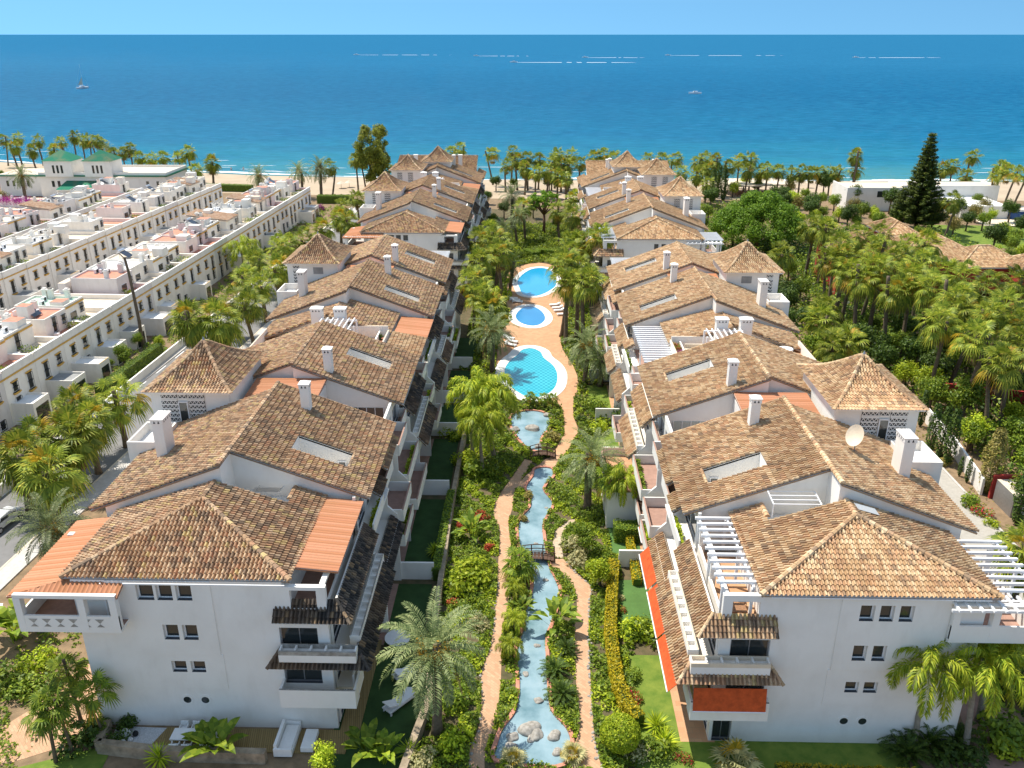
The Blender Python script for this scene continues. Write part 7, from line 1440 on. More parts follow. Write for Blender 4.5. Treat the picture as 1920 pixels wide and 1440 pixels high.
for xx in (vx + 4.2, vx + 9.8, vx + 15.4): mb.box(xx, xx + .4, vy - 4.9, vy - 4.5, 0, 2.8, 'white_stucco')
mb.build('porch', vil)
bw = empty('garden_wall', 'scalloped white wall hung with purple bougainvillea beside the villa car yard', 'wall', (-146, 236, 0))
mb = MB(); pts = []
for k in range(9):
    x = -160 + k * 3.6; mb.box(x, x + .5, 236 - k * .9, 236.5 - k * .9, 0, 3.2, 'white_stucco')
    if k < 8: mb.slab([(x + .5, 236.1 - k * .9), (x + 3.6, 235.2 - k * .9), (x + 3.6, 235.5 - k * .9), (x + .5, 236.4 - k * .9)], 0, 1.6, 'white_stucco')
mb.build('wall', bw); Q = np.concatenate([leaves(RNG.normal(0, 1, (500, 3)) * [1.1, .35, .55] + [-158 + k * 3.6, 235.4 - k * .9, 1.9], RNG.normal(0, 1, (500, 3)), .16) for k in range(2, 8)])
child(bpy.data.objects.new('bougainvillea', quads_mesh('bougainvillea', Q, ['petal_purple'])), bw)
# red villa with many tiled roofs on the right
def hip_roof(par, x0, x1, y0, y1, ze, za, mat='tile_warm', name='roof', det=1):
    w_, d_ = x1 - x0, y1 - y0; rs = Row(1)
    if w_ >= d_: a, b_ = (x0 + d_ / 2, (y0 + y1) / 2, za), (x1 - d_ / 2, (y0 + y1) / 2, za)
    else: a, b_ = ((x0 + x1) / 2, y0 + w_ / 2, za), ((x0 + x1) / 2, y1 - w_ / 2, za)
    A, B, C_, D = (x0, y0, ze), (x1, y0, ze), (x1, y1, ze), (x0, y1, ze)
    F = [([A, B, b_, a], A, B), ([B, C_, b_], B, C_), ([C_, D, a, b_], C_, D), ([D, A, a], D, A)] if w_ >= d_ else [([A, B, a], A, B), ([B, C_, b_, a], B, C_), ([C_, D, b_], C_, D), ([D, A, a, b_], D, A)]
    for P_, p, q in F:
        P_ = [v for i, v in enumerate(P_) if i == 0 or (Vector(v) - Vector(P_[i - 1])).length > .05]
        e = (Vector(q) - Vector(p)).normalized(); up = Vector(P_[2]) - Vector(p); up = (up - e * up.dot(e)).normalized(); tile_sheet(name, P_, e, up, mat, par, detail=det, under=False)
    sg = [(A, a), (D, a), (B, b_), (C_, b_), (a, b_)] if w_ >= d_ else [(A, a), (B, a), (C_, b_), (D, b_), (a, b_)]
    caps('ridge_cap', sg, mat, par, r=.16)
rv = empty('villa', 'deep red villa with many overlapping tiled hip roofs behind the palms', 'villa', (70, 150, 0))
for x0, x1, y0, y1, ze, za in ((54, 67, 149, 163, 7.8, 10.6), (62, 78, 144, 158, 8.3, 11.4), (72, 84, 142, 152, 7.6, 10.2), (66, 73, 160, 170, 9, 11), (80, 88, 138, 146, 8.0, 10.2)):
    mb = MB(); mb.box(x0 + .6, x1 - .6, y0 + .6, y1 - .6, 0, ze - .05, 'red_wall'); mb.build('wall', rv); mb = MB(); mb.box(x0 + .2, x1 - .2, y0 + .2, y1 - .2, ze - .22, ze - .02, 'white_stucco'); mb.build('eave', rv); hip_roof(rv, x0, x1, y0, y1, ze, za)
for x in (83.5, 86.5): mb = MB(); mb.box(x, x + .9, 138.54, 138.6, 4, 5.8, 'window_glass'); mb.build('window', rv)
mb = MB(); mb.lathe((90.5, 150, 0), [(2.2, 0), (2.15, 9.2)], 'white_stucco', 20); rt = mb.build('round_tower', rv); mb = MB(); mb.lathe((90.5, 150, 9.2), [(2.6, 0), (.3, 1.5), (.1, 1.9)], 'tile_warm', 20); mb.build('tower_roof', rt)
v2 = empty('villa', 'low white villa with grey tiled roofs at the right edge', 'villa', (88, 138, 0))
for x0, x1, y0, y1 in ((84, 93, 135, 146), (90, 104, 128, 138), (80, 90, 122, 130)):
    mb = MB(); mb.box(x0 + .5, x1 - .5, y0 + .5, y1 - .5, 0, 4.4, 'white_stucco'); mb.build('wall', v2); hip_roof(v2, x0, x1, y0, y1, 4.45, 6.4, 'tile_weathered')
v3 = empty('outbuilding', 'red walled outbuilding with dark tiled roof at the right edge', 'building', (68, 88, 0))
mb = MB(); mb.box(63.5, 74, 84, 93, 0, 3.8, 'red_wall'); mb.build('wall', v3); hip_roof(v3, 63, 74.5, 83.5, 93.5, 3.85, 5.6, 'tile_weathered')
# modern white villa
mv = empty('villa', 'flat-roofed modern white villa beside the Norfolk pine', 'villa', (100, 238, 0))
mb = MB(); mb.box(84, 100, 232, 244, 0, 5.6, 'white_stucco', 'roof_sand'); mb.box(100, 126, 236, 246, 0, 5.6, 'white_stucco', 'roof_sand'); mb.box(110, 122, 222, 236, 0, 3.2, 'white_stucco', 'roof_white')
for q in ((84, 100, 232, 232.3), (84, 84.3, 232.3, 244), (100, 126, 236, 236.3), (125.7, 126, 236.3, 246)): mb.box(*q, 5.6, 6.1, 'white_stucco')
mb.build('wall', mv); mb = MB(); mb.box(86, 89, 231.96, 232, .3, 2.8, 'pale_glass'); mb.build('window', mv); mb = MB(); mb.box(92, 94, 231.96, 232, 3.6, 5.2, 'window_glass'); mb.build('window', mv); mb = MB(); mb.box(112, 114, 221.96, 222, 1, 2.4, 'window_glass'); mb.build('window', mv)
sk_ = empty('skip', 'open blue metal skip standing in the villa yard', 'skip', (125, 222, 0))
mb = MB(); mb.prism([(122, 1.5), (122.6, .15), (127.4, .15), (128, 1.5), (127.85, 1.5), (127.3, .3), (122.7, .3), (122.15, 1.5)], 221, 223.4, 'blue_paint'); mb.prism([(122.15, 1.5), (122.7, .3), (127.3, .3), (127.85, 1.5)], 221, 221.12, 'blue_paint'); mb.prism([(122.15, 1.5), (122.7, .3), (127.3, .3), (127.85, 1.5)], 223.28, 223.4, 'blue_paint'); mb.build('tub', sk_)
mb = MB()
for x in (122.6, 124.2, 125.8, 127.2): mb.box(x, x + .15, 220.9, 220.997, .2, 1.5, 'blue_paint')
mb.build('rib', sk_)
bb = empty('beach_bar', 'thatched beach bar with a flat sandy roof on the right-hand beach', 'beach bar', (62, 262, 0))
mb = MB(); mb.slab([(54, 266), (76, 268), (76, 256), (58, 252)], 2.8, 3.1, 'roof_sand'); mb.build('roof', bb); mb = MB()
for x, y in ((56, 264), (74, 266), (74, 258), (60, 254), (66, 258)): mb.box(x, x + .3, y, y + .3, -.8, 2.8, 'brown_wood')
mb.box(60, 72, 256, 256.2, -.6, 1.0, 'brown_wood'); mb.build('frame', bb)
cab = empty('utility_cabinet', 'grey metal utility cabinet standing against the red wall by the lane', 'cabinet', (48.3, 75, 0))
mb = MB(); mb.box(47.2, 49.6, 73.8, 77.2, 0, 2.4, 'grey_metal', 'roof_sand'); mb.build('body', cab); mb = MB(); mb.box(48.2, 49.4, 73.74, 73.798, .1, 2.25, 'roof_white'); mb.build('door', cab); mb = MB(); mb.box(47.0, 52.5, 77.5, 77.8, 0, 2.7, 'red_wall'); tag(mb.build('garden_wall'), 'short deep red wall behind the metal cabinet', 'wall')
# ------------------------------------------------------------------ small things of the garden
def bridge(x0, x1, y, rise, label):
    b = empty('footbridge', label, 'footbridge', ((x0 + x1) / 2, y, 0)); mb = MB(); n_ = 10
    for k in range(n_):
        xa = x0 + (x1 - x0) * k / n_; xb = x0 + (x1 - x0) * (k + .92) / n_; z = .25 + rise * math.sin(math.pi * (k + .5) / n_); mb.box(xa, xb, y - .55, y + .55, z, z + .06, 'dark_wood')
    mb.build('deck', b)
    for yy in (y - .55, y + .5):
        mb = MB()
        for k in range(4): xx = x0 + (x1 - x0) * k / 3; z = .25 + rise * math.sin(math.pi * k / 3); mb.box(xx - .05, xx + .05, yy, yy + .08, z - .1, z + .85, 'dark_wood')
        for dz in (.45, .85):
            for k in range(8):
                a, c_ = k / 8, (k + 1) / 8; mb.tube([(x0 + (x1 - x0) * a, yy + .04, .25 + rise * math.sin(math.pi * a) + dz), (x0 + (x1 - x0) * c_, yy + .04, .25 + rise * math.sin(math.pi * c_) + dz)], .045, 'dark_wood', 5, False)
        mb.build('handrail', b)
b1 = site(1006, 1050); bridge(b1[0] - 1.5, b1[0] + 1.6, b1[1], .2, 'dark wooden footbridge over the middle of the long pond'); b2 = site(1016, 857); bridge(b2[0] - 1.3, b2[0] + 1.5, b2[1], .3, 'dark wooden footbridge between the long pond and the rock pond')
def rock_mesh(seed):
    rg = np.random.default_rng(seed); bm = bmesh.new(); bmesh.ops.create_icosphere(bm, subdivisions=3, radius=1); ks = rg.normal(0, 1, (6, 3))
    for v in bm.verts:
        d = sum(math.sin(2.2 * v.co.dot(Vector(k)) + i) for i, k in enumerate(ks)) * .07; v.co *= 1 + d; v.co.z *= .62
    me = bpy.data.meshes.new('rock'); bm.to_mesh(me); bm.free(); mats_to(me, ['stone']); me.polygons.foreach_set('use_smooth', [True] * len(me.polygons)); return me
ROCK = [rock_mesh(200 + i) for i in range(3)]
rk = [(365, 1270, .75, 'largest pale boulder in the wide end of the pond'), (395, 1295, .5, 'rock leaning on the largest pale boulder'), (378, 1310, .35, 'small rock in front of the largest boulder'), (478, 1300, .5, 'rock right of the boulder group in the wide pond end'), (290, 1305, .42, 'round brown rock at the left of the wide pond end'), (284, 1355, .48, 'brown rock below the round one at the left'), (490, 1373, .36, 'pale rock at the lower right of the pond'), (408, 1140, .32, 'lone rock in the pond above the wide end'), (350, 1020, .26, 'lone dark rock where palm shadows cross the pond'), (400, 893, .26, 'lone rock in the pond beside the bird-of-paradise'), (376, 767, .26, 'lone dark rock in the pond below the lower bridge'), (438, 597, .24, 'lone rock just below the lower bridge'), (395, 433, .2, 'small rock just above the lower bridge'), (357, 333, .2, 'small rock by the left edge of the upper pond'), (443, 272, .17, 'tiny rock by the right edge of the upper pond')]
for i, (x, y, s_, l_) in enumerate(rk): o = one('rock', ROCK[i % 3], (*z3(x, y), .05), l_, 'rock', s=s_)
for i, (x, y, s_, l_) in enumerate([(560, 1268, .8, 'dark boulder in the middle of the rock pond'), (455, 1275, .6, 'boulder at the left rim of the rock pond'), (650, 1190, .6, 'boulder at the upper right rim of the rock pond'), (595, 1370, .5, 'rock at the lower tip of the rock pond')]): one('rock', ROCK[i % 3], (*z7(x, y), .1), l_, 'rock', s=s_)
# edging stones along the right path and beds: countless small stones
mb = MB(); Q = []
rg = np.random.default_rng(77)
def stone_line(pts, dens, name, label):
    V, F = [], []
    for a, b_ in zip(pts, pts[1:]):
        L_ = math.dist(a, b_)
        for _ in range(int(L_ * dens)):
            t = random.random(); x = a[0] + (b_[0] - a[0]) * t + random.gauss(0, .09); y = a[1] + (b_[1] - a[1]) * t + random.gauss(0, .09); r_ = random.uniform(.07, .16); i = len(V); k = 6
            for rr_, z in ((r_, 0), (r_ * .9, r_ * .6), (r_ * .4, r_)): V += [(x + rr_ * math.cos(q * 6.283 / k + x), y + rr_ * math.sin(q * 6.283 / k + x), z) for q in range(k)]
            for l_ in range(2):
                for q in range(k): F.append((i + l_ * k + q, i + l_ * k + (q + 1) % k, i + (l_ + 1) * k + (q + 1) % k, i + (l_ + 1) * k + q))
            F.append(tuple(i + 2 * k + q for q in range(k)))
    me = bpy.data.meshes.new(name); me.from_pydata(V, [], F); mats_to(me, ['stone']); o = bpy.data.objects.new(name, me); COL.objects.link(o); stuff(o, label, 'edging stones')
stone_line(smooth_loop(path_r2, 3, False), 5, 'edging_stones', 'loose edging stones along the right brick path'); stone_line(smooth_loop(path_l[:9], 3, False), 3, 'edging_stones', 'loose edging stones along the left brick path')
# loungers
def lounger_mesh():
    f = MB(); f.box(-.36, .36, -1.0, 1.0, .22, .30, 'white_paint')
    for x in (-.33, .27):
        for y in (-.95, .85): f.box(x, x + .06, y, y + .1, 0, .22, 'white_paint')
    c_ = MB(); c_.box(-.33, .33, -.98, .35, .303, .38, 'cushion_white'); b_ = MB(); b_.prism([(0, 0)], 0, 0, 'white_paint') if False else None
    b_ = MB(); P_ = [(-.33, .36, .33), (.33, .36, .33), (.33, .98, .62), (-.33, .98, .62)]; b_.v = [p for p in P_] + [(x, y, z + .08) for x, y, z in P_]; k = b_.mi('cushion_white')
    for q in ((3, 2, 1, 0), (4, 5, 6, 7), (0, 1, 5, 4), (1, 2, 6, 5), (2, 3, 7, 6), (3, 0, 4, 7)): b_.f.append(q); b_.m.append(k)
    return [('frame', f.mesh('frame')), ('seat_cushion', c_.mesh('seat_cushion')), ('backrest', b_.mesh('backrest'))]
LG = lounger_mesh()
def lounger(xy, rz, label, group, s=1.0): put('sun_lounger', [(n_, m_, (0, 0, 0), 1) for n_, m_ in LG], (*xy, .04), label, 'sun lounger', group, s, R(rz))
for i, p in enumerate([(690, 545), (705, 562), (715, 578), (735, 600)]): lounger(z7(*p), -80, f"white sun lounger right of the small pool, {nth(i)} the far pool", 'loungers right of the pools', .95)
for i, p in enumerate([(440, 505), (455, 515), (470, 525)]): lounger(z7(*p), 80, f"white sun lounger on the left between far and small pool, {['left', 'middle', 'right'][i]} one", 'loungers left of the pools', .95)
for i, p in enumerate([(420, 740), (440, 760), (430, 780)]): lounger(z7(*p), 60, f"shaded sun lounger above the near pool on the left, {['left', 'middle', 'right'][i]} one", 'loungers above the near pool', .95)
lounger(site(750, 1322), 140, 'wide white double sun lounger on the dark lawn by the stone wall', None, 1.25); lounger(site(768, 1265), 130, 'white sun lounger half hidden under the big date palm', None, 1.25)
def table(name, xy, l_, w_, h_, rz, label, m='cushion_white'):
    r_ = empty(name, label, 'table', (*xy, .1), world_parts=False); r_.rotation_euler[2] = R(rz); mb = MB(); mb.box(-l_ / 2, l_ / 2, -w_ / 2, w_ / 2, h_ - .08, h_, m); local(mb, r_, 'table_top', 0)
    for x in (-l_ / 2 + .06, l_ / 2 - .14):
        for y in (-w_ / 2 + .06, w_ / 2 - .14): mb = MB(); mb.box(x, x + .08, y, y + .08, 0, h_ - .08, m); local(mb, r_, 'leg')
    return r_
table('dining_table', (-22.0, 43.3), 3.3, 1.0, .75, 0, 'long white dining table on the wood deck before the left front wall')
def chair(xy, rz, label, group):
    r_ = empty('armchair', label, 'chair', (*xy, .1), world_parts=False, group=group); r_.rotation_euler[2] = R(rz)
    mb = MB(); mb.box(-.26, .26, -.26, .26, .34, .44, 'cushion_white'); local(mb, r_, 'seat'); mb = MB(); mb.box(-.26, .26, .22, .29, .445, .86, 'cushion_white'); local(mb, r_, 'backrest')
    for x in (-.27, .22):
        mb = MB(); mb.box(x, x + .05, -.26, .22, .45, .64, 'cushion_white'); local(mb, r_, 'armrest')
        for y in (-.25, .2): mb = MB(); mb.box(x, x + .05, y, y + .05, 0, .34, 'cushion_white'); local(mb, r_, 'leg')
for k in range(4):
    for sg in (-1, 1): chair((-23.2 + k * .82, 43.3 + sg * .78), 0 if sg > 0 else 180, f"white chair on the {'wall' if sg > 0 else 'near'} side of the deck dining table, {['leftmost', 'second from left', 'third from left', 'rightmost'][k]}", 'chairs at the white dining table')
sf = empty('outdoor_sofa', 'white outdoor sofa standing on the wood deck right of the dining table', 'sofa', (-15.9, 43.5, .1), world_parts=False); mb = MB(); mb.box(-.5, .5, -1.15, 1.15, .02, .36, 'cushion_white'); local(mb, sf, 'base'); mb = MB(); mb.box(-.7, -.502, -1.15, 1.15, .02, .85, 'cushion_white'); local(mb, sf, 'backrest')
for y in (-1.3, 1.151): mb = MB(); mb.box(-.7, .5, y, y + .148, .02, .62, 'cushion_white'); local(mb, sf, 'armrest')
mb = MB(); mb.box(-.42, .42, -1.05, 1.05, .362, .47, 'cushion_white'); local(mb, sf, 'seat_cushion')
mb = MB(); mb.box(-.42, .42, -.85, .85, .08, .45, 'cushion_white'); mb.box(-.36, .36, -.78, .78, 0, .08, 'grey_metal'); o = mb.build('ottoman', bevel=.03); o.location = (-14.5, 43.4, .1); tag(o, 'long white ottoman beside the outdoor sofa on the deck', 'ottoman')
rt_ = empty('round_table', 'round white garden table half hidden behind the big date palm', 'table', (-10.1, 53.6, 0), world_parts=False); mb = MB(); mb.lathe((0, 0, .66), [(1.0, 0), (1.0, .06)], 'cushion_white', 28); local(mb, rt_, 'table_top'); mb = MB(); mb.lathe((0, 0, 0), [(.35, 0), (.06, .08), (.06, .66)], 'cushion_white', 12); local(mb, rt_, 'pedestal')
mb = MB(); mb.box(-.3, .3, -.3, .3, 0, .4, 'cushion_white'); o = mb.build('stool', bevel=.04); o.location = (*site(765, 1302), .03); tag(o, 'small white cube side table between the sun loungers', 'side table')
for x, y, r_, m_, l_ in ((237, 1382, .33, 'cushion_white', 'largest white ball vase on the white gravel'), (231, 1396, .2, 'cushion_white', 'small white ball vase on the gravel, left one'), (245, 1391, .18, 'cushion_white', 'small white ball vase on the gravel, right one'), (255, 1380, .2, 'black_metal', 'black ball vase on the white gravel')):
    mb = MB(); mb.lathe((0, 0, 0), [(r_ * .5, 0), (r_ * .9, r_ * .4), (r_, r_ * .9), (r_ * .85, r_ * 1.4), (r_ * .4, r_ * 1.75), (r_ * .45, r_ * 1.85)], m_, 18); o = mb.build('vase', smooth=True); o.location = (*site(x, y), .05); tag(o, l_, 'vase')
# terrace furniture on the right-hand top-floor loggia and roof terrace
tb = empty('dining_table', 'brown wooden table on the top-floor corner loggia of the right block', 'table', (13.3, 45.9, 9.0), world_parts=False); mb = MB(); mb.box(-.75, .75, -.5, .5, .66, .73, 'brown_wood'); local(mb, tb, 'table_top')
for x in (-.7, .62):
    for y in (-.45, .37): mb = MB(); mb.box(x, x + .08, y, y + .08, 0, .66, 'brown_wood'); local(mb, tb, 'leg')
for k, (x, y, rz) in enumerate([(14.1, 46.9, 0), (13.0, 47.0, 0), (14.3, 45.3, -90)]):
    r_ = empty('chair', f"dark slatted chair round the brown loggia table, {['right', 'left', 'end'][k]} one", 'chair', (x, y, 9.0), world_parts=False, group='chairs on the corner loggia'); r_.rotation_euler[2] = R(rz); mb = MB(); mb.box(-.22, .22, -.22, .22, .4, .45, 'dark_wood'); local(mb, r_, 'seat'); mb = MB()
    for q in range(4): mb.box(-.22 + q * .13, -.17 + q * .13, .19, .22, .45, .9, 'dark_wood')
    mb.box(-.22, .22, .185, .225, .86, .92, 'dark_wood'); local(mb, r_, 'backrest')
    for xx in (-.21, .17):
        for yy in (-.21, .17): mb = MB(); mb.box(xx, xx + .04, yy, yy + .04, 0, .4, 'dark_wood'); local(mb, r_, 'leg')
for k, (x, y, m_, l_) in enumerate([(15.85, 88.2, 'petal_red', 'red flowers at the far end of the roof terrace planter'), (15.85, 87.0, 'petal_red', 'second red flower clump in the roof terrace planter'), (15.85, 85.6, 'petal_purple', 'purple flowers in the roof terrace planter'), (15.85, 84.3, 'petal_red', 'red flowers at the near end of the roof terrace planter'), (21.2, 88.0, 'leaf_yellow', 'yellow-flowering shrub beside the twin roof chimneys')]): one('flower_clump', BUSH[m_][0], (x, y, 12.25), l_, 'flowers', s=.62)
sf = empty('outdoor_sofa', 'pale beige sofa on the right block roof terrace', 'sofa', (18.0, 87.6, 11.9), world_parts=False); mb = MB(); mb.box(-1.2, 1.2, -.4, .4, 0, .42, 'roof_sand'); local(mb, sf, 'base'); mb = MB(); mb.box(-1.2, 1.2, .402, .6, 0, .85, 'roof_sand'); local(mb, sf, 'backrest')
mb = MB(); mb.box(-.5, .5, -.5, .5, .12, .42, 'cushion_white'); mb.box(-.42, .42, -.42, .42, 0, .12, 'brown_wood'); o = mb.build('ottoman', bevel=.03); o.location = (18.1, 85.8, 11.9); tag(o, 'white square ottoman before the roof terrace sofa', 'ottoman')
for k, x in enumerate((25.8, 27.6)): mb = MB(); mb.lathe((0, 0, 0), [(.4, 0), (.75, .25), (.8, .6), (.62, .62), (.5, .35)], 'cushion_white', 20); o = mb.build('round_chair', smooth=True); o.location = (x, 87.6, 11.9); tag(o, f"round white tub chair on the right block roof, {['left', 'right'][k]} one", 'chair', 'round chairs on the roof terrace')
# plants on the left roof terrace
for k, (x, y, m_, s_, l_) in enumerate([(-19.5, 86.5, 'leaf_red', .7, 'reddish bush on the left block roof terrace'), (-16.9, 88.6, 'leaf_dark', .5, 'dark potted bush on the left block roof terrace')]): one('shrub', BUSH[m_][0], (x, y + 2.2, 11.9), l_, 'shrub', s=s_, sz=s_ * 1.6)
for k, (x, y) in enumerate([(-16.4, 88.0), (-16.6, 86.8)]): mb = MB(); mb.lathe((0, 0, 0), [(.2, 0), (.3, .5), (.34, .52)], 'flat_terracotta', 14); o = mb.build('flower_pot', smooth=True); o.location = (x, y + 2.2, 11.9); tag(o, f"terracotta pot on the left roof terrace, {['far', 'near'][k]} one", 'pot', 'pots on the left roof terrace')
# lamp post, cars, parasols, people
lp = empty('street_lamp', 'slim lamp post with a round white globe beside the lane', 'street lamp', (45.6, 88.9, 0), world_parts=False); mb = MB(); mb.tube([(0, 0, 0), (0, 0, 3.9)], [.07, .045], 'grey_metal', 8); local(mb, lp, 'post'); mb = MB(); mb.lathe((0, 0, 3.9), [(.1, 0), (.27, .18), (.27, .32), (.12, .5), (.03, .54)], 'white_paint', 16); local(mb, lp, 'globe')
def car(xy, rz, label, paint):
    r_ = empty('parked_car', label, 'car', (*xy, 0), world_parts=False); r_.rotation_euler[2] = R(rz)
    prof = [(-2.2, .35), (-2.25, .75), (-2.05, .95), (-1.5, 1.0), (-.85, 1.42), (.55, 1.45), (1.35, 1.02), (2.1, .9), (2.25, .65), (2.2, .35)]
    bm = bmesh.new(); rows = []
    for w_, sc, dz in ((-.88, 1, 0), (-.80, 1, .0), (.80, 1, 0), (.88, 1, 0)):
        rows.append([bm.verts.new((x * (1 if abs(w_) < .85 else .985), w_ * (.82 if z > 1.1 and abs(w_) > .79 else 1), z if z > .4 else z)) for x, z in prof])
    for a, b_ in zip(rows, rows[1:]):
        for i in range(len(prof)): j = (i + 1) % len(prof); bm.faces.new((a[i], a[j], b_[j], b_[i]))
    bm.faces.new(rows[0][::-1]); bm.faces.new(rows[-1]); bmesh.ops.recalc_face_normals(bm, faces=bm.faces); me = bpy.data.meshes.new('body'); bm.to_mesh(me); bm.free(); mats_to(me, [paint]); o = bpy.data.objects.new('body', me); COL.objects.link(o); o.parent = r_
    md = o.modifiers.new('bevel', 'BEVEL'); md.width = .07; md.segments = 3; md.limit_method = 'ANGLE'; md.angle_limit = R(25)
    for nm, pts in (('windscreen', [(.60, 1.43), (1.30, 1.06)]), ('rear_window', [(-.90, 1.40), (-1.44, 1.05)])):
        (xa, za), (xb, zb) = pts; s_ = .03 if xa > 0 else -.03; mb = MB(); mb.poly([(xa + s_, -.62, za), (xb + s_, -.70, zb), (xb + s_, .70, zb), (xa + s_, .62, za)], 'window_glass'); local(mb, r_, nm)
    for sg in (-1, 1): mb = MB(); mb.poly([(-1.25, sg * .895, 1.03), (1.15, sg * .895, 1.03), (.55, sg * .74, 1.36), (-.80, sg * .74, 1.36)], 'window_glass'); local(mb, r_, 'side_window')
    for x in (-1.4, 1.4):
        for sg in (-1, 1):
            mb = MB(); mb.tube([(x, sg * .72, .33), (x, sg * .92, .33)], .33, 'rubber', 18); wl = local(mb, r_, 'wheel'); mb = MB(); mb.tube([(x, sg * .915, .33), (x, sg * .93, .33)], .2, 'steel', 12); c_ = bpy.data.objects.new('rim', mb.mesh('rim')); COL.objects.link(c_); c_.parent = wl
car(site(5, 985), 84, 'white car parked on the road behind the date palm at the left', 'car_paint'); car(site(40, 380), 20, 'silver car in the villa yard behind the bougainvillea wall', 'car_paint'); car(site(55, 365), 15, 'dark car parked in the villa yard under the bougainvillea', 'car_grey')
car((-53.2, 96), 88, 'silver car parked by the garden wall of the roadside townhouses', 'car_paint'); car((-45.6, 152), 87, 'dark car parked far up the left road', 'car_grey')
# tiny bathers: skinned figures
def person(xy, z, label, shirt, pose=0):
    sk_pts = [(0, 0, .95), (0, 0, 1.2), (0, 0, 1.42), (0, 0, 1.52), (0, .0, 1.66), (-.1, 0, .9), (-.12, .02, .48), (-.12, 0, .06), (.1, 0, .9), (.12 + .1 * pose, -.05, .48), (.12 + .05 * pose, .1 * pose, .06), (-.19, 0, 1.38), (-.26, .02, 1.1), (-.26, -.08, .85), (.19, 0, 1.38), (.27, .02, 1.1), (.27, -.08, .85)]
    ed = [(0, 1), (1, 2), (2, 3), (3, 4), (0, 5), (5, 6), (6, 7), (0, 8), (8, 9), (9, 10), (2, 11), (11, 12), (12, 13), (2, 14), (14, 15), (15, 16)]; rad = [.13, .13, .14, .055, .10, .09, .065, .045, .09, .065, .045, .055, .042, .035, .055, .042, .035]
    me = bpy.data.meshes.new('person'); me.from_pydata(sk_pts, ed, []); o = bpy.data.objects.new('person', me); COL.objects.link(o); mats_to(me, ['skin']); o.location = (*xy, z)
    md = o.modifiers.new('skin', 'SKIN')
    for v, r_ in zip(me.skin_vertices[0].data, rad): v.radius = (r_, r_ * .85)
    me.skin_vertices[0].data[0].use_root = True; o.modifiers.new('sub', 'SUBSURF').levels = 1; tag(o, label, 'person')
    mb = MB(); mb.lathe((0, 0, .80), [(.15, 0), (.17, .12), (.155, .22)], shirt, 12); local(mb, o, 'swim_trunks'); mb = MB(); mb.lathe((0, 0, 1.66), [(.11, 0), (.105, .06), (.05, .11)], 'dark_wood', 10); local(mb, o, 'hair')
for px, py, l_, c_ in ((434, 322, 'bather standing at the waterline, left of two', 'cloth_dark'), (457, 321, 'bather standing at the waterline, right of two', 'cloth_blue'), (1330, 358, 'person walking on the right-hand beach near the bar', 'cloth_dark')):
    x, y = site(px, py, -.9); person((x, y), -1.05, l_, c_, 1)
for i, (px, py) in enumerate([(1490, 352), (1515, 350), (640, 352), (655, 350), (1390, 352), (1420, 354)]):
    x, y = site(px, py, 0); r_ = empty('beach_parasol', f"thatched beach parasol, {['fifth', 'rightmost', 'leftmost', 'second', 'third', 'fourth'][i]} from the left along the sand" if i not in (1, 2) else f"thatched beach parasol, {['', 'rightmost', 'leftmost'][i]} one along the sand", 'parasol', (x, y, -.7), world_parts=False, group='thatched beach parasols'); mb = MB(); mb.lathe((0, 0, 2.0), [(1.3, 0), (.7, .35), (.05, .7)], 'roof_sand', 14); local(mb, r_, 'canopy'); mb = MB(); mb.tube([(0, 0, 0), (0, 0, 2.3)], .05, 'brown_wood', 6); local(mb, r_, 'pole')
# boats
x, y = site(155, 166, -1.35); sb = empty('sailing_yacht', 'grey sailing yacht under bare mast far out at the left', 'yacht', (x, y, -1.3), world_parts=False); sb.rotation_euler[2] = R(75)
def hull(l_, w_, h_, m):
    mb = MB(); n_ = 10; P_ = []
    for i in range(n_ + 1):
        t = i / n_; ww = w_ * math.sin(math.pi * min(1, (t * .9 + .1) * .5 + .02) ) * (1 - max(0, t - .55) ** 1.3 * 2.6); ww = max(ww, .02); x_ = -l_ / 2 + l_ * t; sheer = h_ * (1 + .25 * t * t); P_.append([(x_, -ww * .6, -.3), (x_, -ww, sheer), (x_, ww, sheer), (x_, ww * .6, -.3)])
    for a, b_ in zip(P_, P_[1:]):
        for k in range(4): j = (k + 1) % 4; mb.poly([a[k], a[j], b_[j], b_[k]], m)
    mb.poly(P_[0], m); return mb
local(hull(15, 2.1, 1.3, 'white_paint'), sb, 'hull'); mb = MB(); mb.box(-2.5, 2.0, -1.1, 1.1, 1.4, 2.2, 'white_paint'); mb.box(-2.0, 1.5, -1.12, 1.12, 1.7, 2.0, 'window_glass'); local(mb, sb, 'cabin'); mb = MB(); mb.tube([(1, 0, 1.4), (1, 0, 20)], [.14, .08], 'white_paint', 6); local(mb, sb, 'mast')
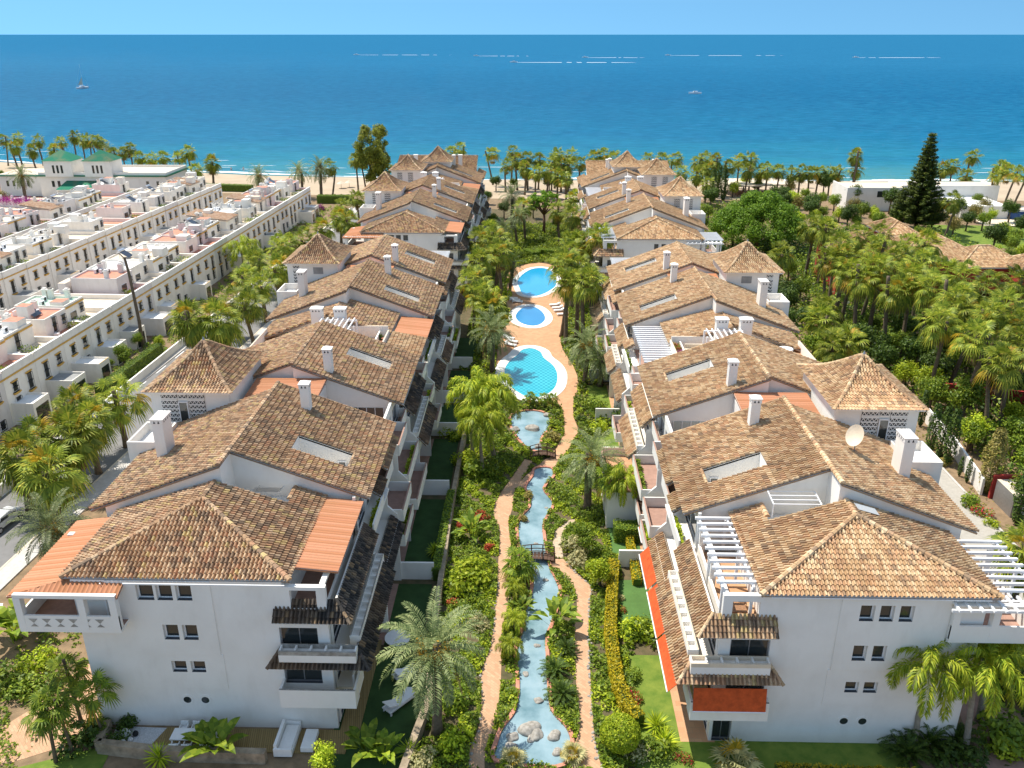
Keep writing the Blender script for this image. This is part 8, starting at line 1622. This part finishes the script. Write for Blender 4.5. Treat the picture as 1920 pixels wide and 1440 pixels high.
mb = MB(); mb.tube([(1, 0, 3), (-5.5, 0, 3.1)], .12, 'white_paint', 6); local(mb, sb, 'boom'); mb = MB(); mb.poly([(1.1, .05, 3.2), (-4.5, .05, 3.3), (1.1, .05, 9.5)], 'roof_sand'); mb.poly([(1.1, .09, 3.2), (-4.5, .09, 3.3), (1.1, .09, 9.5)], 'roof_sand'); local(mb, sb, 'sail')
mb = MB(); mb.tube([(7, 0, 1.6), (1, 0, 19.5)], .04, 'grey_metal', 4); mb.tube([(-7, 0, 1.4), (1, 0, 19.8)], .04, 'grey_metal', 4); local(mb, sb, 'rigging')
HM = hull(8, 1.3, .9, 'white_paint').mesh('hull'); cb_ = MB(); cb_.box(-1.5, 1.2, -.8, .8, .8, 1.6, 'white_paint'); cb_.box(.2, 1.1, -.82, .82, 1.1, 1.5, 'window_glass'); CBM = cb_.mesh('cabin')
for i, (px, py, wl, l_) in enumerate([(668, 103, 150, 'speedboat with a long white wake, leftmost of those on the horizon side'), (893, 105, 90, 'speedboat with a short wake, second from the left far out'), (963, 117, 190, 'speedboat with the longest wake, nearest of the five speedboats'), (1097, 108, 90, 'speedboat with a faint wake above the longest wake'), (1252, 104, 180, 'speedboat with wake right of centre far out'), (1604, 108, 130, 'speedboat with wake at the far right'), (1303, 176, 0, 'small motorboat lying still at the centre right')]):
    x, y = site(px, py, -1.35); put('motorboat', [('hull', HM, (0, 0, 0), 1), ('cabin', CBM, (0, 0, 0), 1)], (x, y, -1.3), l_, 'boat', None, 1.6 if wl else 1.3, R(180))
    if wl:
        k = y / FPX; mb = MB(); n_ = 24
        for q in range(n_):
            a, b_ = q / n_, (q + 1) / n_; xa, xb = x + 6 + wl * k * a * 1.1, x + 6 + wl * k * b_ * 1.1; wa, wb_ = (3 + 14 * a) * (1 - a) ** .6 + .5, (3 + 14 * b_) * (1 - b_) ** .6 + .3
            if random.random() < a * .35: continue
            mb.poly([(xa, y - wa * .8, -1.33), (xb, y - wb_ * .8, -1.33), (xb, y + wb_, -1.33), (xa, y + wa, -1.33)], 'sea_foam')
        structure(mb.build('wake'))
